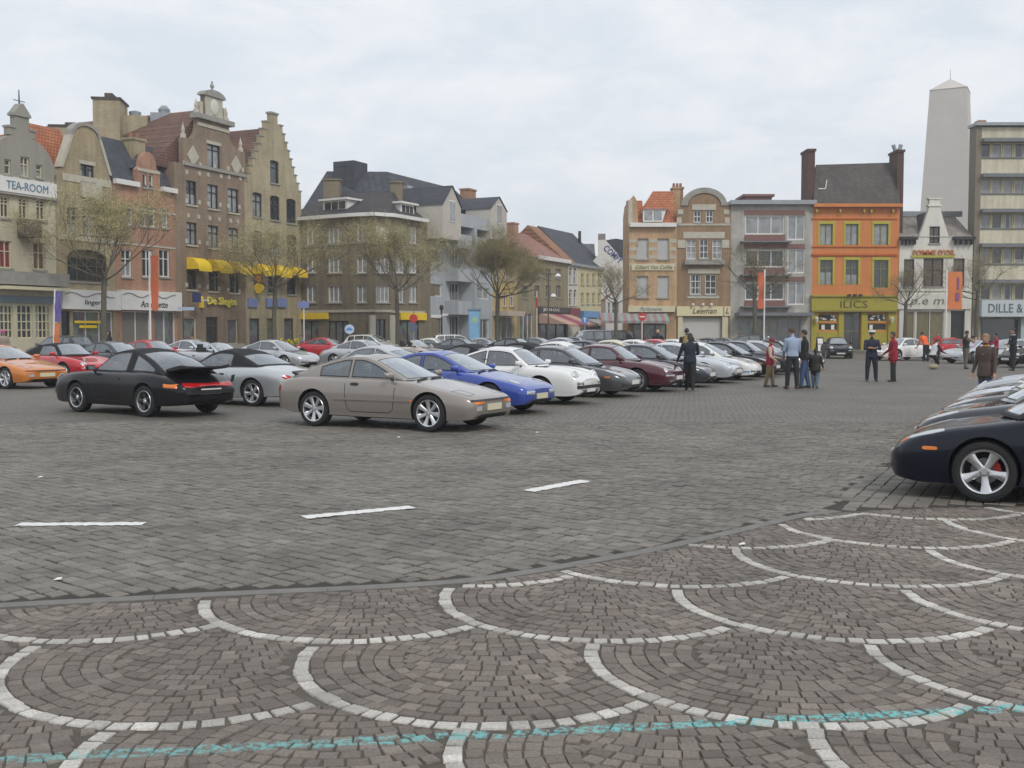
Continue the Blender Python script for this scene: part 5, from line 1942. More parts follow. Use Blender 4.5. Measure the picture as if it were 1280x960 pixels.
mb.box(xs + .01, W, .45, 1.5, 0, ze - .02).add([(xs, 1.2, ze), (W, 1.2, ze), (W, 12, ze), (xs + 4.5, 12, ze)], [(0, 1, 2, 3)])
mb.build('wall', [M_CREAM, M_PIER], h.root)
for (vt, vb) in fl:
    z1, z0 = h.at(1250, vt)[1], h.at(1250, vb)[1]
    h.box('sunshade', xs, W, z1 - .02, z1 + .28, -.6, -.004, M_DOORST)
    h.box('sill', xs, W, z0 - .06, z0 + .05, -.1, .28, M_DOORST)
h.box('roof_edge', -.15, W, ze + .1, ze + .35, -.4, 1.3, M_ZINC)
MB().box(.3, .95, .2, 1.0, ze + .35, h.at(1222, 150, .2)[1]).build('chimney', rbr, h.root)
sg = h.px('sign_board', 1255, 68, 375.5, 396, -1.0, -.02, mat('pale_blue_grey_board', (.5, .55, .56), .5))
h.text('DILLE & CAMILLE', 1277, 96, 380, 391, mat('slate_letters', (.08, .1, .11), .5), y=-1.02, parent=sg)
h.px('sign_board', 1320, 60, 375.5, 396, -.99, -.02, mat('pale_blue_grey_board', (.5, .55, .56), .5))
h.px('shop_window', 1270, 80, 399, 437, .3, .44, M_GLASS_DARK)
h.px('column', 1277, 5, 397, 439, -.3, .3, mat('pale_green_column', (.4, .46, .44), .6))
h.finish()

# ---------------------------------------------------------------- the pale obelisk-like tower behind
D = 150.0
c = vpt(1181.5, D)
tw = thing('tower', 'tall pale tapering church tower with pyramid cap behind the white house', 'tower', (c.x, c.y, 0), radians(-28))
w1 = 2.38
zt1 = EYE + (414 - 119) / FPX * D
zt0 = EYE + (414 - 270) / FPX * D
w0 = w1 + (3.22 - w1) * (zt1 / (zt1 - zt0))
M_TOW = mat('pale_tower_stone', (.53, .5, .465), .85, var=.07, vscale=.35, bump=.1)
MB().add([(-w0, -w0, 0), (w0, -w0, 0), (w0, w0, 0), (-w0, w0, 0), (-w1, -w1, zt1), (w1, -w1, zt1), (w1, w1, zt1), (-w1, w1, zt1)], [(0, 1, 5, 4), (1, 2, 6, 5), (2, 3, 7, 6), (3, 0, 4, 7), (4, 5, 6, 7)]).build('shaft', M_TOW, tw)
za = EYE + (414 - 103) / FPX * D
w2 = w1 + .08
MB().add([(-w2, -w2, zt1 + .01), (w2, -w2, zt1 + .01), (w2, w2, zt1 + .01), (-w2, w2, zt1 + .01), (0, 0, za)], [(0, 1, 4), (1, 2, 4), (2, 3, 4), (3, 0, 4), (3, 2, 1, 0)]).build('cap', M_TOW, tw)
MB().tube((0, 0, za - .1), (0, 0, za + 1.3), .035, .02, 6).build('spike', M_BLACK, tw)

# pavements along the two rows, with kerbs
def pavement(name, label, pts, back, h_=.12):
    n = len(pts)
    vs = [(p.x, p.y, h_) for p in pts] + [(p.x + b.x, p.y + b.y, h_) for p, b in zip(pts, back)] + [(p.x, p.y, -.05) for p in pts]
    o = MB().add(vs, [(i, i + 1, n + i + 1, n + i) for i in range(n - 1)] + [(2 * n + i, 2 * n + i + 1, i + 1, i) for i in range(n - 1)]).build(name, M_PAVE)
    tag(o, label, kind='structure')


nl = Vector((LD.y, -LD.x))
pl = [left_pt(-60) + nl * 3.2, left_pt(372) + nl * 3.2, base_F[2] + Vector((2.2, -2.6)), base_F[4] + Vector((2.6, -1.0)), street_pt(757) + Vector((2.0, -1.0))]
pb = [left_pt(-60) - nl * 3, left_pt(372) - nl * 3, base_F[2] + Vector((-2, 6)), base_F[4] - Vector((4, -2)), street_pt(757) - Vector((4, -2))]
pavement('pavement', 'grey paved footway along the left row of houses', pl, [b - a for a, b in zip(pl, pb)])
pr = [rp(766) + Vector((0, 6)), rp(770) + Vector((0, -3.2)), rp(1420) + Vector((0, -3.2))]
pb = [rp(800) + Vector((0, 10)), rp(800) + Vector((0, 3)), rp(1420) + Vector((0, 3))]
pavement('pavement', 'grey paved footway along the far row of houses', pr, [b - a for a, b in zip(pr, pb)])
# ================================================================== TREES AND STREET FURNITURE
M_BARK = mat('bark', (.12, .105, .078), .9, var=.3, vscale=6, bump=.6, bscale=30)
M_TWIG = mat('twigs', (.21, .18, .105), .9)
M_BUD = mat('spring_buds', (.5, .455, .2), .8, island=.35)


def make_tree(seed, fork, crown_r, top, leaves, twigs, trunk_r=.2, flat=.5, limbs=9):
    r = random.Random(seed)
    tr, cr_ = MB(), MB()
    base = [Vector((0, 0, -.05)), Vector((r.uniform(-.05, .05), r.uniform(-.05, .05), fork * .5)), Vector((r.uniform(-.08, .08), r.uniform(-.08, .08), fork))]
    tr.path(base, [trunk_r * 1.25, trunk_r, trunk_r * .95], 10)
    tips = []
    cz = fork + (top - fork) * .42

    def inside(p):
        q = Vector((p.x / crown_r, p.y / crown_r, (p.z - cz) / ((top - cz) if p.z > cz else (cz - fork + .9))))
        return q.length

    def grow(p, d, ln, rad, depth):
        pts, rs = [p], [rad]
        q = p.copy()
        dd = d.copy()
        n = 4
        for k in range(n):
            dd = (dd + Vector((r.gauss(0, .16), r.gauss(0, .16), r.gauss(.05, .12)))).normalized()
            q = q + dd * ln / n
            pts.append(q.copy())
            rs.append(rad * (1 - .55 * (k + 1) / n))
        (tr if depth < 3 else cr_).path(pts, rs, 6 if depth < 2 else 4 if depth < 3 else 3)
        if depth >= 2:
            tips.extend((pt, dd) for pt in pts[1:])
        if depth < 4:
            for k in range(r.choice((3, 4)) if depth < 3 else 3):
                s_ = r.uniform(.35, 1.0)
                i = min(n - 1, int(s_ * n))
                bp_ = pts[i].lerp(pts[i + 1], s_ * n - i if s_ < 1 else 1)
                nd = (dd + Vector((r.gauss(0, .6), r.gauss(0, .6), r.gauss(.12, .4)))).normalized()
                if inside(bp_ + nd * ln * .55) < 1.06:
                    grow(bp_, nd, ln * r.uniform(.5, .75), rs[i] * .62, depth + 1)
    for k in range(limbs):
        a = 2 * pi * k / limbs + r.uniform(-.25, .25)
        el = r.uniform(.12, .6) if k % 3 else r.uniform(.7, 1.2)
        d = Vector((cos(a) * cos(el), sin(a) * cos(el), sin(el)))
        start = base[2] + Vector((0, 0, r.uniform(-.5, .1)))
        grow(start, d, crown_r * r.uniform(.62, .85) if k % 3 else (top - fork) * .5, trunk_r * .34, 0)
    r.shuffle(tips)
    for k in range(twigs):
        p, d = tips[k % len(tips)]
        nd = (d * .5 + Vector((r.gauss(0, .7), r.gauss(0, .7), r.gauss(.25, .5)))).normalized()
        ln = r.uniform(.35, .95)
        p = p + Vector((r.gauss(0, .12), r.gauss(0, .12), r.gauss(0, .1)))
        m_ = p + nd * ln * .5
        e = p + (nd + Vector((r.gauss(0, .2), r.gauss(0, .2), .15))).normalized() * ln
        w = nd.orthogonal().normalized() * .0075
        w2 = nd.cross(w)
        cr_.add([p + w, p - w * .5 + w2, p - w * .5 - w2, m_ + w * .7, m_ - w * .35 + w2 * .7, m_ - w * .35 - w2 * .7, e], [(0, 1, 4, 3), (1, 2, 5, 4), (2, 0, 3, 5), (3, 4, 6), (4, 5, 6), (5, 3, 6)], 0)
        for q in range(leaves):
            c = p.lerp(e, r.uniform(.2, 1.05)) + Vector((r.gauss(0, .06), r.gauss(0, .06), r.gauss(0, .06)))
            a = Vector((r.gauss(0, 1), r.gauss(0, 1), r.gauss(0, 1))).normalized() * r.uniform(.013, .030)
            b_ = a.orthogonal().normalized() * r.uniform(.012, .024)
            cr_.add([c - a, c + b_, c + a, c - b_], [(0, 1, 2, 3)], 1)
    return tr.mesh('trunk', M_BARK, 40), cr_.mesh('crown', [M_TWIG, M_BUD])


leafy = [make_tree(11, 5.0, 5.3, 10.3, 7, 3300, .155), make_tree(23, 4.8, 5.2, 10.1, 7, 3300, .15)]
leafy.append(make_tree(37, 4.9, 4.9, 10.0, 8, 6200, .18, limbs=10))
bare = [make_tree(5, 4.4, 3.0, 7.8, 1, 900, .15, limbs=8)]
M_FENCE = mat('tree_guard', (.06, .05, .045), .6)
for (u, z, kind, sc, rz, lb) in (
        (130, 62, leafy[0], 1.0, 0.3, 'budding plane tree with wide crown in front of the lingerie shop'),
        (343, 76, leafy[1], 1.02, 1.2, 'budding plane tree in front of the stepped gable house'),
        (497, 79, leafy[0], .98, 2.6, 'budding plane tree in front of the brown corner block'),
        (622, 74, leafy[2], .88, 3.9, 'dense yellow green budding tree beside the narrow yellow house'),
        (770, 84, bare[0], .95, 0.8, 'small bare pollard tree before the striped awning'),
        (944, 80, bare[0], 1.08, 2.0, 'bare branching tree in front of the flat roofed grey block'),
        (1131, 82, bare[0], .9, 4.0, 'small bare tree between the orange house and the white gabled house'),
        (1220, 84, bare[0], 1.05, 5.2, 'bare tree in front of the cream apartment block')):
    p = vpt(u, z)
    t_ = thing('plane_tree', lb, 'tree', (p.x, p.y, 0), rz, 'plane trees around the square')
    t_.scale = (sc, sc, sc)
    link('trunk', kind[0], t_)
    link('crown', kind[1], t_)


def post(name, label, cat, u, z, h_, r0=.04, r1=None, m=M_WHITE, base=True):
    p = vpt(u, z)
    t_ = thing(name, label, cat, (p.x, p.y, 0))
    mb = MB().tube((0, 0, 0), (0, 0, h_), r0, r1 or r0, 8)
    if base:
        mb.tube((0, 0, 0), (0, 0, .25), r0 * 2, r0 * 1.6, 8)
    mb.build('pole', m, t_)
    return t_


def zat(v, z):
    return EYE + (HOR - v) / FPX * z


def banner(t_, x0, x1, z0, z1, m, wob=.06, name='banner', emblem=None):
    n = 10
    mb = MB()
    vs = []
    for k in range(n + 1):
        z = z1 + (z0 - z1) * k / n
        for q in range(4):
            x = x0 + (x1 - x0) * q / 3
            vs.append((x, wob * sin(k * .9 + q * .8), z))
    fs = [(k * 4 + q, k * 4 + q + 1, k * 4 + q + 5, k * 4 + q + 4) for k in range(n) for q in range(3)]
    mb.add(vs, fs)
    return mb.build(name, m, t_, 60)


M_ORB = mat('orange_red_banner', (.55, .13, .05), .7, var=.1)
M_ORB2 = mat('orange_banner', (.62, .19, .06), .7, var=.08)
t_ = post('banner_pole', 'white pole with narrow orange red banner by the Antoinette shop', 'flagpole', 188, 62, zat(315, 62), .055)
banner(t_, .08, .5, zat(388, 62), zat(320, 62), M_ORB)
t_ = post('banner_pole', 'white pole with rolled red banner before the flat roofed grey block', 'flagpole', 955, 72, zat(337, 72), .055)
banner(t_, -.42, -.06, zat(386, 72), zat(341, 72), M_ORB, wob=.14)
t_ = post('banner_pole', 'white pole with broad orange banner before the white gabled house', 'flagpole', 1182, 78, zat(338, 78), .06)
bb = banner(t_, .1, 1.15, zat(387, 78), zat(340, 78), M_ORB2, wob=.03)
MB().box(.75, .9, -.06, -.045, zat(362, 78), zat(347, 78)).box(.7, .95, -.06, -.045, zat(376, 78), zat(366, 78)).build('emblem', mat('purple_print', (.25, .08, .2), .6), bb)
t_ = post('sign_post', 'plain white post beside the broad orange banner', 'post', 1187, 79, zat(392, 79), .07)
t_ = post('banner_pole', 'leaning pole with blue white and orange banner before the tea room', 'flagpole', 65.5, 55, zat(362, 55), .04)
t_.rotation_euler = (0, radians(2.5), 0)
banner(t_, .03, .34, zat(402, 55), zat(364, 55), mat('violet_banner', (.12, .1, .3), .7, var=.2), wob=.05)
banner(t_, .03, .3, zat(438, 55), zat(404, 55), M_ORB2, wob=.05)
t_ = post('banner_pole', 'slim white and red pole without flag by the red shop awning', 'flagpole', 671, 88, zat(364, 88), .06, m=mat('faded_red_white_pole', (.62, .5, .45), .6))
MB().tube((0, 0, zat(385, 88)), (0, 0, zat(372, 88)), .066, .066, 8).build('red_band', mat('sign_red', (.5, .03, .03), .5), t_)
t_ = post('street_lamp', 'tall street lamp with three white hanging shades in the side street', 'street lamp', 685.5, 89, zat(341, 89), .085, .06, m=mat('lamp_post_grey', (.1, .095, .09), .6))
lz = zat(343, 89)
MB().tube((-.72, 0, lz), (.78, 0, lz), .035, .035, 6).tube((0, 0, zat(369, 89)), (.4, 0, zat(368, 89)), .03, .03, 6).build('arm', mat('lamp_post_grey', (.1, .095, .09), .6), t_)
for x, z in ((-.72, lz), (.78, lz), (.4, zat(368, 89))):
    MB().lathe([(.05, z + .06), (.2, z - .04), (.27, z - .2), (.14, z - .27), (.001, z - .28)], 12, 'z', (x, 0, 0)).build('lamp_shade', M_WHITE, t_, 50)
t_ = post('signpost', 'black signpost with white finger boards before the grey apartments', 'signpost', 552, 78, zat(386, 78), .07, m=M_BLACK)
MB().ball((0, 0, zat(384.5, 78)), .16, .16, .2, 10, 7).build('finial', M_BLACK, t_)
MB().box(-.75, .0, -.1, -.06, zat(397, 78), zat(393.5, 78)).box(.05, .5, -.1, -.06, zat(395, 78), zat(392, 78)).build('finger_board', M_WHITE, t_)
p = vpt(593, 72)
t_ = thing('advertising_column', 'pale blue illuminated advertising panel standing on the far pavement', 'billboard', (p.x, p.y, 0))
w_ = 15 / 2 / FPX * 72
MB().box(-w_, w_, -.12, .12, .1, zat(388, 72)).box(-w_ - .05, w_ + .05, -.16, .16, zat(388, 72) + .002, zat(387, 72) + .06).box(-w_ * .6, w_ * .6, -.1, .1, 0, .099).build('panel', mat('billboard_frame', (.16, .25, .34), .5), t_)
pos = MB().box(-w_ + .06, w_ - .06, -.14, -.122, .6, zat(389.5, 72)).build('poster', mat('sky_blue_poster', (.2, .4, .58), .4, var=.25, vscale=2), t_)
MB().ball((.05, -.145, zat(400, 72)), .2, .01, .22, 12, 8).build('emblem', mat('pale_green_print', (.35, .5, .3), .5), pos)
t_ = post('road_sign', 'round blue road sign on a grey pole by the side street', 'road sign', 731, 84, zat(396, 84), .04, m=M_ZINC)
MB().lathe([(.001, -.08), (.3, -.08), (.3, -.05), (.001, -.05)], 20, 'y', (0, 0, zat(400, 84))).build('sign_plate', mat('sign_blue', (.08, .25, .6), .4), t_)
MB().box(-.05, .05, -.095, -.082, zat(403, 84), zat(397.5, 84)).add([(-.15, -.09, zat(399, 84)), (.15, -.09, zat(399, 84)), (0, -.09, zat(396.5, 84))], [(0, 1, 2)]).build('arrow', M_WHITE, t_)
t_ = post('road_sign', 'red no entry sign on a red and white pole before the striped awning', 'road sign', 802.5, 80, zat(392, 80), .06, m=mat('faded_red_white_pole', (.62, .5, .45), .6))
MB().lathe([(.001, -.1), (.3, -.1), (.3, -.07), (.001, -.07)], 20, 'y', (0, 0, zat(396, 80))).build('sign_plate', mat('sign_red', (.5, .03, .03), .5), t_)
MB().box(-.2, .2, -.115, -.102, zat(396.8, 80), zat(395.2, 80)).build('white_bar', M_WHITE, t_)
t_ = post('road_sign', 'round white and blue sign with a car symbol before the corner block', 'road sign', 437, 74, zat(407, 74), .04, m=M_ZINC)
MB().lathe([(.001, -.08), (.33, -.08), (.33, -.05), (.001, -.05)], 20, 'y', (0, 0, zat(411.5, 74))).build('sign_plate', mat('sign_pale', (.5, .6, .72), .4), t_)
MB().box(-.22, .22, -.095, -.082, zat(413, 74), zat(411, 74)).box(-.13, .13, -.095, -.082, zat(411, 74) + .002, zat(409.6, 74)).build('car_symbol', mat('sign_blue', (.08, .25, .6), .4), t_)
t_ = post('road_sign', 'round parking sign with red rim above a grey disc near the yellow sign', 'road sign', 517, 76, zat(389, 76), .04, m=M_ZINC)
MB().lathe([(.001, -.08), (.3, -.08), (.3, -.05), (.001, -.05)], 20, 'y', (0, 0, zat(398, 76))).build('sign_plate', mat('sign_red', (.5, .03, .03), .5), t_)
MB().lathe([(.001, -.08), (.3, -.08), (.3, -.05), (.001, -.05)], 20, 'y', (0, 0, zat(409, 76))).build('sign_plate', mat('sign_dark_blue', (.1, .12, .2), .5), t_)
t_ = post('street_sign', 'pale blue street name board on a thin dark post by the bookshop', 'street sign', 229, 66, zat(380, 66), .035, m=M_BLACK)
MB().box(-.3, .72, -.07, -.04, zat(388, 66), zat(384, 66)).build('name_board', mat('pale_blue_board', (.42, .5, .62), .5), t_)
t_ = post('road_sign', 'square blue sign on a pale pole beside the stepped gable house', 'road sign', 380, 76, zat(376, 76), .045, m=M_WHITE)
MB().box(-.38, .38, -.08, -.05, zat(385, 76), zat(377, 76)).build('sign_plate', mat('sign_violet_blue', (.2, .25, .5), .5), t_)
p = vpt(361, 70)
t_ = thing('flower_planter', 'planter of yellow flowers on the pavement before the stepped gable house', 'planter', (p.x, p.y, 0))
MB().box(-.75, .75, -.3, .3, .0, .7).box(-.8, .8, -.35, .35, .7, .78).build('planter_box', mat('planter_wood', (.16, .07, .04), .8), t_)
rr_ = random.Random(9)
mb, mg = MB(), MB()
for k in range(150):
    c = (rr_.uniform(-.75, .75), rr_.uniform(-.3, .3), .85 + rr_.uniform(-.05, .35))
    (mb if k % 2 else mg).ball(c, .06, .06, .05, 5, 3)
mb.build('flower', mat('yellow_petals', (.8, .6, .03), .7), t_)['kind'] = 'stuff'
mg.build('leaf', mat('green_leaf', (.06, .12, .03), .7), t_)['kind'] = 'stuff'
p = vpt(1025, 84)
t_ = thing('sandwich_board', 'white sandwich board standing outside the yellow shop front', 'sandwich board', (p.x, p.y, 0))
for s_ in (-1, 1):
    MB().add([(-.27, s_ * .3, 0), (.27, s_ * .3, 0), (.27, s_ * .03, 1.25), (-.27, s_ * .03, 1.25), (-.27, s_ * .26, 0), (.27, s_ * .26, 0), (.27, s_ * .001, 1.25), (-.27, s_ * .001, 1.25)], [(0, 1, 2, 3), (7, 6, 5, 4), (0, 3, 7, 4), (1, 5, 6, 2), (3, 2, 6, 7)]).build('board', M_BLACK, t_)
for za_, zb_ in ((.15, .65), (.72, 1.12)):
    f_ = lambda z: -.3 + (.27 / 1.25) * z - .012
    MB().add([(-.2, f_(za_), za_), (.2, f_(za_), za_), (.2, f_(zb_), zb_), (-.2, f_(zb_), zb_)], [(0, 1, 2, 3)]).build('notice', M_WHITE, t_)
# ================================================================== CARS
M_TYRE = mat('tyre_rubber', (.018, .018, .019), .85)
M_ALLOY = mat('alloy', (.62, .63, .65), .28, metal=.85)
M_ALLOY_P = mat('painted_alloy', (.55, .56, .58), .35, metal=.5)
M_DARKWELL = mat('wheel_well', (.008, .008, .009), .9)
M_TRIM = mat('black_rubber', (.016, .016, .017), .5)
M_CLOTH_TOP = mat('black_canvas_top', (.012, .012, .014), .85, bump=.2, bscale=200)
M_INT = mat('dark_interior', (.03, .03, .032), .8)
M_CARGLASS = glass_mat('car_glass', (.42, .47, .47), base=.20)
M_SCREEN = glass_mat('windscreen_glass', (.5, .55, .55), base=.36)
M_LAMP = mat('headlamp_glass', (.5, .53, .56), .08, spec=.9, metal=.25)
M_LAMPD = mat('dark_lamp_glass', (.22, .24, .26), .08, spec=.9, metal=.3)
M_RED = mat('tail_lamp_red', (.42, .012, .015), .15, spec=.7)
M_AMBER = mat('amber_lamp', (.75, .2, .02), .15, spec=.7)
M_PLATE = mat('number_plate', (.72, .7, .68), .4)
M_PLATEY = mat('cream_plate', (.66, .6, .42), .4)
M_CHROME = mat('chrome', (.7, .7, .7), .12, metal=1)
M_CALIPER = mat('red_caliper', (.5, .02, .02), .4)


def paint(name, col, metal=.0, rough=.28):
    dk = max(col) < .04
    return mat(name, col, rough, metal=metal, spec=.15 if dk else .3, coat=.4 if dk else 1.0)


P_SILVER = paint('silver_paint', (.5, .52, .54), .55, .32)
P_BEIGE = paint('champagne_paint', (.285, .255, .23), .35, .33)
P_BLUE = paint('riviera_blue_paint', (.035, .075, .36), .1)
P_WHITE = paint('white_car_paint', (.74, .74, .72))
P_BLACK = paint('black_car_paint', (.009, .009, .011))
P_NAVY = paint('midnight_blue_paint', (.006, .008, .018))
P_GREY = paint('slate_grey_paint', (.075, .076, .08), .35, .3)
P_DGREY = paint('dark_blue_grey_paint', (.03, .034, .045), .3, .3)
P_MAROON = paint('maroon_paint', (.085, .016, .026), .15)
P_RED = paint('guards_red_paint', (.5, .012, .022))
P_ORANGE = paint('orange_copper_paint', (.6, .2, .035), .15)
P_CREAM = paint('cream_car_paint', (.6, .54, .38))
P_PALE = paint('pale_silver_paint', (.6, .63, .67), .35, .3)
P_PINK = paint('pale_champagne_paint', (.5, .45, .42), .3, .3)


def wheel_meshes(style, R, width, rr):
    """tyre + rim; axis along y, outside towards -y"""
    t = MB().lathe([(rr - .012, -width * .42), (rr + .01, -width * .48), (R - .045, -width * .5), (R - .012, -width * .44), (R, -width * .3), (R, width * .3), (R - .012, width * .44), (R - .045, width * .5), (rr, width * .46)], 32, 'y')
    t = t.mesh('tyre', M_TYRE, 40)
    m = MB()
    m.lathe([(rr + .002, -width * .45), (rr - .006, -width * .5), (rr - .02, -width * .47), (rr - .028, -width * .3), (rr - .04, width * .2), (rr - .05, width * .4)], 32, 'y', mi=0)
    m.lathe([(.001, width * .02), (rr - .035, width * .02)], 24, 'y', mi=1)          # dark behind the spokes
    m.lathe([(.001, -.0), (.13, -.0), (.135, .02)], 20, 'y', mi=2)                    # brake disc
    m.lathe([(.001, -width * .40), (.03, -width * .40), (.035, -width * .36), (.06, -width * .34), (.065, -width * .15)], 16, 'y', mi=0)
    n, w0, w1, dish = {'five': (5, .05, .082, .42), 'twist': (5, .05, .075, .36), 'seven': (7, .046, .078, .43), 'petal': (5, .05, .085, .3), 'thin': (10, .016, .022, .44)}[style]
    yo, yi = -width * dish, -width * .42
    for k in range(n):
        a = 2 * pi * k / n + .3
        tw = .14 if style == 'twist' else 0
        def pt(r_, s_, y):
            b_ = a + tw * (r_ / rr)
            return (cos(b_) * r_ - sin(b_) * s_, y, sin(b_) * r_ + cos(b_) * s_)
        r0, r1, rm = .045, rr - .02, rr * .6
        wm = (w0 * .8 + w1 * .35) / 1.15
        ys = (-width * .38, -width * (.40 if style != 'petal' else .32), -width * .46)
        vs = []
        for r_, w_, y in ((r0, w0 * .6, ys[0]), (rm, wm * .62, ys[1]), (r1, w1 * .66, ys[2])):
            vs += [pt(r_, -w_, y + .014), pt(r_, -w_ * .55, y), pt(r_, w_ * .55, y), pt(r_, w_, y + .014), pt(r_, w_, y + .05), pt(r_, -w_, y + .05)]
        fs = []
        for j in (0, 6):
            for q in range(6):
                fs.append((j + q, j + (q + 1) % 6, j + 6 + (q + 1) % 6, j + 6 + q))
        m.add(vs, fs, 3 if style == 'petal' else 0)
    return t, m.mesh('rim', [M_ALLOY, M_DARKWELL, mat('brake_disc', (.2, .2, .2), .4, metal=.7), mat('dark_spokes', (.03, .03, .032), .4) if style == 'petal' else M_ALLOY], 35)


class Car:
    """one prototype: body loft, greenhouse with real glass, wheels, lamps"""

    def __init__(s, name, sp):
        s.sp = sp
        s.root = thing(name, 'x', 'car')
        s.body()
        s.cabin()
        s.wheels()

    # -- lower body -----------------------------------------------------
    def body(s):
        sp = s.sp
        zc, zs, zb, w = (pchip(sp[k]) for k in ('zc', 'zs', 'zb', 'w'))
        x1, x0 = sp['zc'][0][0], sp['zc'][-1][0]
        n = 46
        xs = [x1 - (x1 - x0) * (.5 - .5 * cos(pi * (k / n))) ** .92 for k in range(n + 1)]
        s.w, s.zc, s.zs, s.zb = w, zc, zs, zb
        mb = MB()
        prof_n = None
        sh = sp.get('shoulder', .82)
        for x in xs:
            W, C, S, B = w(x), zc(x), zs(x), zb(x)
            hgt = S - B
            key = [(0, C), (W * .45, C + (S - C) * .22), (W * sh * .86, C + (S - C) * .8), (W * sh, S), (W * (sh * .35 + .65), S - hgt * .06), (W * .985, S - hgt * .2), (W, S - hgt * .42), (W * .988, B + hgt * .3), (W * .955, B + hgt * .08), (W * .9, B), (W * .5, B - .005), (0, B - .005)]
            pts = []
            for i in range(len(key) - 1):
                p0, p1, p2, p3 = key[max(i - 1, 0)], key[i], key[i + 1], key[min(i + 2, len(key) - 1)]
                for t in (0, .5):
                    pts.append(tuple(.5 * (2 * p1[q] + (p2[q] - p0[q]) * t + (2 * p0[q] - 5 * p1[q] + 4 * p2[q] - p3[q]) * t * t + (3 * p1[q] - p0[q] - 3 * p2[q] + p3[q]) * t ** 3) for q in (0, 1)))
            pts.append(key[-1])
            prof_n = len(pts)
            ring = [(x, max(0, y), z) for y, z in pts] + [(x, -max(0, y), z) for y, z in pts[-2:0:-1]]
            mb.v.extend(ring)
        m = 2 * prof_n - 2
        for j in range(n):
            for i in range(m):
                mb.f.append((j * m + i, j * m + (i + 1) % m, (j + 1) * m + (i + 1) % m, (j + 1) * m + i))
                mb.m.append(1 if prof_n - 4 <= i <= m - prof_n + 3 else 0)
        mb.f.append(tuple(range(m - 1, -1, -1)))
        mb.f.append(tuple(n * m + i for i in range(m)))
        mb.m += [0, 0]
        me = mb.mesh('body', [sp['paint'], M_DARKWELL])
        o = link('body', me)
        # wheel arches
        cut = MB()
        for ax in sp['axles']:
            R = sp['R'] + sp.get('gap', .035)
            for sg in (-1, 1):
                ya, yb = sg * (w(ax) - .3), sg * (w(ax) + .12)
                y0, y1 = min(ya, yb), max(ya, yb)
                N_ = 28
                vs = [(ax + R * cos(2 * pi * k / N_), y0, sp['R'] + .015 + R * sin(2 * pi * k / N_)) for k in range(N_)] + [(ax + R * cos(2 * pi * k / N_), y1, sp['R'] + .015 + R * sin(2 * pi * k / N_)) for k in range(N_)]
                cut.add(vs, [tuple(range(N_)), tuple(range(2 * N_ - 1, N_ - 1, -1))] + [(k, N_ + k, N_ + (k + 1) % N_, (k + 1) % N_) for k in range(N_)], 1)
        cme = cut.mesh('cut', [M_DARKWELL, M_DARKWELL])
        for q in (me, cme):
            b = bmesh.new()
            b.from_mesh(q)
            bmesh.ops.recalc_face_normals(b, faces=b.faces)
            b.to_mesh(q)
            b.free()
        co = link('cut', cme)
        md = o.modifiers.new('b', 'BOOLEAN')
        md.object = co
        md.operation = 'DIFFERENCE'
        md.solver = 'EXACT'
        bpy.context.view_layer.update()
        me2 = bpy.data.meshes.new_from_object(o.evaluated_get(bpy.context.evaluated_depsgraph_get()))
        me2.name = 'body'
        o.modifiers.clear()
        bpy.data.objects.remove(co)
        # up-facing faces under the glass are the cabin floor
        c = sp.get('cab')
        if c:
            for p in me2.polygons:
                if p.normal.z > .6 and c['xD'] + .2 < p.center.x < c['xA'] - .1 and abs(p.center.y) < w(p.center.x) * .74:
                    p.material_index = 1
        me2.polygons.foreach_set('use_smooth', [True] * len(me2.polygons))
        me2.set_sharp_from_angle(angle=radians(38))
        bpy.data.objects.remove(o)
        s.bo = link('body', me2, s.root)
        bm = bmesh.new()
        bm.from_mesh(me2)
        s.bvh = BVHTree.FromBMesh(bm)
        bm.free()

    def top(s, x, y):
        h = s.bvh.ray_cast(Vector((x, y, 3)), Vector((0, 0, -1)))
        return h[0].z if h[0] else s.zc(x)

    # -- greenhouse ------------------------------------------------------
    def cabin(s):
        c = s.sp.get('cab')
        if not c:
            return
        xA, xB, xC, xD = c['xA'], c['xB'], c['xC'], c['xD']
        zA, zD = s.top(xA, 0) - .005, s.top(xD, 0) - .005
        up = c.get('up', .03)
        prof = pchip([(xA, zA), (xA + (xB - xA) * .5, zA + (c['zB'] + up - zA) * .56), (xB, c['zB'] + up)] + [(x, z + up) for x, z in c['roof']] + [(xC, c['zC'] + up * .7)] + c.get('tail', []) + [(xD, zD)])
        ybf = c.get('yb', .80)
        tum, crown = c.get('tumble', .40), c.get('crown', .05)
        wins = c['win']
        ed = c.get('edge', .045)
        tw = .022
        marks = {xA, xA - .04, xA - .04 - tw, xB + .03 + tw, xB + .03, xB, xC, xC - .035, xC - .035 - tw, xD + .05 + tw, xD + .05, xD}
        for a, b in wins:
            marks |= {a, a - tw, b + tw, b}
        k = 28
        for i in range(k + 1):
            x = xA + (xD - xA) * i / k
            if all(abs(x - q) > .02 for q in marks):
                marks.add(x)
        xs = sorted(marks, reverse=True)
        vs_ = [-1, -.9, -.87, -.6, -.3, 0, .3, .6, .87, .9, 1]
        st = []
        for x in xs:
            yb = s.w(x) * ybf
            zb_ = s.top(x, yb) - .012
            zr = max(prof(x), zb_ + .012)
            end = min(1, max(0, (zr - zb_) / .25))
            zrail = zr - crown * end - .002
            zrail = max(zrail, zb_ + .004)
            yr = yb - tum * (zrail - zb_) - .02 * end
            st.append((x, yb, zb_, yr, zrail, zr))
        bowF, bowR = c.get('bowF', .16), c.get('bowR', .10)

        def bow(x):
            if x > xB:
                return bowF * min(1, (x - xB) / (xA - xB))
            if x < xC:
                return -bowR * min(1, (xC - x) / (xC - xD))
            return 0
        parts = {'cabin': MB(), 'windscreen': MB(), 'rear_window': MB()}
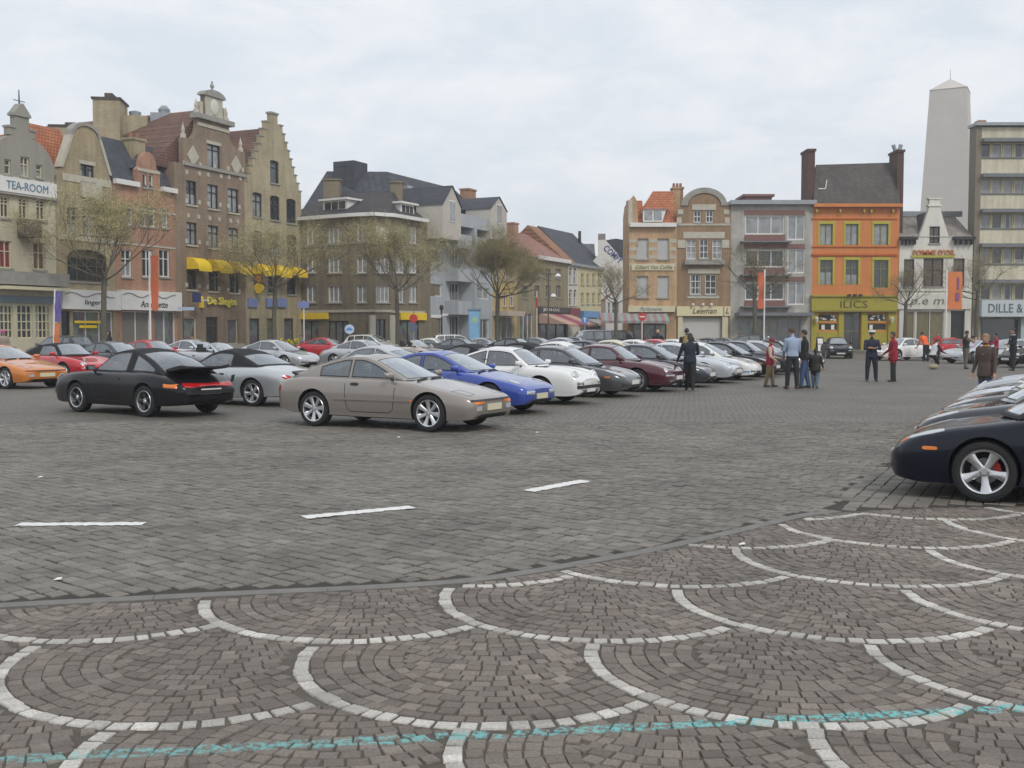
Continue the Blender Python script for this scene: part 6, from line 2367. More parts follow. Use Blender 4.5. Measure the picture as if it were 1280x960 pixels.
        top = lambda i, v: (st[i][0] + bow(st[i][0]) * (1 - v * v) - bow(st[i][0]) * .15, v * st[i][3], st[i][4] + (st[i][5] - st[i][4]) * (1 - v * v))
        for i in range(len(xs) - 1):
            xm = (xs[i] + xs[i + 1]) / 2
            for j in range(len(vs_) - 1):
                va, vb = vs_[j], vs_[j + 1]
                vm = abs((va + vb) / 2)
                q = [top(i, va), top(i, vb), top(i + 1, vb), top(i + 1, va)]
                dst, mi = 'cabin', 0
                for nm, lo, hi in (('windscreen', xB + .03, xA - .04), ('rear_window', xD + .05, xC - .035)):
                    if lo < xm < hi and vm < .9 and not (nm == 'rear_window' and c.get('norear')):
                        if lo + tw < xm < hi - tw and vm < .87:
                            dst, mi = nm, 0
                        else:
                            mi = 1
                parts[dst].add(q, [(0, 3, 2, 1)] if True else [], mi)
        for sg in (-1, 1):
            for i in range(len(xs) - 1):
                xm = (xs[i] + xs[i + 1]) / 2
                gi = None
                for n_, (a, b) in enumerate(wins):
                    if b < xm < a:
                        gi = n_
                def rows(k_):
                    x, yb, zb_, yr, zrail, zr = st[k_]
                    H = zrail - zb_
                    lo, hi = .02, H - ed
                    if hi - lo < .06:
                        mid = H * .5
                        lo = hi = mid
                        return [0, mid, mid, mid, mid, H], False
                    return [0, lo, lo + tw, hi - tw, hi, H], True
                ra, oka = rows(i)
                rb, okb = rows(i + 1)
                def P(k_, h_):
                    x, yb, zb_, yr, zrail, zr = st[k_]
                    H = max(zrail - zb_, 1e-4)
                    f = h_ / H
                    b_ = -bow(x) * .15
                    return (x + b_ * f, sg * (yb + (yr - yb) * f + .018 * sin(pi * f)), zb_ + h_)
                for j in range(5):
                    q = [P(i, ra[j]), P(i + 1, rb[j]), P(i + 1, rb[j + 1]), P(i, ra[j + 1])]
                    f = (0, 1, 2, 3) if sg < 0 else (3, 2, 1, 0)
                    if gi is not None and (oka or okb) and 1 <= j <= 3:
                        a, b = wins[gi]
                        if j == 2 and b + tw < xm < a - tw:
                            key = 'side_window%d_%d' % (gi, sg)
                            parts.setdefault(key, MB()).add(q, [f], 0)
                        else:
                            parts['cabin'].add(q, [f], 1)
                    else:
                        parts['cabin'].add(q, [f], c.get('pillar', 0) if gi is None and b < xm < a else 0)
        roofm = c.get('roofmat') or s.sp['paint']
        op = c.get('open')
        if op:
            # open car: keep only the windscreen and its frame
            keep = MB()
            pm = parts['cabin']
            for f, mi in zip(pm.f, pm.m):
                if min(pm.v[k_][0] for k_ in f) > xB - .02 and not all(abs(pm.v[k_][1]) > 5 for k_ in f):
                    keep.add([pm.v[k_] for k_ in f], [tuple(range(len(f)))], mi)
            parts = {'cabin': keep, 'windscreen': parts['windscreen']}
        o = parts['cabin'].build(c.get('name', 'roof'), [roofm, M_TRIM], s.root, 42)
        s.cab_ob = o
        for k_, mb in parts.items():
            if k_ == 'cabin' or not mb.f:
                continue
            nm = k_.split('0_')[0].split('1_')[0].split('2_')[0]
            mb.build(nm, M_SCREEN if nm == 'windscreen' else M_CARGLASS, s.root, 60)
        # interior
        m = MB()
        zf = s.zc(0) - .02
        seat = c.get('seat', (xB + xC) / 2 - .1)
        for sg in (-1, 1):
            y = sg * .36
            m.box(seat - .06, seat + .08, y - .22, y + .22, zf - .1, zf + .16)
            m.box(seat - .1, seat, y - .12, y + .12, zf + .16, zf + .30)
        m.box(xA - .55, xA - .2, -.6, .6, zf - .05, zf + .05)
        m.lathe([(.17, -.01), (.185, 0), (.17, .01)], 16, 'x', (xB + .1, .36, zf + .06))
        m.build('seats', M_INT, s.root)

    # -- wheels ------------------------------------------------------------
    def wheels(s):
        sp = s.sp
        t, r = wheel_meshes(sp['rim'], sp['R'], sp.get('tw', .22), sp['rr'])
        for ax in sp['axles']:
            for sg in (-1, 1):
                y = sg * (s.w(ax) - sp.get('tw', .22) / 2 - .025)
                e = bpy.data.objects.new('wheel', None)
                COL.objects.link(e)
                e.parent = s.root
                e.location = (ax, y, sp['R'])
                e.rotation_euler = (0, random.uniform(0, 1), pi if sg > 0 else 0)
                link('tyre', t, e)
                link('rim', r, e)
                if sp.get('caliper'):
                    c = MB()
                    n_ = 6
                    for k in range(n_):
                        a0, a1 = radians(-5 + 60 * k / n_), radians(-5 + 60 * (k + 1) / n_)
                        f = lambda a, r_, y_: (cos(a) * r_, y_, sin(a) * r_)
                        c.add([f(a0, .085, -.03), f(a1, .085, -.03), f(a1, .155, -.03), f(a0, .155, -.03), f(a0, .085, .01), f(a1, .085, .01), f(a1, .155, .01), f(a0, .155, .01)], [(0, 1, 2, 3), (0, 4, 5, 1), (3, 2, 6, 7)])
                    co = c.build('brake_caliper', M_CALIPER, e)
                    co.rotation_euler = (0, -e.rotation_euler.y, 0)

    # -- pieces laid on the body ---------------------------------------------
    def patch(s, name, pts, axis, m, off=.006, thick=.02, parent=None, mirror=False, smooth=50, n=1):
        """polygon given in the two coordinates across the axis, dropped onto the body along it.
        axis: 'F' from the front (y, z); 'R' from the rear (y, z); 'S' from the sides (x, z); 'T' from above (x, y)"""
        made = []
        for sg in ((1, -1) if mirror else (1,)):
            mb = MB()
            cx, cy = sum(p[0] for p in pts) / len(pts), sum(p[1] for p in pts) / len(pts)
            rings = [[(cx, cy)]] + [[(cx + (p[0] - cx) * f, cy + (p[1] - cy) * f) for p in pts] for f in (.4, .72, 1.0)]
            d, o = {'F': (Vector((-1, 0, 0)), lambda a, b: Vector((4, a * sg, b))), 'R': (Vector((1, 0, 0)), lambda a, b: Vector((-4, a * sg, b))),
                    'S': (Vector((0, -sg, 0)), lambda a, b: Vector((a, 3 * sg, b))), 'T': (Vector((0, 0, -1)), lambda a, b: Vector((a, b * sg, 3)))}[axis]
            N_ = len(pts)
            ok = True
            lay = []
            for rg in rings:
                row_ = []
                for a, b in rg:
                    h = s.bvh.ray_cast(o(a, b), d)
                    if h[0] is None:
                        ok = False
                        break
                    row_.append(h[0] - d * off)
                lay.append(row_)
            if not ok:
                continue
            vs = [p for rw_ in lay for p in rw_] + [p + d * (off + thick) for p in lay[-1]]
            fs = [(0, 1 + k, 1 + (k + 1) % N_) for k in range(N_)]
            for q in range(3):
                b0 = 1 + q * N_
                fs += [(b0 + k, b0 + N_ + k, b0 + N_ + (k + 1) % N_, b0 + (k + 1) % N_) for k in range(N_)]
            mb.add(vs, fs)
            bm = bmesh.new()
            me = mb.mesh(name, m)
            bm.from_mesh(me)
            bmesh.ops.recalc_face_normals(bm, faces=bm.faces)
            bm.to_mesh(me)
            bm.free()
            me.polygons.foreach_set('use_smooth', [True] * len(me.polygons))
            me.set_sharp_from_angle(angle=radians(smooth))
            made.append(link(name, me, parent or s.root))
        return made

    def ell(s, cx, cy, rx, ry, n=18, p=2.0, rot=0):
        out_ = []
        for k in range(n):
            a = 2 * pi * k / n
            x = abs(cos(a)) ** (2 / p) * (1 if cos(a) > 0 else -1) * rx
            y = abs(sin(a)) ** (2 / p) * (1 if sin(a) > 0 else -1) * ry
            out_.append((cx + x * cos(rot) - y * sin(rot), cy + x * sin(rot) + y * cos(rot)))
        return out_

    def line(s, name, pts, axis, w_, m, off=.004, mirror=False, parent=None, seg=.06, thick=.012):
        """a narrow ribbon along a polyline laid on the body"""
        dense = []
        for a, b in zip(pts, pts[1:]):
            k = max(1, int(hypot(b[0] - a[0], b[1] - a[1]) / seg))
            dense += [(a[0] + (b[0] - a[0]) * i / k, a[1] + (b[1] - a[1]) * i / k) for i in range(k)]
        dense.append(pts[-1])
        made = []
        for sg in ((1, -1) if mirror else (1,)):
            d, o = {'F': (Vector((-1, 0, 0)), lambda a, b: Vector((4, a * sg, b))), 'R': (Vector((1, 0, 0)), lambda a, b: Vector((-4, a * sg, b))),
                    'S': (Vector((0, -sg, 0)), lambda a, b: Vector((a, 3 * sg, b))), 'T': (Vector((0, 0, -1)), lambda a, b: Vector((a, b * sg, 3)))}[axis]
            rowA, rowB = [], []
            for i, p in enumerate(dense):
                q0, q1 = Vector(dense[max(i - 1, 0)]), Vector(dense[min(i + 1, len(dense) - 1)])
                t = (q1 - q0).normalized()
                nn2 = Vector((-t.y, t.x)) * w_ / 2
                ha = s.bvh.ray_cast(o(p[0] + nn2.x, p[1] + nn2.y), d)
                hb = s.bvh.ray_cast(o(p[0] - nn2.x, p[1] - nn2.y), d)
                if ha[0] is None or hb[0] is None:
                    continue
                rowA.append(ha[0] - d * off)
                rowB.append(hb[0] - d * off)
            k = len(rowA)
            if k < 2:
                continue
            mb = MB()
            vs = rowA + rowB + [p + d * (off + thick) for p in rowA] + [p + d * (off + thick) for p in rowB]
            fs = []
            for i in range(k - 1):
                fs += [(i, i + 1, k + i + 1, k + i), (i, 2 * k + i, 2 * k + i + 1, i + 1), (k + i, k + i + 1, 3 * k + i + 1, 3 * k + i)]
            fs += [(0, k, 3 * k, 2 * k), (k - 1, 3 * k - 1, 4 * k - 1, 2 * k - 1)]
            mb.add(vs, fs)
            made.append(mb.build(name, m, parent or s.root))
        return made

    def mirrors(s, x, z, m=None, sz=(.07, .1, .065)):
        for sg in (-1, 1):
            y = sg * (s.w(x) * .9 + .09)
            mb = MB()
            a, b_, c_ = sz[0] * .7, sz[1] * .95, sz[2] * .85
            ring = lambda xx, f: [(xx, y + sx_ * b_ * f, z + sz_ * c_ * f) for sx_, sz_ in ((-1, -.6), (-.75, -1), (.75, -1), (1, -.6), (1, .6), (.75, 1), (-.75, 1), (-1, .6))]
            vs = ring(x - a, 1) + ring(x + a * .2, .97) + ring(x + a * .8, .72) + ring(x + a, .4)
            mb.add(vs, [(j * 8 + k, j * 8 + (k + 1) % 8, j * 8 + 8 + (k + 1) % 8, j * 8 + 8 + k) for j in range(3) for k in range(8)] + [tuple(range(7, -1, -1)), tuple(range(24, 32))])
            mb.tube((x - .01, sg * s.w(x) * .84, z - .09), (x - .01, y - sg * .03, z - .02), .022, .018, 6, 1)
            mb.box(x - sz[0] * .9, x - sz[0] * .75, y - sz[1] * .7, y + sz[1] * .7, z - sz[2] * .6, z + sz[2] * .6, 2)
            mb.build('wing_mirror', [m or s.sp['paint'], M_TRIM, M_LAMPD], s.root, 50)

    def door(s, xf, xr, zt_, zb_, handle=True):
        s.line('door_seam', [(xf, zt_), (xf - .02, (zt_ + zb_) / 2), (xf - .06, zb_ + .05), (xf - .14, zb_), (xr + .12, zb_), (xr + .04, zb_ + .06), (xr, (zt_ + zb_) / 2), (xr, zt_)], 'S', .012, M_TRIM, off=.0015, mirror=True, thick=.004)
        if handle:
            s.patch('door_handle', s.ell(xr + .16, zt_ - .11, .075, .022, 10, 3), 'S', M_TRIM, off=.014, mirror=True)


def plate(c, ax, y0, z0, m=M_PLATE, w_=.25, h_=.055):
    p = c.patch('number_plate', [(y0 - w_, z0 - h_), (y0 + w_, z0 - h_), (y0 + w_, z0 + h_), (y0 - w_, z0 + h_)], ax, m, off=.02)
    return p


ARX = dict(R=.315, rr=.215, tw=.215)
# ------------------------------------------------------------ rear-engined coupe with upright round lamps (older and newer)
def shape_old(wd=.825):
    return dict(
        zc=[(2.10, .60), (2.0, .645), (1.65, .71), (1.1, .795), (.62, .90), (0, .90), (-1.2, .92), (-1.6, .85), (-2.0, .70), (-2.14, .62)],
        zs=[(2.10, .55), (2.0, .65), (1.84, .755), (1.6, .815), (1.2, .852), (.6, .875), (0, .87), (-.8, .885), (-1.25, .87), (-1.7, .79), (-2.0, .67), (-2.14, .58)],
        zb=[(2.10, .30), (2.02, .23), (1.75, .19), (0, .19), (-1.7, .23), (-2.06, .29), (-2.14, .36)],
        w=[(2.10, .56), (2.06, .64), (1.97, .705), (1.65, .765), (1.135, wd - .02), (.5, wd - .045), (0, wd - .05), (-.5, wd - .03), (-1.1, wd + .02), (-1.6, wd - .01), (-1.95, .72), (-2.1, .62), (-2.14, .52)],
        axles=(1.135, -1.135), shoulder=.80, gap=.04)


def cab_old(**k):
    d = dict(xA=.78, xB=.22, xC=-.82, xD=-1.55, zB=1.255, zC=1.20, roof=[(-.05, 1.295), (-.35, 1.305)], tail=[(-1.2, 1.07)], win=[(.62, -.36), (-.40, -1.05)], yb=.795, seat=-.45)
    d.update(k)
    return d


def round_lamps(c, x, y, z, r, tilt, lens=None):
    """round lamps in their own fender bowls, tilted back"""
    for sg in (-1, 1):
        M = Matrix.Translation((x, sg * y, z)) @ Matrix.Rotation(radians(-tilt), 4, 'Y') @ Matrix.Rotation(radians(6 * sg), 4, 'Z')
        for nm, prof, m_ in (('headlight_bowl', [(r * 1.22, -.34), (r * 1.2, -.1), (r * 1.12, -.012), (r * 1.0, .0)], c.sp['paint']),
                             ('headlight', [(r * 1.01, -.03), (r * .97, .006), (r * .75, .022), (r * .4, .032), (.001, .036)], M_LAMP),
                             ('headlight_ring', [(r * 1.07, -.02), (r * 1.07, .004), (r * 1.0, .012), (r * .93, .006)], M_CHROME)):
            mb = MB().lathe(prof, 22, 'x')
            mb.v = [tuple(M @ Vector(p)) for p in mb.v]
            mb.build(nm, m_, c.root, 50)


def old_front(c, bumper=None, drl=True):
    round_lamps(c, 1.965, .565, .68, .108, 24)
    c.patch('indicator', [(.42, .46), (.66, .46), (.66, .53), (.42, .53)], 'F', M_LAMPD, off=.012, mirror=True)
    b = bumper or M_TRIM
    c.line('bumper_strip', [(-.66, .415), (.66, .415)], 'F', .07, M_TRIM, off=.03, thick=.05)
    c.patch('grille', [(.12, .265), (.5, .265), (.5, .335), (.12, .335)], 'F', M_TRIM, off=.004, mirror=True)
    plate(c, 'F', 0, .345)
    c.line('bonnet_seam', [(1.98, -.38), (1.5, -.5), (.86, -.56), (.8, 0), (.86, .56), (1.5, .5), (1.98, .38)], 'T', .01, M_TRIM, off=.0015, thick=.003)
    c.line('wiper', [(.86, .1), (.8, .42)], 'T', .02, M_TRIM, off=.03)
    c.line('wiper', [(.88, -.45), (.82, -.1)], 'T', .02, M_TRIM, off=.03)


def old_rear(c, spoiler=True, sm=M_TRIM):
    c.patch('reflector_band', [(-.42, .60), (.42, .60), (.42, .68), (-.42, .68)], 'R', M_RED, off=.012)
    c.patch('tail_light', [(.42, .595), (.6, .60), (.6, .68), (.42, .685)], 'R', M_RED, off=.014, mirror=True)
    c.patch('rear_indicator', [(-1.98, .585), (-1.72, .60), (-1.70, .67), (-1.96, .67)], 'S', M_AMBER, off=.012, mirror=True)
    c.line('bumper_strip', [(-.6, .50), (.6, .50)], 'R', .08, M_TRIM, off=.04, thick=.06)
    plate(c, 'R', .0, .51)
    if spoiler:
        z = c.zc(-1.7)
        mb = MB()
        xs_ = [(-1.42, .91, .48), (-1.64, .955, .57), (-1.95, .975, .63), (-2.10, 1.0, .60)]
        n = 8
        for k in range(len(xs_)):
            x, zz, hw = xs_[k]
            for q in range(n + 1):
                y = -hw + 2 * hw * q / n
                zc_ = zz + .035 * abs(y / hw) ** 3 * (1 if k > 1 else 0)
                mb.v.append((x + .1 * (y / hw) ** 2, y, zc_))
        for k in range(len(xs_)):
            x, zz, hw = xs_[k]
            for q in range(n + 1):
                y = -hw + 2 * hw * q / n
                dz = (.05, .05, .035, .03)[k]
                mb.v.append((x + .1 * (y / hw) ** 2, y, zz - dz - (.06 if k < 2 and abs(y) < hw * .7 else 0)))
        m_ = n + 1
        K = len(xs_)
        for k in range(K - 1):
            for q in range(n):
                a = k * m_ + q
                mb.f.append((a, a + m_, a + m_ + 1, a + 1))
                b_ = K * m_ + a
                mb.f.append((b_, b_ + 1, b_ + m_ + 1, b_ + m_))
                mb.m += [0, 0]
            for q, fl in ((0, 0), (n, 1)):
                a = k * m_ + q
                f_ = (a, K * m_ + a, K * m_ + a + m_, a + m_)
                mb.f.append(f_ if not fl else f_[::-1])
                mb.m.append(0)
        for q in range(n):
            a = (K - 1) * m_ + q
            mb.f.append((a, K * m_ + a, K * m_ + a + 1, a + 1))
            mb.m.append(0)
        mb.build('tail_spoiler', sm, c.root, 50)


CARS = {}
sp = dict(shape_old(.84), paint=P_WHITE, rim='petal', cab=cab_old(), **ARX)
c = Car('sports_coupe', sp)
old_front(c)
old_rear(c)
c.mirrors(.62, .95)
c.door(.60, -.40, .85, .29)
c.line('sill_strip', [(.7, .245), (-.75, .245)], 'S', .05, M_TRIM, off=.01, mirror=True)
CARS['old'] = c
# removable-roof version, black roof panel and big rear glass
sp = dict(shape_old(.845), paint=P_BLACK, rim='petal', cab=cab_old(roofmat=M_CLOTH_TOP, win=[(.62, -.34), (-.56, -1.3)], xC=-.62, zC=1.255, tail=[(-1.05, 1.15)], edge=.03, pillar=0, up=.05), **ARX)
c = Car('targa_car', sp)
old_front(c)
old_rear(c)
c.mirrors(.62, .95, M_TRIM)
c.door(.60, -.42, .85, .29)
CARS['targa'] = c
# smoother later version with slanted lamps
sp = shape_old(.865)
sp['zc'] = [(2.12, .52), (2.02, .60), (1.65, .69), (1.1, .79), (.62, .90), (0, .90), (-1.2, .92), (-1.6, .85), (-2.0, .72), (-2.16, .62)]
sp['zs'] = [(2.12, .48), (2.02, .585), (1.84, .68), (1.6, .76), (1.2, .825), (.6, .87), (0, .87), (-.8, .885), (-1.25, .875), (-1.7, .80), (-2.0, .68), (-2.16, .58)]
sp = dict(sp, paint=P_MAROON, rim='twist', cab=cab_old(), R=.32, rr=.232, tw=.225)


def mid_front(c):
    round_lamps(c, 1.95, .585, .60, .105, 40)
    c.patch('indicator', [(.42, .43), (.70, .45), (.70, .50), (.42, .49)], 'F', M_LAMP, off=.01, mirror=True)
    c.patch('air_intake', [(-.36, .24), (.36, .24), (.36, .34), (-.36, .34)], 'F', M_TRIM, off=.004)
    c.patch('fog_light', c.ell(.55, .32, .09, .04, 12, 3), 'F', M_LAMPD, off=.008, mirror=True)
    plate(c, 'F', 0, .40)
    c.line('bumper_seam', [(-.74, .47), (.74, .47)], 'F', .014, M_TRIM, off=.003)
    c.line('bonnet_seam', [(1.95, -.40), (1.5, -.5), (.86, -.56), (.8, 0), (.86, .56), (1.5, .5), (1.95, .40)], 'T', .01, M_TRIM, off=.0015, thick=.003)
    c.line('wiper', [(.86, .0), (.8, .42)], 'T', .02, M_TRIM, off=.03)


c = Car('sports_coupe', sp)
mid_front(c)
c.patch('reflector_band', [(-.6, .60), (.6, .60), (.6, .69), (-.6, .69)], 'R', M_RED, off=.012)
plate(c, 'R', 0, .48)
c.mirrors(.62, .95)
c.door(.60, -.40, .85, .29)
CARS['mid'] = c
# cabriolet of the same
sp2 = dict(sp, paint=P_RED, cab=cab_old(roofmat=M_CLOTH_TOP, name='soft_top', win=[(.62, -.42)], xC=-.78, zC=1.16, roof=[(-.05, 1.28), (-.4, 1.26)], tail=[(-1.15, 1.03)]))
c = Car('cabriolet', sp2)
mid_front(c)
c.patch('reflector_band', [(-.6, .60), (.6, .60), (.6, .69), (-.6, .69)], 'R', M_RED, off=.012)
plate(c, 'R', 0, .48)
c.mirrors(.62, .95)
c.door(.60, -.42, .85, .29)
CARS['cabrio'] = c


# ------------------------------------------------------------ rounder modern coupe / roadster
def shape_new(w_=.885, front=2.13, rear=-2.24, tail=.74):
    return dict(
        zc=[(front, .46), (front - .08, .56), (1.65, .67), (1.2, .77), (.85, .86), (0, .90), (-1.2, .92), (-1.7, .85), (rear + .16, tail), (rear, tail - .14)],
        zs=[(front, .43), (front - .08, .52), (1.9, .61), (1.6, .705), (1.175, .775), (.7, .84), (0, .86), (-.8, .885), (-1.2, .88), (-1.7, .82), (rear + .16, tail - .03), (rear, tail - .17)],
        zb=[(front, .27), (front - .07, .2), (1.75, .165), (0, .175), (-1.7, .22), (rear + .08, .27), (rear, .34)],
        w=[(front, .44), (front - .04, .58), (front - .13, .71), (1.75, .82), (1.3, w_ - .03), (1.0, w_ - .03), (.5, w_ - .045), (0, w_ - .045), (-.6, w_ - .02), (-1.15, w_), (-1.65, w_ - .04), (rear + .25, .76), (rear + .08, .66), (rear, .55)],
        axles=(1.175, -1.175), shoulder=.80, gap=.03, R=.308, rr=.224, tw=.23)


def new_front(c, lamp=M_LAMP, amber=False):
    # lamp with the amber corner running down to the bumper
    dx = c.sp['zc'][0][0] - 2.13
    hl = [(2.05, .45), (2.02, .565), (1.945, .665), (1.83, .73), (1.70, .755), (1.58, .745), (1.59, .68), (1.72, .58), (1.86, .485), (1.98, .42)]
    am = [(2.045, .49), (2.015, .585), (1.955, .655), (1.92, .66), (1.94, .60), (1.98, .53), (2.01, .47)]
    c.patch('headlight', [(x + dx, y) for x, y in hl], 'T', lamp, off=.006, thick=.03, mirror=True)
    if amber:
        c.patch('indicator', [(x + dx, y) for x, y in am], 'T', M_AMBER, off=.010, thick=.03, mirror=True)
    c.patch('side_repeater', c.ell(1.68, .525, .075, .018, 10, 4), 'S', M_AMBER, off=.008, mirror=True)
    c.patch('air_intake', [(-.33, .25), (.33, .25), (.36, .33), (-.36, .33)], 'F', M_TRIM, off=.004)
    c.patch('side_intake', [(.45, .26), (.68, .29), (.66, .36), (.46, .34)], 'F', M_TRIM, off=.004, mirror=True)
    plate(c, 'F', 0, .385)
    c.line('bonnet_seam', [(2.0, -.36), (1.6, -.48), (1.0, -.58), (.93, 0), (1.0, .58), (1.6, .48), (2.0, .36)], 'T', .01, M_TRIM, off=.0015, thick=.003)
    c.line('wiper', [(1.02, 0), (.96, .42)], 'T', .022, M_TRIM, off=.03)
    c.line('wiper', [(1.04, -.5), (.98, -.08)], 'T', .022, M_TRIM, off=.03)


def new_rear(c):
    c.patch('tail_light', [(.46, .56), (.66, .59), (.72, .67), (.64, .72), (.48, .68)], 'R', M_RED, off=.010, mirror=True)
    plate(c, 'R', 0, .50)
    c.patch('rear_indicator', [(-2.14, .61), (-1.93, .63), (-1.86, .70), (-2.02, .725), (-2.12, .69)], 'S', M_AMBER, off=.010, mirror=True)


sp = dict(shape_new(), paint=P_GREY, rim='five', cab=dict(xA=.98, xB=.26, xC=-.80, xD=-1.62, zB=1.235, zC=1.17, roof=[(-.05, 1.285), (-.35, 1.29)], tail=[(-1.25, 1.045)], win=[(.74, -.36), (-.40, -1.1)], yb=.79, seat=-.42, bowF=.2))
c = Car('sports_coupe', sp)
new_front(c)
new_rear(c)
c.mirrors(.70, .94)
c.door(.70, -.42, .83, .28)
CARS['new'] = c
# roadster, hood up
rs = shape_new(.87, 2.10, -2.12, .80)
sp = dict(rs, paint=P_SILVER, rim='five', caliper=True, cab=dict(name='soft_top', roofmat=M_CLOTH_TOP, xA=.92, xB=.24, xC=-.62, xD=-1.22, zB=1.215, zC=1.165, roof=[(-.02, 1.265), (-.3, 1.255)], tail=[], win=[(.72, -.42)], yb=.79, seat=-.35, bowF=.2, pillar=0))
c = Car('roadster', sp)
new_front(c, amber=True)
new_rear(c)
c.mirrors(.70, .94)
c.door(.70, -.44, .83, .28)
c.patch('air_scoop', [(-.66, .56), (-.56, .54), (-.6, .70), (-.7, .72)], 'S', M_TRIM, off=.004, mirror=True)
CARS['roadster'] = c
# roadster, hood down
sp = dict(rs, paint=P_SILVER, rim='five', cab=dict(open=True, name='windscreen_frame', xA=.92, xB=.24, xC=-.62, xD=-1.22, zB=1.215, zC=1.165, roof=[(-.02, 1.265), (-.3, 1.255)], tail=[], win=[(.72, -.42)], yb=.79, seat=-.35, bowF=.2))
c = Car('roadster', sp)
new_front(c)
new_rear(c)
c.mirrors(.70, .94)
c.door(.70, -.44, .83, .28)
CARS['open'] = c

# ------------------------------------------------------------ front-engined wedge coupe
def shape_wedge(nose=.60, w_=.868):
    return dict(
        zc=[(2.02, nose - .06), (1.93, nose), (1.6, .69), (1.2, .765), (.7, .865), (0, .88), (-1.2, .90), (-1.75, .885), (-2.05, .82), (-2.14, .72)],
        zs=[(2.02, nose - .09), (1.93, nose - .025), (1.6, .665), (1.2, .745), (.7, .83), (0, .865), (-.8, .875), (-1.25, .885), (-1.7, .865), (-2.03, .79), (-2.14, .69)],
        zb=[(2.02, .29), (1.95, .22), (1.7, .19), (0, .19), (-1.7, .24), (-2.06, .3), (-2.14, .38)],
        w=[(2.02, .62), (1.98, .70), (1.86, .775), (1.55, .83), (1.2, w_), (.85, w_ - .02), (.5, w_ - .05), (-.5, w_ - .05), (-.8, w_ - .02), (-1.2, w_), (-1.65, w_ - .03), (-1.98, .77), (-2.1, .68), (-2.14, .6)],
        axles=(1.2, -1.2), shoulder=.86, gap=.035, R=.315, rr=.232, tw=.22)


cabw = dict(xA=.66, xB=-.10, xC=-.82, xD=-1.93, zB=1.205, zC=1.235, roof=[(-.35, 1.262), (-.6, 1.262)], tail=[(-1.4, 1.085)], win=[(.40, -.50), (-.545, -1.16)], yb=.80, seat=-.55, bowF=.16, bowR=.14, tumble=.36)
sp = dict(shape_wedge(), paint=P_BEIGE, rim='seven', cab=cabw)


def wedge_common(c, plate_m=M_PLATEY):
    c.mirrors(.42, .935, sz=(.065, .105, .06))
    c.door(.52, -.53, .85, .29, handle=False)
    c.patch('door_handle', c.ell(-.33, .775, .085, .026, 10, 3), 'S', M_TRIM, off=.012, mirror=True)
    c.line('side_moulding', [(.82, .51), (-.74, .51)], 'S', .03, c.sp['paint'], off=.016, mirror=True)
    c.patch('side_repeater', c.ell(.86, .515, .035, .016, 10), 'S', M_AMBER, off=.012, mirror=True)
    c.line('bonnet_seam', [(1.92, -.55), (1.4, -.66), (.74, -.64), (.7, 0), (.74, .64), (1.4, .66), (1.92, .55)], 'T', .01, M_TRIM, off=.0015, thick=.003)
    c.line('wiper', [(.80, -.05), (.72, .40)], 'T', .022, M_TRIM, off=.03)
    c.line('wiper', [(.82, -.55), (.75, -.12)], 'T', .022, M_TRIM, off=.03)
    c.patch('tail_light', [(.40, .60), (.66, .61), (.68, .72), (.40, .73)], 'R', M_RED, off=.012, mirror=True)
    c.patch('side_tail_light', [(-2.09, .62), (-1.99, .625), (-1.99, .72), (-2.08, .72)], 'S', M_RED, off=.01, mirror=True)
    plate(c, 'R', 0, .52)
    # dark lip along the foot of the hatch glass
    mb = MB()
    n = 10
    for q in range(n + 1):
        y = -.66 + 1.32 * q / n
        x = -2.06 + .30 * (y / .66) ** 2
        z = .915 + .0 * y
        mb.v += [(x + .16, y, z - .005), (x + .02, y, z + .03), (x - .05, y, z + .045), (x - .04, y, z + .015), (x + .16, y, z - .05)]
    for q in range(n):
        for k in range(5):
            mb.f.append((q * 5 + k, q * 5 + (k + 1) % 5, q * 5 + 5 + (k + 1) % 5, q * 5 + 5 + k))
            mb.m.append(0)
    mb.build('tail_spoiler', M_TRIM, c.root, 50)


c = Car('hatchback_coupe', sp)
c.line('light_strip', [(-.66, .495), (-.36, .495)], 'F', .045, M_AMBER, off=.01)
c.line('light_strip', [(.36, .495), (.66, .495)], 'F', .045, M_AMBER, off=.01)
c.patch('air_intake', [(-.62, .25), (.62, .25), (.62, .30), (-.62, .30)], 'F', M_TRIM, off=.004)
c.patch('fog_light', [(.44, .36), (.62, .36), (.62, .44), (.44, .44)], 'F', M_LAMP, off=.01, mirror=True)
c.line('bumper_strip', [(-.7, .535), (.7, .535)], 'F', .03, M_TRIM, off=.012)
c.line('popup_lamp_seam', [(1.84, .36), (1.84, .62), (1.55, .66), (1.55, .38), (1.84, .36)], 'T', .01, M_TRIM, off=.0015, mirror=True, thick=.003)
plate(c, 'F', .0, .41, M_PLATEY)
wedge_common(c)
CARS['wedge'] = c
sp = dict(shape_wedge(.585), paint=P_BLUE, rim='five', cab=cabw)
c = Car('hatchback_coupe', sp)
c.patch('headlight', c.ell(1.66, .55, .125, .085, 18), 'T', M_LAMP, off=.012, mirror=True)
c.patch('indicator', [(.34, .40), (.66, .42), (.66, .49), (.34, .49)], 'F', M_LAMP, off=.01, mirror=True)
c.patch('air_intake', [(-.5, .23), (.5, .23), (.5, .30), (-.5, .30)], 'F', M_TRIM, off=.004)
plate(c, 'F', 0, .37, M_PLATEY)
wedge_common(c)
CARS['wedge2'] = c

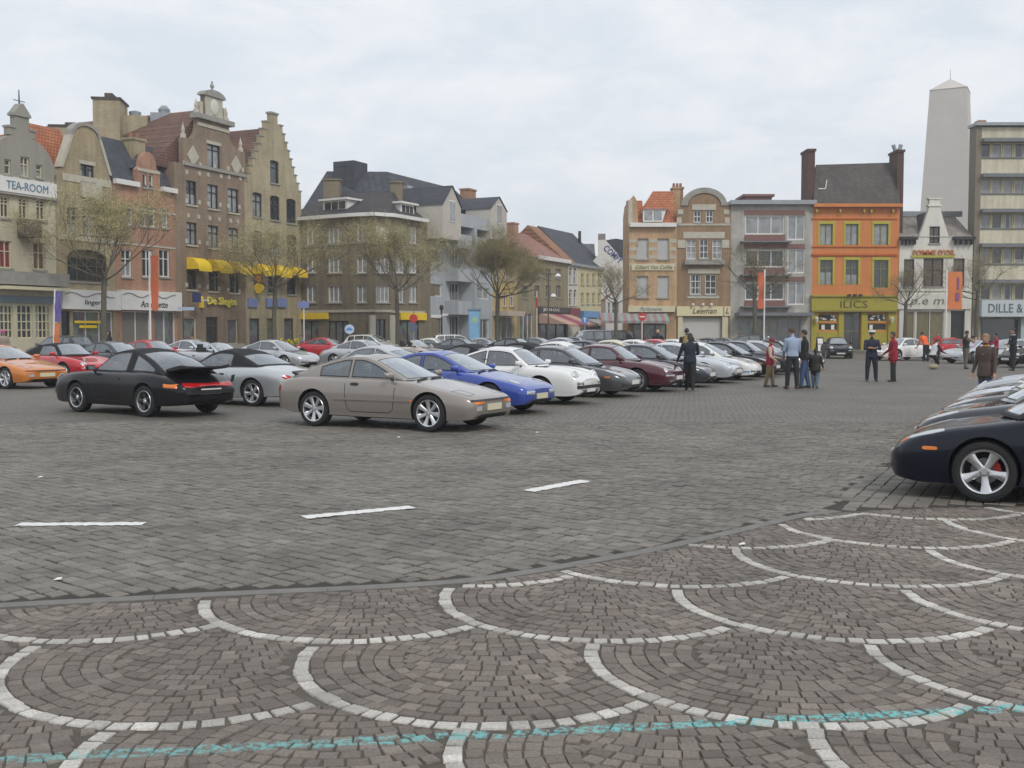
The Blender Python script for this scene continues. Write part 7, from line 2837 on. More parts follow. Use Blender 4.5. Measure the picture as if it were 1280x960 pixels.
# ------------------------------------------------------------ plain hatchback and off-roader for the street behind
sp = dict(zc=[(2.0, .62), (1.9, .72), (1.2, .88), (.9, .95), (0, .95), (-1.5, .97), (-1.95, .93), (-2.05, .8)], zs=[(2.0, .6), (1.9, .69), (1.2, .86), (.9, .92), (0, .93), (-1.5, .95), (-1.95, .91), (-2.05, .78)],
          zb=[(2.0, .3), (1.9, .23), (0, .22), (-1.9, .26), (-2.05, .34)], w=[(2.0, .6), (1.92, .74), (1.5, .82), (0, .845), (-1.5, .83), (-1.95, .78), (-2.05, .7)], axles=(1.25, -1.25), shoulder=.88, R=.31, rr=.2, tw=.2, paint=P_WHITE, rim='seven',
          cab=dict(xA=1.05, xB=.25, xC=-1.55, xD=-1.98, zB=1.40, zC=1.40, roof=[(-.3, 1.46), (-.9, 1.45)], win=[(.75, -.25), (-.31, -1.0), (-1.06, -1.55)], yb=.84, seat=-.2, tumble=.3))
c = Car('hatchback', sp)
c.patch('headlight', [(.45, .60), (.72, .62), (.72, .71), (.45, .69)], 'F', M_LAMP, off=.01, mirror=True)
c.patch('tail_light', [(.62, .62), (.76, .62), (.74, .86), (.62, .86)], 'R', M_RED, off=.01, mirror=True)
plate(c, 'F', 0, .45)
plate(c, 'R', 0, .6)
c.mirrors(.8, 1.0)
c.door(.85, -.3, .92, .32)
CARS['hatch'] = c
sp = dict(zc=[(2.15, .80), (2.05, .98), (1.2, 1.06), (.9, 1.1), (0, 1.1), (-1.6, 1.1), (-2.05, 1.08), (-2.15, .95)], zs=[(2.15, .78), (2.05, .95), (1.2, 1.03), (.9, 1.07), (0, 1.08), (-1.6, 1.08), (-2.05, 1.06), (-2.15, .92)],
          zb=[(2.15, .45), (2.0, .36), (0, .34), (-2.0, .38), (-2.15, .48)], w=[(2.15, .7), (2.08, .82), (1.6, .9), (0, .91), (-1.8, .9), (-2.08, .84), (-2.15, .76)], axles=(1.35, -1.35), shoulder=.9, R=.36, rr=.21, tw=.24, paint=P_DGREY, rim='five',
          cab=dict(xA=1.05, xB=.45, xC=-1.75, xD=-2.08, zB=1.70, zC=1.72, roof=[(-.3, 1.78), (-.9, 1.78)], win=[(.75, -.25), (-.31, -1.1), (-1.16, -1.75)], yb=.88, seat=-.1, tumble=.22))
c = Car('off_roader', sp)
c.patch('headlight', c.ell(.62, .82, .1, .09, 14), 'F', M_LAMP, off=.01, mirror=True)
plate(c, 'F', 0, .6)
c.mirrors(.8, 1.2, sz=(.08, .12, .1))
c.door(.85, -.3, 1.05, .42)
CARS['suv'] = c


def place(key, label, x, y, hd, pt=None, group='sports cars parked on the square', top=None, name=None):
    """hd = heading in degrees (0 = nose to +x, to the right of the photo)"""
    o = copy_tree(CARS[key].root)
    if name:
        o.name = name
    o.location = (x, y, 0)
    o.rotation_euler = (0, 0, radians(hd))
    tag(o, label, 'car', group)
    old = CARS[key].sp['paint']
    if pt is not None:
        for ch in o.children:
            if ch.type == 'MESH':
                for sl in ch.material_slots:
                    if sl.material == old:
                        sl.link = 'OBJECT'
                        sl.material = pt
    if top is not None:
        for ch in o.children:
            if ch.name.startswith(('soft_top', 'roof')):
                ch.material_slots[0].link = 'OBJECT'
                ch.material_slots[0].material = top
    return o


HD = -27.2
ux = Vector((0.457, 0.8895))                   # along the row, away from the camera
hv = Vector((0.8895, -0.457))


NOSES = [(-.15, 19.2), (.62, 22.0), (1.85, 24.9), (3.22, 27.6), (4.75, 30.0), (6.15, 32.5), (7.5, 35.0), (8.65, 37.2), (9.9, 39.5), (11.15, 41.9), (12.4, 44.3), (13.7, 46.8)]


def row1(k, L_=2.1):
    k = int(round(k))
    c_ = Vector(NOSES[k]) - hv * L_
    return c_.x, c_.y


def wheel_ctr(pr, pf, half):
    """centre from the ground points of the two near wheels (car seen from its side); half = half track"""
    a, b = Vector(pr), Vector(pf)
    d = (b - a).normalized()
    nn_ = Vector((-d.y, d.x))
    if nn_.y < 0:
        nn_ = -nn_
    c_ = (a + b) / 2 + nn_ * half
    return c_.x, c_.y, math.degrees(atan2(d.y, d.x))


# ---- front row, noses to the right
x, y, hdg = wheel_ctr((-3.60, 19.12), (-1.30, 17.95), .75)
place('wedge', 'champagne beige hatchback coupe at the near end of the front row', x, y, hdg)
x, y = row1(1, 2.02)
place('wedge2', 'bright blue hatchback coupe parked between the beige coupe and the white coupe', x, y, HD)
x, y = row1(2, 2.1)
place('old', 'white coupe with black bumper strip and dark wheels in the front row', x, y, HD)
x, y = row1(3, 2.15)
place('new', 'dark slate grey coupe parked between the white and the maroon cars', x, y, HD, P_GREY)
x, y = row1(4, 2.15)
place('mid', 'maroon coupe with polished five spoke wheels in the front row', x, y, HD)
x, y = row1(5, 2.15)
place('new', 'dark blue grey coupe parked beyond the maroon coupe', x, y, HD, P_DGREY)
x, y = row1(6, 2.15)
place('mid', 'silver coupe with round lamps behind the walking woman', x, y, HD, P_PALE)
x, y = row1(7, 2.15)
gt = place('new', 'white racing coupe with blue stripe along its sill', x, y, HD, P_WHITE)
for sg in (-1, 1):
    cc_ = CARS['new']
ln = CARS['new'].line('sill_stripe', [(1.0 - .35, .30), (-.8, .30)], 'S', .05, mat('blue_stripe', (.05, .3, .6), .4), off=.004, mirror=True, thick=.004)
ln += CARS['new'].line('sill_stripe', [(2.0, .30), (1.55, .30)], 'S', .05, mat('blue_stripe', (.05, .3, .6), .4), off=.004, mirror=True, thick=.004)
for o in ln:
    o.parent = gt
x, y = row1(8, 2.15)
place('new', 'black coupe parked directly behind the white racing coupe', x, y, HD, P_BLACK)
x, y = row1(9, 2.15)
place('old', 'charcoal older coupe near the child in the red vest', x, y, HD, P_DGREY)
x, y = row1(10, 2.15)
place('new', 'light silver coupe at the far end of the front row', x, y, HD, P_SILVER)
x, y = row1(11, 2.15)
place('mid', 'dark coupe last in the front row beyond the silver coupe', x, y, HD, P_NAVY)

# ---- second row, tail to tail with the first, noses to the left
x, y, hdg = wheel_ctr((-7.24, 21.1), (-9.13, 22.36), .74)
place('targa', 'black targa roof car with whale tail spoiler at the left', x, y, hdg)
place('roadster', 'silver roadster with black soft top between the black targa and the beige coupe', -6.55, 25.3, 152.8)


def row2(k):
    return -7.77 + 1.3 * k, 22.3 + 2.6 * k


for k, key, pt, tp, lb in (
        (3.0, 'new', P_SILVER, None, 'silver coupe seen over the roof of the beige hatchback'),
        (4.85, 'roadster', P_DGREY, None, 'dark roadster with black soft top behind the white coupe'),
        (6.2, 'cabrio', P_NAVY, M_CLOTH_TOP, 'dark cabriolet with long black soft top behind the slate grey coupe'),
        (7.2, 'new', P_WHITE, None, 'white coupe partly hidden behind the slate grey coupe roof'),
        (8.1, 'old', P_NAVY, None, 'dark blue coupe whose roof shows left of the cream coupe'),
        (9.15, 'old', P_CREAM, None, 'cream coupe in the second row beyond the maroon coupe'),
        (10.1, 'old', P_WHITE, None, 'white older coupe in the second row beside the cream coupe'),
        (11.1, 'mid', P_RED, None, 'red coupe just left of the man in dark jacket'),
        (12.1, 'new', P_WHITE, None, 'white coupe standing right of the man in dark jacket'),
        (13.1, 'new', P_DGREY, None, 'dark coupe in the second row behind the tan backpack'),
        (14.2, 'old', P_BLACK, None, 'black coupe in the second row before the closed cream shop'),
        (15.3, 'mid', P_DGREY, None, 'dark teal coupe in the second row before the grey block')):
    x, y = row2(k)
    place(key, lb, x, y, 152.8, pt, top=tp)

# ---- third group, further left and behind
for key, pt, x, y, hd, lb in (
        ('wedge', P_ORANGE, -15.55, 32.6, -30, 'copper orange car cut by the left edge of the photo'),
        ('cabrio', P_RED, -15.5, 36.8, -33, 'red cabriolet with black soft top behind the orange car'),
        ('hatch', P_DGREY, -24.2, 57, 150, 'dark parked car standing before the tea room windows'),
        ('new', P_DGREY, -15.9, 42.5, -30, 'dark coupe partly hidden behind the red cabriolet'),
        ('mid', P_RED, -15.9, 47.0, -30, 'red coupe roof showing above the black targa'),
        ('new', P_PALE, -15.2, 51.0, -30, 'pale silver car behind the red coupe roof at left'),
        ('open', P_SILVER, -12.1, 43.2, -30, 'open silver roadster left of the silver coupe'),
        ('new', P_SILVER, -10.9, 49.0, -27, 'silver coupe facing right beyond the silver roadster'),
        ('new', P_RED, -11.6, 66.5, -25, 'bright red coupe before the brown corner block'),
        ('hatch', P_WHITE, -9.6, 73, -27, 'white estate roof right of the bright red coupe'),
        ('new', P_SILVER, -7.0, 50.5, -27, 'silver car beyond the beige hatchback in the middle rows'),
        ('open', P_PINK, -5.4, 57.5, -30, 'pale champagne open roadster in the middle rows'),
        ('new', P_WHITE, -4.6, 63.0, -28, 'white coupe right of the pale champagne roadster'),
        ('old', P_DGREY, -2.8, 60.0, -28, 'dark grey coupe near the blue advertising panel'),
        ('new', P_SILVER, -1.6, 65.0, -28, 'silver coupe under the blue advertising panel'),
        ('mid', P_BLACK, .2, 61.5, -28, 'black coupe below the large budding tree'),
        ('new', P_GREY, 1.6, 66.0, -28, 'grey coupe right of the large budding tree'),
        ('mid', P_SILVER, 3.2, 63.5, -28, 'silver coupe below the red shop awning'),
        ('old', P_BLACK, 4.2, 69.0, -28, 'black coupe beside the silver coupe below the red awning'),
        ('hatch', P_WHITE, -4.0, 76.0, 20, 'white hatchback parked by the blue advertising panel'),
        ('suv', P_DGREY, 5.6, 80, -160, 'dark off roader driving out of the side street'),
        ('suv', P_NAVY, 8.1, 88, -160, 'dark blue off roader behind the other off roader'),
        ('hatch', P_DGREY, 15.9, 73, 175, 'dark teal hatchback parked before the grey block')):
    place(key, lb, x, y, hd, pt)

# ---- far right group before the orange and white houses
for key, pt, x, y, hd, lb in (
        ('old', P_BLACK, 20.6, 67.5, -100, 'black older coupe facing the camera before the yellow shop front'),
        ('mid', P_WHITE, 22.9, 62.5, -155, 'white coupe behind the policeman and the woman in red'),
        ('wedge', P_RED, 28.3, 70.0, 170, 'red coupe behind the silver roadster at far right'),
        ('open', P_SILVER, 25.0, 57.0, -160, 'silver open roadster behind the crouching man'),
        ('new', P_PALE, 26.2, 56.0, -150, 'pale silver coupe behind the man taking a photo'),
        ('mid', P_BLACK, 25.2, 50.5, -165, 'black coupe behind the man in brown jacket')):
    place(key, lb, x, y, hd, pt)

# ---- near right row, noses to the left
HR = 152.8
wf = Vector((4.69, 10.51))
hr = Vector((cos(radians(HR)), sin(radians(HR))))
for k, (key, pt, lb) in enumerate((('roadster', P_NAVY, 'midnight blue roadster with red brake calipers nearest at right'),
                                   ('new', P_DGREY, 'dark blue grey coupe right behind the midnight blue roadster'),
                                   ('new', P_GREY, 'slate grey coupe third from the front in the right row'),
                                   ('new', P_PALE, 'pale blue silver coupe fourth in the right row'),
                                   ('mid', P_SILVER, 'silver coupe farthest in the right row'))):
    ctr = wf + Vector((hr.y, -hr.x)) * .76 - hr * 1.175 + Vector((1.27, 2.46)) * k + hr * (0, .06, .04, .05, 0)[k]
    place(key, lb, ctr.x, ctr.y, HR, pt)
for c in CARS.values():
    drop_tree(c.root)
# ================================================================== PEOPLE
M_SKIN = mat('skin', (.48, .27, .19), .6)
M_SHOE = mat('dark_shoe', (.02, .018, .016), .5)
HAIRS = {'brown': mat('brown_hair', (.07, .04, .022), .7), 'dark': mat('dark_hair', (.018, .014, .012), .6), 'fair': mat('fair_hair', (.26, .17, .08), .7), 'grey': mat('grey_hair', (.3, .29, .28), .7)}


def cloth(name, col, var=.12):
    return mat(name, col, .85, var=var, vscale=9, bump=.15, bscale=40)


def capsule(mb, p, q, r0, r1, n=10):
    p, q = Vector(p), Vector(q)
    d = q - p
    if d.length < 1e-5:
        d = Vector((0, 0, 1e-4))
    a = d.orthogonal().normalized()
    b = d.normalized().cross(a)
    u = d.normalized()
    rings = [(p - u * r0, .001)] + [(p - u * r0 * cos(t), r0 * sin(t)) for t in (.5, 1.05)] + [(p, r0), (p.lerp(q, .5), (r0 + r1) / 2), (q, r1)] + [(q + u * r1 * cos(t), r1 * sin(t)) for t in (1.05, .5)] + [(q + u * r1, .001)]
    vs = []
    for c, r in rings:
        vs += [c + (a * cos(2 * pi * k / n) + b * sin(2 * pi * k / n)) * r for k in range(n)]
    m = len(rings)
    fs = [(j * n + k, j * n + (k + 1) % n, (j + 1) * n + (k + 1) % n, (j + 1) * n + k) for j in range(m - 1) for k in range(n)]
    fs += [tuple(range(n - 1, -1, -1)), tuple((m - 1) * n + k for k in range(n))]
    mb.add(vs, fs)


def ell_loft(mb, rings, n=16):
    """rings of (centre, half width along side, half depth along fwd, side vec, fwd vec)"""
    vs = []
    for c, a, b, S, F in rings:
        for k in range(n):
            w = 2 * pi * k / n
            ca, sa = cos(w), sin(w)
            vs.append(Vector(c) + S * (abs(ca) ** .85 * (1 if ca > 0 else -1) * a) + F * (abs(sa) ** .85 * (1 if sa > 0 else -1) * b))
    m = len(rings)
    fs = [(j * n + k, j * n + (k + 1) % n, (j + 1) * n + (k + 1) % n, (j + 1) * n + k) for j in range(m - 1) for k in range(n)]
    fs += [tuple(range(n - 1, -1, -1)), tuple((m - 1) * n + k for k in range(n))]
    mb.add(vs, fs)


def person(label, x, y, face, H=1.75, top=None, legs=None, shoes=M_SHOE, sleeves=None, hair='brown', hairlen=0.0, lean=0.0, hipdrop=0.0, L=(2, -4), R=(-4, -2), spread=.0,
           aL=(8, 10, 15, 0), aR=(8, 10, 15, 0), bulk=1.0, hem=None, head=(0, 0), hat=None, collar=None, bald=False, name='person', group=None, fine=True):
    """face = heading in degrees (0 looks to +x). L/R = (thigh forward, knee bend); aL/aR = (upper arm forward, outward, elbow bend, forearm inward), degrees."""
    F0, S0_, U0 = Vector((1, 0, 0)), Vector((0, 1, 0)), Vector((0, 0, 1))
    k = H
    root = thing(name, label, 'person', (x, y, 0), radians(face), group)
    rot = Matrix.Rotation(radians(lean), 3, 'Y')
    up, fw = rot @ U0, rot @ F0
    hipz = .515 * k - hipdrop
    hip = Vector((0, 0, hipz))
    caps = []                                            # (p, q, r, material index) for the clothing regions
    mb = MB()
    SK, TP, LG, SH, SL = 0, 1, 2, 3, 4
    # legs
    foot_min = 1e9
    legs_j = []
    for sg, (th, kn) in ((1, L), (-1, R)):
        h0 = hip + S0_ * sg * .052 * k
        d1 = Matrix.Rotation(radians(-th), 3, 'Y') @ -U0
        d1 = (d1 + S0_ * sg * spread).normalized()
        kneep = h0 + d1 * .245 * k
        d2 = Matrix.Rotation(radians(-th + kn if kn >= 0 else -th - kn * 0), 3, 'Y') @ -U0 if kn >= 0 else d1
        d2 = (d2 + S0_ * sg * spread * .4).normalized()
        ank = kneep + d2 * .235 * k
        legs_j.append((sg, h0, kneep, ank))
        foot_min = min(foot_min, ank.z - .038 * k)
    dz = -foot_min
    sh = lambda v: v + U0 * dz
    hip = sh(hip)
    for sg, h0, kn, an in legs_j:
        h0, kn, an = sh(h0), sh(kn), sh(an)
        capsule(mb, h0, kn, .056 * k * bulk, .043 * k * bulk)
        capsule(mb, kn, an + U0 * .012 * k, .042 * k * bulk, .035 * k)
        caps += [(h0, kn, .05 * k, LG), (kn, an, .034 * k, LG)]
        toe = an + Vector((.085 * k, sg * .012 * k, -.019 * k))
        toe.z = max(.022, toe.z) if an.z < .12 else toe.z
        heel = an + Vector((-.02 * k, 0, -.017 * k))
        capsule(mb, heel, toe, .024 * k, .019 * k, 8)
        caps.append((heel, toe, .030 * k, SH))
    # trunk
    P = lambda t: hip + up * t * k
    rings = [(P(-.035), .075 * k * bulk, .058 * k * bulk, S0_, fw), (P(.01), .098 * k * bulk, .066 * k * bulk, S0_, fw), (P(.06), .094 * k * bulk, .064 * k * bulk, S0_, fw), (P(.11), .086 * k * bulk, .06 * k * bulk, S0_, fw),
             (P(.17), .094 * k * bulk, .066 * k * bulk, S0_, fw), (P(.23), .106 * k * bulk, .068 * k * bulk, S0_, fw), (P(.28), .112 * k * bulk, .058 * k * bulk, S0_, fw), (P(.31), .085 * k, .045 * k, S0_, fw), (P(.33), .04 * k, .035 * k, S0_, fw)]
    ell_loft(mb, rings)
    caps.append((P(.0), P(.29), .085 * k * bulk, TP))
    if hem is not None:                                  # skirts of a longer jacket
        ell_loft(mb, [(P(hem), .102 * k * bulk, .078 * k * bulk, S0_, fw), (P(hem + .02), .106 * k * bulk, .08 * k * bulk, S0_, fw), (P(.05), .101 * k * bulk, .072 * k * bulk, S0_, fw), (P(.1), .088 * k * bulk, .062 * k * bulk, S0_, fw)])
        caps.append((P(hem + .02), P(.1), .1 * k * bulk, TP))
    # neck, head
    nk0, nk1 = P(.32), P(.36) + fw * .008 * k
    capsule(mb, nk0, nk1, .032 * k, .030 * k)
    caps.append((P(.345), nk1, .03 * k, SK))
    hr_ = rot @ Matrix.Rotation(radians(head[0]), 3, 'Z') @ Matrix.Rotation(radians(head[1] - lean * .6), 3, 'Y')
    hc = nk1 + hr_ @ Vector((.012 * k, 0, .058 * k))
    hm = MB()
    hm.ball((0, 0, .008 * k), .052 * k, .043 * k, .060 * k, 16, 12)
    hm.ball((.012 * k, 0, -.03 * k), .036 * k, .034 * k, .036 * k, 12, 8)
    hm.ball((.05 * k, 0, -.006 * k), .011 * k, .008 * k, .013 * k, 8, 6)
    for sg in (-1, 1):
        hm.ball((-.002 * k, sg * .043 * k, -.002 * k), .010 * k, .007 * k, .018 * k, 8, 6)
    b0 = len(mb.v)
    for v in hm.v:
        mb.v.append(tuple(hc + hr_ @ Vector(v)))
    for f in hm.f:
        mb.f.append(tuple(b0 + i for i in f))
        mb.m.append(0)
    caps.append((hc, hc, .06 * k, SK))
    # arms and hands
    for sg, (fwd, outw, elb, inw) in ((1, aL), (-1, aR)):
        s0 = P(.282) + S0_ * sg * .108 * k * (.6 + .4 * bulk)
        A = rot @ Matrix.Rotation(radians(-sg * -outw), 3, 'X') @ Matrix.Rotation(radians(-fwd), 3, 'Y')
        d1 = A @ -U0
        e = s0 + d1 * .172 * k
        B = A @ Matrix.Rotation(radians(sg * -inw), 3, 'Z') @ Matrix.Rotation(radians(-elb), 3, 'Y')
        d2 = B @ -U0
        w_ = e + d2 * .148 * k
        capsule(mb, s0, e, .034 * k * bulk, .026 * k * bulk)
        capsule(mb, e, w_, .027 * k * bulk, .018 * k)
        caps += [(s0, e, .032 * k * bulk, SL), (e, w_ - d2 * .01 * k, .024 * k, SL)]
        side = (B @ S0_).normalized()
        nrm = d2.cross(side).normalized()
        palm = w_ + d2 * .045 * k
        capsule(mb, w_ + d2 * .012 * k, palm, .015 * k, .019 * k, 8)
        caps.append((w_ + d2 * .012 * k, palm + d2 * .04 * k, .02 * k, SK))
        curl = fw if nrm.dot(fw) > 0 else -fw
        for q, ln in enumerate((.036, .042, .040, .032)):
            base = palm + side * (q - 1.5) * .0095 * k + d2 * .008 * k
            mid = base + (d2 * .9 + nrm * .25).normalized() * ln * .55 * k
            tip = mid + (d2 * .7 + nrm * .6).normalized() * ln * .5 * k
            capsule(mb, base, mid, .0058 * k, .0055 * k, 6)
            capsule(mb, mid, tip, .0055 * k, .005 * k, 6)
        tb = w_ + d2 * .03 * k + side * -.016 * k
        capsule(mb, tb, tb + (d2 * .7 - side * .6 + nrm * .3).normalized() * .034 * k, .0065 * k, .0055 * k, 6)
    # one continuous skin
    me = mb.mesh('raw', [M_SKIN])
    o = link('raw', me)
    md = o.modifiers.new('r', 'REMESH')
    md.mode = 'VOXEL'
    md.voxel_size = .0105 if fine else .016
    m2 = o.modifiers.new('s', 'SMOOTH')
    m2.iterations = 3
    m2.factor = .5
    m3 = o.modifiers.new('d', 'DECIMATE')
    m3.ratio = .3
    bpy.context.view_layer.update()
    me2 = bpy.data.meshes.new_from_object(o.evaluated_get(bpy.context.evaluated_depsgraph_get()))
    bpy.data.objects.remove(o)
    me2.name = 'body'
    me2.materials.clear()
    top = top or cloth('grey_shirt', (.2, .2, .2))
    for m_ in (M_SKIN, top, legs or cloth('blue_jeans', (.05, .085, .17)), shoes, sleeves or top):
        me2.materials.append(m_)

    def dist(p, c):
        a, b, r, i = c
        ab = b - a
        t_ = max(0, min(1, (p - a).dot(ab) / max(ab.length_squared, 1e-9)))
        return (p - (a + ab * t_)).length - r
    hemz = (P(hem).z if hem is not None else P(.03).z)
    for pl in me2.polygons:
        c_ = min(caps, key=lambda q: dist(pl.center, q))
        i = c_[3]
        if i == LG and pl.center.z > hemz:
            i = TP
        if i == TP and hem is None and pl.center.z < P(.02).z:
            i = LG
        pl.material_index = i
    me2.polygons.foreach_set('use_smooth', [True] * len(me2.polygons))
    body = link('body', me2, root)
    # hair: a cap over the skull, open at the face
    if not bald:
        hb = MB()
        n, m_ = 18, 10
        vs, fs = [], []
        for j in range(m_ + 1):
            t_ = pi * .62 * j / m_
            for q in range(n):
                w = 2 * pi * q / n
                front = max(0, cos(w))
                tt = t_ * (1 - .42 * front ** .7)
                r_ = 1.10
                p = Vector((.053 * k * r_ * sin(tt) * cos(w) - .003 * k, .0445 * k * r_ * sin(tt) * sin(w), .010 * k + .061 * k * r_ * cos(tt)))
                if hairlen and j == m_ and front < .5:
                    p = p + Vector((-.006 * k, 0, -hairlen * k))
                vs.append(hc + hr_ @ p)
        for j in range(m_):
            for q in range(n):
                fs.append((j * n + q, (j + 1) * n + q, (j + 1) * n + (q + 1) % n, j * n + (q + 1) % n))
        hb.add(vs, fs)
        hb.build('hair', HAIRS[hair], root, 60)
    # eyes, brows and mouth
    fb = MB()
    for sg in (-1, 1):
        fb.ball(tuple(hc + hr_ @ Vector((.0475 * k, sg * .018 * k, .008 * k))), .006 * k, .006 * k, .005 * k, 6, 4)
    fb.ball(tuple(hc + hr_ @ Vector((.0465 * k, 0, -.035 * k))), .005 * k, .014 * k, .003 * k, 6, 4)
    fb.build('eyes', mat('dark_eye', (.03, .018, .015), .4), root)
    if hat == 'police':
        hb = MB()
        M_ = Matrix.Translation(hc) @ hr_.to_4x4()
        hb.lathe([(.056 * k, .022 * k), (.058 * k, .045 * k), (.072 * k, .066 * k), (.06 * k, .08 * k), (.001, .084 * k)], 18, 'z', mi=1)
        hb.lathe([(.0575 * k, .020 * k), (.060 * k, .045 * k)], 18, 'z', mi=0)
        hb.add([(.045 * k, -.04 * k, .024 * k), (.045 * k, .04 * k, .024 * k), (.09 * k, .022 * k, .012 * k), (.09 * k, -.022 * k, .012 * k), (.045 * k, -.04 * k, .019 * k), (.045 * k, .04 * k, .019 * k), (.09 * k, .022 * k, .008 * k), (.09 * k, -.022 * k, .008 * k)], [(0, 1, 2, 3), (7, 6, 5, 4), (2, 6, 7, 3)], 0)
        hb.v = [tuple(M_ @ Vector(v)) for v in hb.v]
        hb.build('cap', [M_BLACK, M_WHITE], root, 40)
    elif hat:
        hb = MB()
        M_ = Matrix.Translation(hc) @ hr_.to_4x4()
        hb.lathe([(.060 * k, .012 * k), (.060 * k, .04 * k), (.045 * k, .068 * k), (.001, .078 * k)], 16, 'z')
        hb.add([(.04 * k, -.035 * k, .018 * k), (.04 * k, .035 * k, .018 * k), (.095 * k, .02 * k, .012 * k), (.095 * k, -.02 * k, .012 * k)], [(0, 1, 2, 3), (3, 2, 1, 0)])
        hb.v = [tuple(M_ @ Vector(v)) for v in hb.v]
        hb.build('cap', hat, root, 40)
    if collar:
        cb = MB()
        cb.lathe([(.040 * k, -.012 * k), (.048 * k, .0), (.040 * k, .014 * k), (.034 * k, .0)], 16, 'z', close=True)
        cb.add([(.035 * k, -.012 * k, .0), (.035 * k, .012 * k, .0), (.074 * k, .014 * k, -.11 * k), (.074 * k, -.014 * k, -.11 * k)], [(0, 1, 2, 3), (3, 2, 1, 0)])
        M_ = Matrix.Translation(P(.325)) @ rot.to_4x4()
        cb.v = [tuple(M_ @ Vector(v)) for v in cb.v]
        cb.build('scarf', collar, root, 40)
    root['_head'] = 0
    del root['_head']
    return root, P


NAVYC = cloth('navy_cloth', (.016, .02, .042))
BLACKC = cloth('black_cloth', (.012, .012, .014))
JEANS = cloth('blue_jeans', (.055, .095, .19))
KHAKI = cloth('khaki_cotton', (.2, .16, .085))
DKTRO = cloth('charcoal_trousers', (.018, .018, .022))
REDC = cloth('red_wool_jacket', (.27, .015, .03))
BROWNC = cloth('brown_jacket_cloth', (.085, .058, .05))
W_SHIRT = cloth('white_shirt', (.6, .6, .6))

gp = lambda u, v: G(u, v)
p = gp(990, 486)
person('man from behind in light blue shirt and dark trousers', p.x, p.y, 100, 1.80, cloth('light_blue_shirt', (.30, .37, .50)), DKTRO, mat('brown_shoes', (.1, .04, .025), .5), hair='brown', L=(3, 0), R=(-2, 2), spread=.07, aL=(12, 7, 40, 30), aR=(12, 7, 40, 30), head=(25, 8), bulk=1.05)
p = gp(1007, 485.5)
person('man in black jacket and jeans beside the man in blue shirt', p.x, p.y + .15, 165, 1.74, BLACKC, JEANS, hair='dark', L=(8, 4), R=(-6, 6), aL=(5, 6, 12, 0), aR=(10, 6, 25, 10), bulk=1.05, hem=-.02)
p = gp(962, 483.5)
person('child in red vest with cream sleeves and khaki trousers', p.x, p.y, -15, 1.48, cloth('red_vest', (.33, .015, .04)), KHAKI, mat('brown_shoes', (.1, .04, .025), .5), sleeves=cloth('cream_sleeves', (.55, .45, .34)), hair='fair', L=(10, 4), R=(-8, 4), aL=(10, 8, 70, 20), aR=(6, 10, 50, 20), head=(0, 10), bulk=1.15, hat=cloth('red_cap', (.2, .01, .02)), hem=-.03)
p = gp(1020, 485.5)
person('small child in dark olive coat and light jeans', p.x, p.y + .1, 60, 1.18, cloth('dark_olive_coat', (.028, .026, .018)), cloth('light_jeans', (.12, .17, .22)), hair='dark', hairlen=.03, L=(4, 2), R=(-3, 4), aL=(20, 14, 20, 0), aR=(20, 8, 20, 0), bulk=1.3, hem=-.08, head=(0, 0))
p = gp(1089, 476.5)
person('policeman in dark uniform and white topped cap with folded arms', p.x, p.y, -100, 1.70, NAVYC, cloth('navy_trousers', (.012, .014, .026)), hair='dark', L=(2, 0), R=(2, 0), spread=.10, aL=(28, 12, 100, 70), aR=(28, 12, 95, 70), bulk=1.12, hat='police', hem=-.05, head=(-10, 4))
p = gp(1116, 477)
person('woman in red jacket and dark trousers talking with the policeman', p.x, p.y, 175, 1.68, REDC, cloth('dark_green_trousers', (.02, .024, .022)), hair='brown', hairlen=.015, L=(4, 2), R=(-4, 2), aL=(10, 8, 30, 10), aR=(14, 8, 40, 10), bulk=1.2, hem=-.09)
p = gp(862, 488)
person('dark dressed woman from behind walking beside the maroon coupe', p.x, p.y, 80, 1.66, cloth('dark_blue_jacket', (.014, .02, .035)), BLACKC, hair='dark', hairlen=.03, L=(12, 4), R=(-10, 10), aL=(4, 20, 10, 0), aR=(25, 10, 60, 20), bulk=1.1, hem=-.03, head=(0, 20))
pp = vpt(858.5, 39)
person('man with tan backpack seen from behind among the cars', pp.x, pp.y, 85, 1.80, cloth('dark_brown_jacket', (.03, .024, .02)), DKTRO, hair='dark', aL=(10, 10, 30, 10), aR=(10, 10, 30, 10), bulk=1.1)
bk = thing('backpack', 'tan backpack worn by the man standing among the cars', 'backpack', (pp.x, pp.y, 0), radians(85))
MB().ball((-.2, 0, 1.30), .11, .165, .27, 14, 10).ball((-.28, 0, 1.18), .06, .12, .12, 12, 8).build('bag', cloth('tan_canvas', (.27, .19, .075)), bk, 60)
for sg in (-1, 1):
    MB().path([(-.12, sg * .11, 1.06), (0.06, sg * .16, 1.15), (.125, sg * .135, 1.35), (.04, sg * .12, 1.50), (-.12, sg * .10, 1.48)], [.018] * 5, 6).build('strap', cloth('dark_brown_jacket', (.03, .024, .02)), bk)
pp = vpt(822, 52)
person('bald man in dark jacket seen from behind before the striped awning', pp.x, pp.y, 60, 1.78, BLACKC, DKTRO, hair='fair', bald=True, bulk=1.25, aL=(10, 14, 20, 5), aR=(10, 14, 20, 5))
pp = vpt(786, 84)
person('person in dark clothes standing under the striped awning', pp.x, pp.y, -60, 1.72, BLACKC, DKTRO, hair='fair', aL=(30, 8, 80, 30), fine=False)
pp = vpt(137, 56)
person('woman with long dark hair and black top before the lingerie shop', pp.x, pp.y, -150, 1.72, BLACKC, DKTRO, hair='dark', hairlen=.09, aL=(28, 8, 95, 60), aR=(28, 8, 95, 60))
pp = vpt(4, 52)
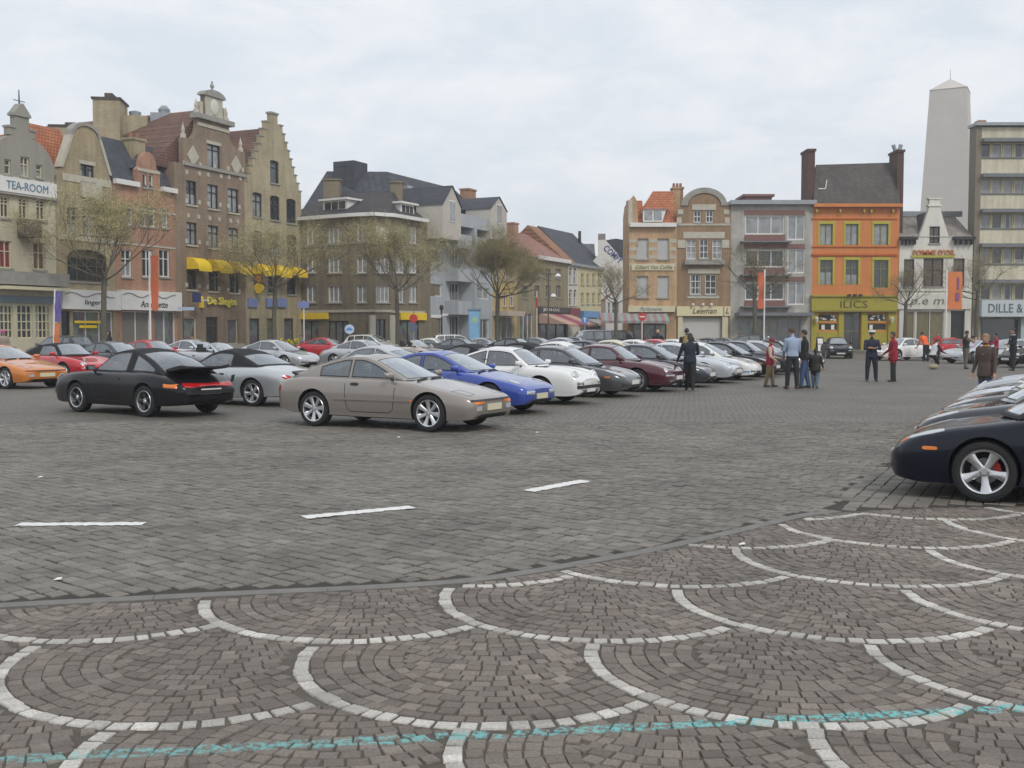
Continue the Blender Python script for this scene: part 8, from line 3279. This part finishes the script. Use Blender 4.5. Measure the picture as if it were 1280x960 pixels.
person('person with pink hat at the left edge before the tea room', pp.x, pp.y, -60, 1.74, cloth('beige_coat', (.3, .24, .2)), DKTRO, hat=cloth('magenta_hat', (.5, .05, .28)), bulk=1.2)
pp = vpt(240, 60)
person('person in dark red jacket behind the open silver roadster', pp.x, pp.y, -90, 1.45, cloth('dark_red_jacket', (.2, .03, .03)), DKTRO, hair='dark', fine=False)
pp = vpt(379, 68)
person('person in grey sitting on the pavement edge by the flower planter', pp.x, pp.y, -120, 1.7, cloth('grey_jacket', (.2, .2, .22)), DKTRO, hair='dark', hipdrop=.0, L=(70, 75), R=(65, 70), aL=(30, 8, 60, 20), aR=(30, 8, 60, 20), lean=12, fine=False)
pp = vpt(1158, 60.5)
person('man in bright orange vest bending over by the white coupe', pp.x, pp.y, 110, 1.74, cloth('orange_safety_vest', (.75, .13, .03)), DKTRO, hair='dark', lean=28, aL=(40, 8, 20, 0), aR=(40, 8, 20, 0), bulk=1.15)
pp = gp(1165, 460)
person('crouching man in white and dark clothes before the silver roadster', pp.x, pp.y, 20, 1.74, W_SHIRT, BLACKC, hair='brown', L=(75, 95), R=(40, 105), lean=22, aL=(60, 6, 30, 10), aR=(55, 6, 40, 10), sleeves=cloth('dark_blue_jacket', (.014, .02, .035)))
pp = vpt(1172, 64)
person('person in red jacket behind the silver roadster', pp.x, pp.y, -90, 1.62, cloth('bright_red_jacket', (.42, .02, .035)), DKTRO, hair='brown')
p = gp(1207, 461)
ph, Pp = person('man in dark vest and khaki trousers raising a camera', p.x, p.y, 10, 1.72, cloth('black_vest', (.02, .02, .02)), cloth('grey_khaki_trousers', (.14, .12, .09)), sleeves=cloth('tan_sleeves', (.3, .23, .16)), hair='dark', L=(4, 0), R=(-4, 3), aL=(55, 8, 75, 25), aR=(55, 8, 75, 25), bulk=1.1)
cmr = thing('camera', 'small black camera held up by the man in khaki trousers', 'camera', (p.x, p.y, 0), radians(10))
MB().box(.27, .34, -.07, .07, 1.40, 1.49).build('body', M_BLACK, cmr)
MB().lathe([(.04, .341), (.04, .41), (.03, .411), (.001, .40)], 14, 'x', (0, 0, 1.445)).build('lens', M_TRIM, cmr, 40)
pp = Vector((10.25, 23.0))
person('man in brown jacket with orange scarf behind the right row of cars', pp.x, pp.y, 215, 1.64, BROWNC, cloth('bright_blue_jeans', (.035, .08, .24)), hair='fair', aL=(4, 8, 12, 0), aR=(4, 8, 12, 0), bulk=1.06, hem=-.08, collar=cloth('orange_scarf', (.5, .22, .03)), head=(10, 5))
pp = vpt(1267, 46)
person('man in black suit holding a white paper by the black coupe', pp.x, pp.y, -175, 1.82, BLACKC, DKTRO, hair='dark', aL=(20, 8, 70, 20), aR=(10, 8, 20, 0), collar=cloth('white_collar', (.6, .6, .6)), hem=-.06)
pa = thing('paper', 'white paper held by the man in black suit', 'paper', (pp.x - .30, pp.y - .12, 1.02), radians(20))
MB().box(-.1, .1, -.004, .004, -.07, .14).build('sheet', M_PAPER, pa)
pp = vpt(1246, 53)
person('person in red top behind the man in brown jacket', pp.x, pp.y, 150, 1.6, cloth('crimson_top', (.36, .02, .06)), DKTRO, hair='dark', aL=(40, 8, 70, 20))
# bag on the ground by the crouching man
p = gp(1160, 461)
bg_ = thing('bag', 'small beige bag lying on the cobbles beside the crouching man', 'bag', (p.x, p.y - .6, 0))
bg_.scale = (.85, .85, .85)
MB().ball((0, 0, .13), .26, .17, .13, 14, 8).ball((.1, .02, .2), .13, .12, .09, 12, 6).ball((-.13, .03, .18), .1, .1, .09, 12, 6).build('bag_body', cloth('beige_canvas_bag', (.32, .27, .18)), bg_, 60)
MB().path([(-.15, 0, .31), (-.08, 0, .42), (.08, 0, .42), (.15, 0, .31)], [.015] * 4, 6).build('strap', BLACKC, bg_)
# ================================================================== thin spring haze over the square
hz = bpy.data.materials.new('haze')
hz.use_nodes = True
hz.node_tree.nodes.clear()
_o = hz.node_tree.nodes.new('ShaderNodeOutputMaterial')
_v = hz.node_tree.nodes.new('ShaderNodeVolumePrincipled')
_v.inputs['Color'].default_value = (.92, .94, .97, 1)
_v.inputs['Density'].default_value = 0.0009
_v.inputs['Anisotropy'].default_value = 0.2
hz.node_tree.links.new(_v.outputs[0], _o.inputs['Volume'])
tag(MB().box(-950, 950, -80, 1550, -1.1, 46).build('haze', hz), kind='stuff')
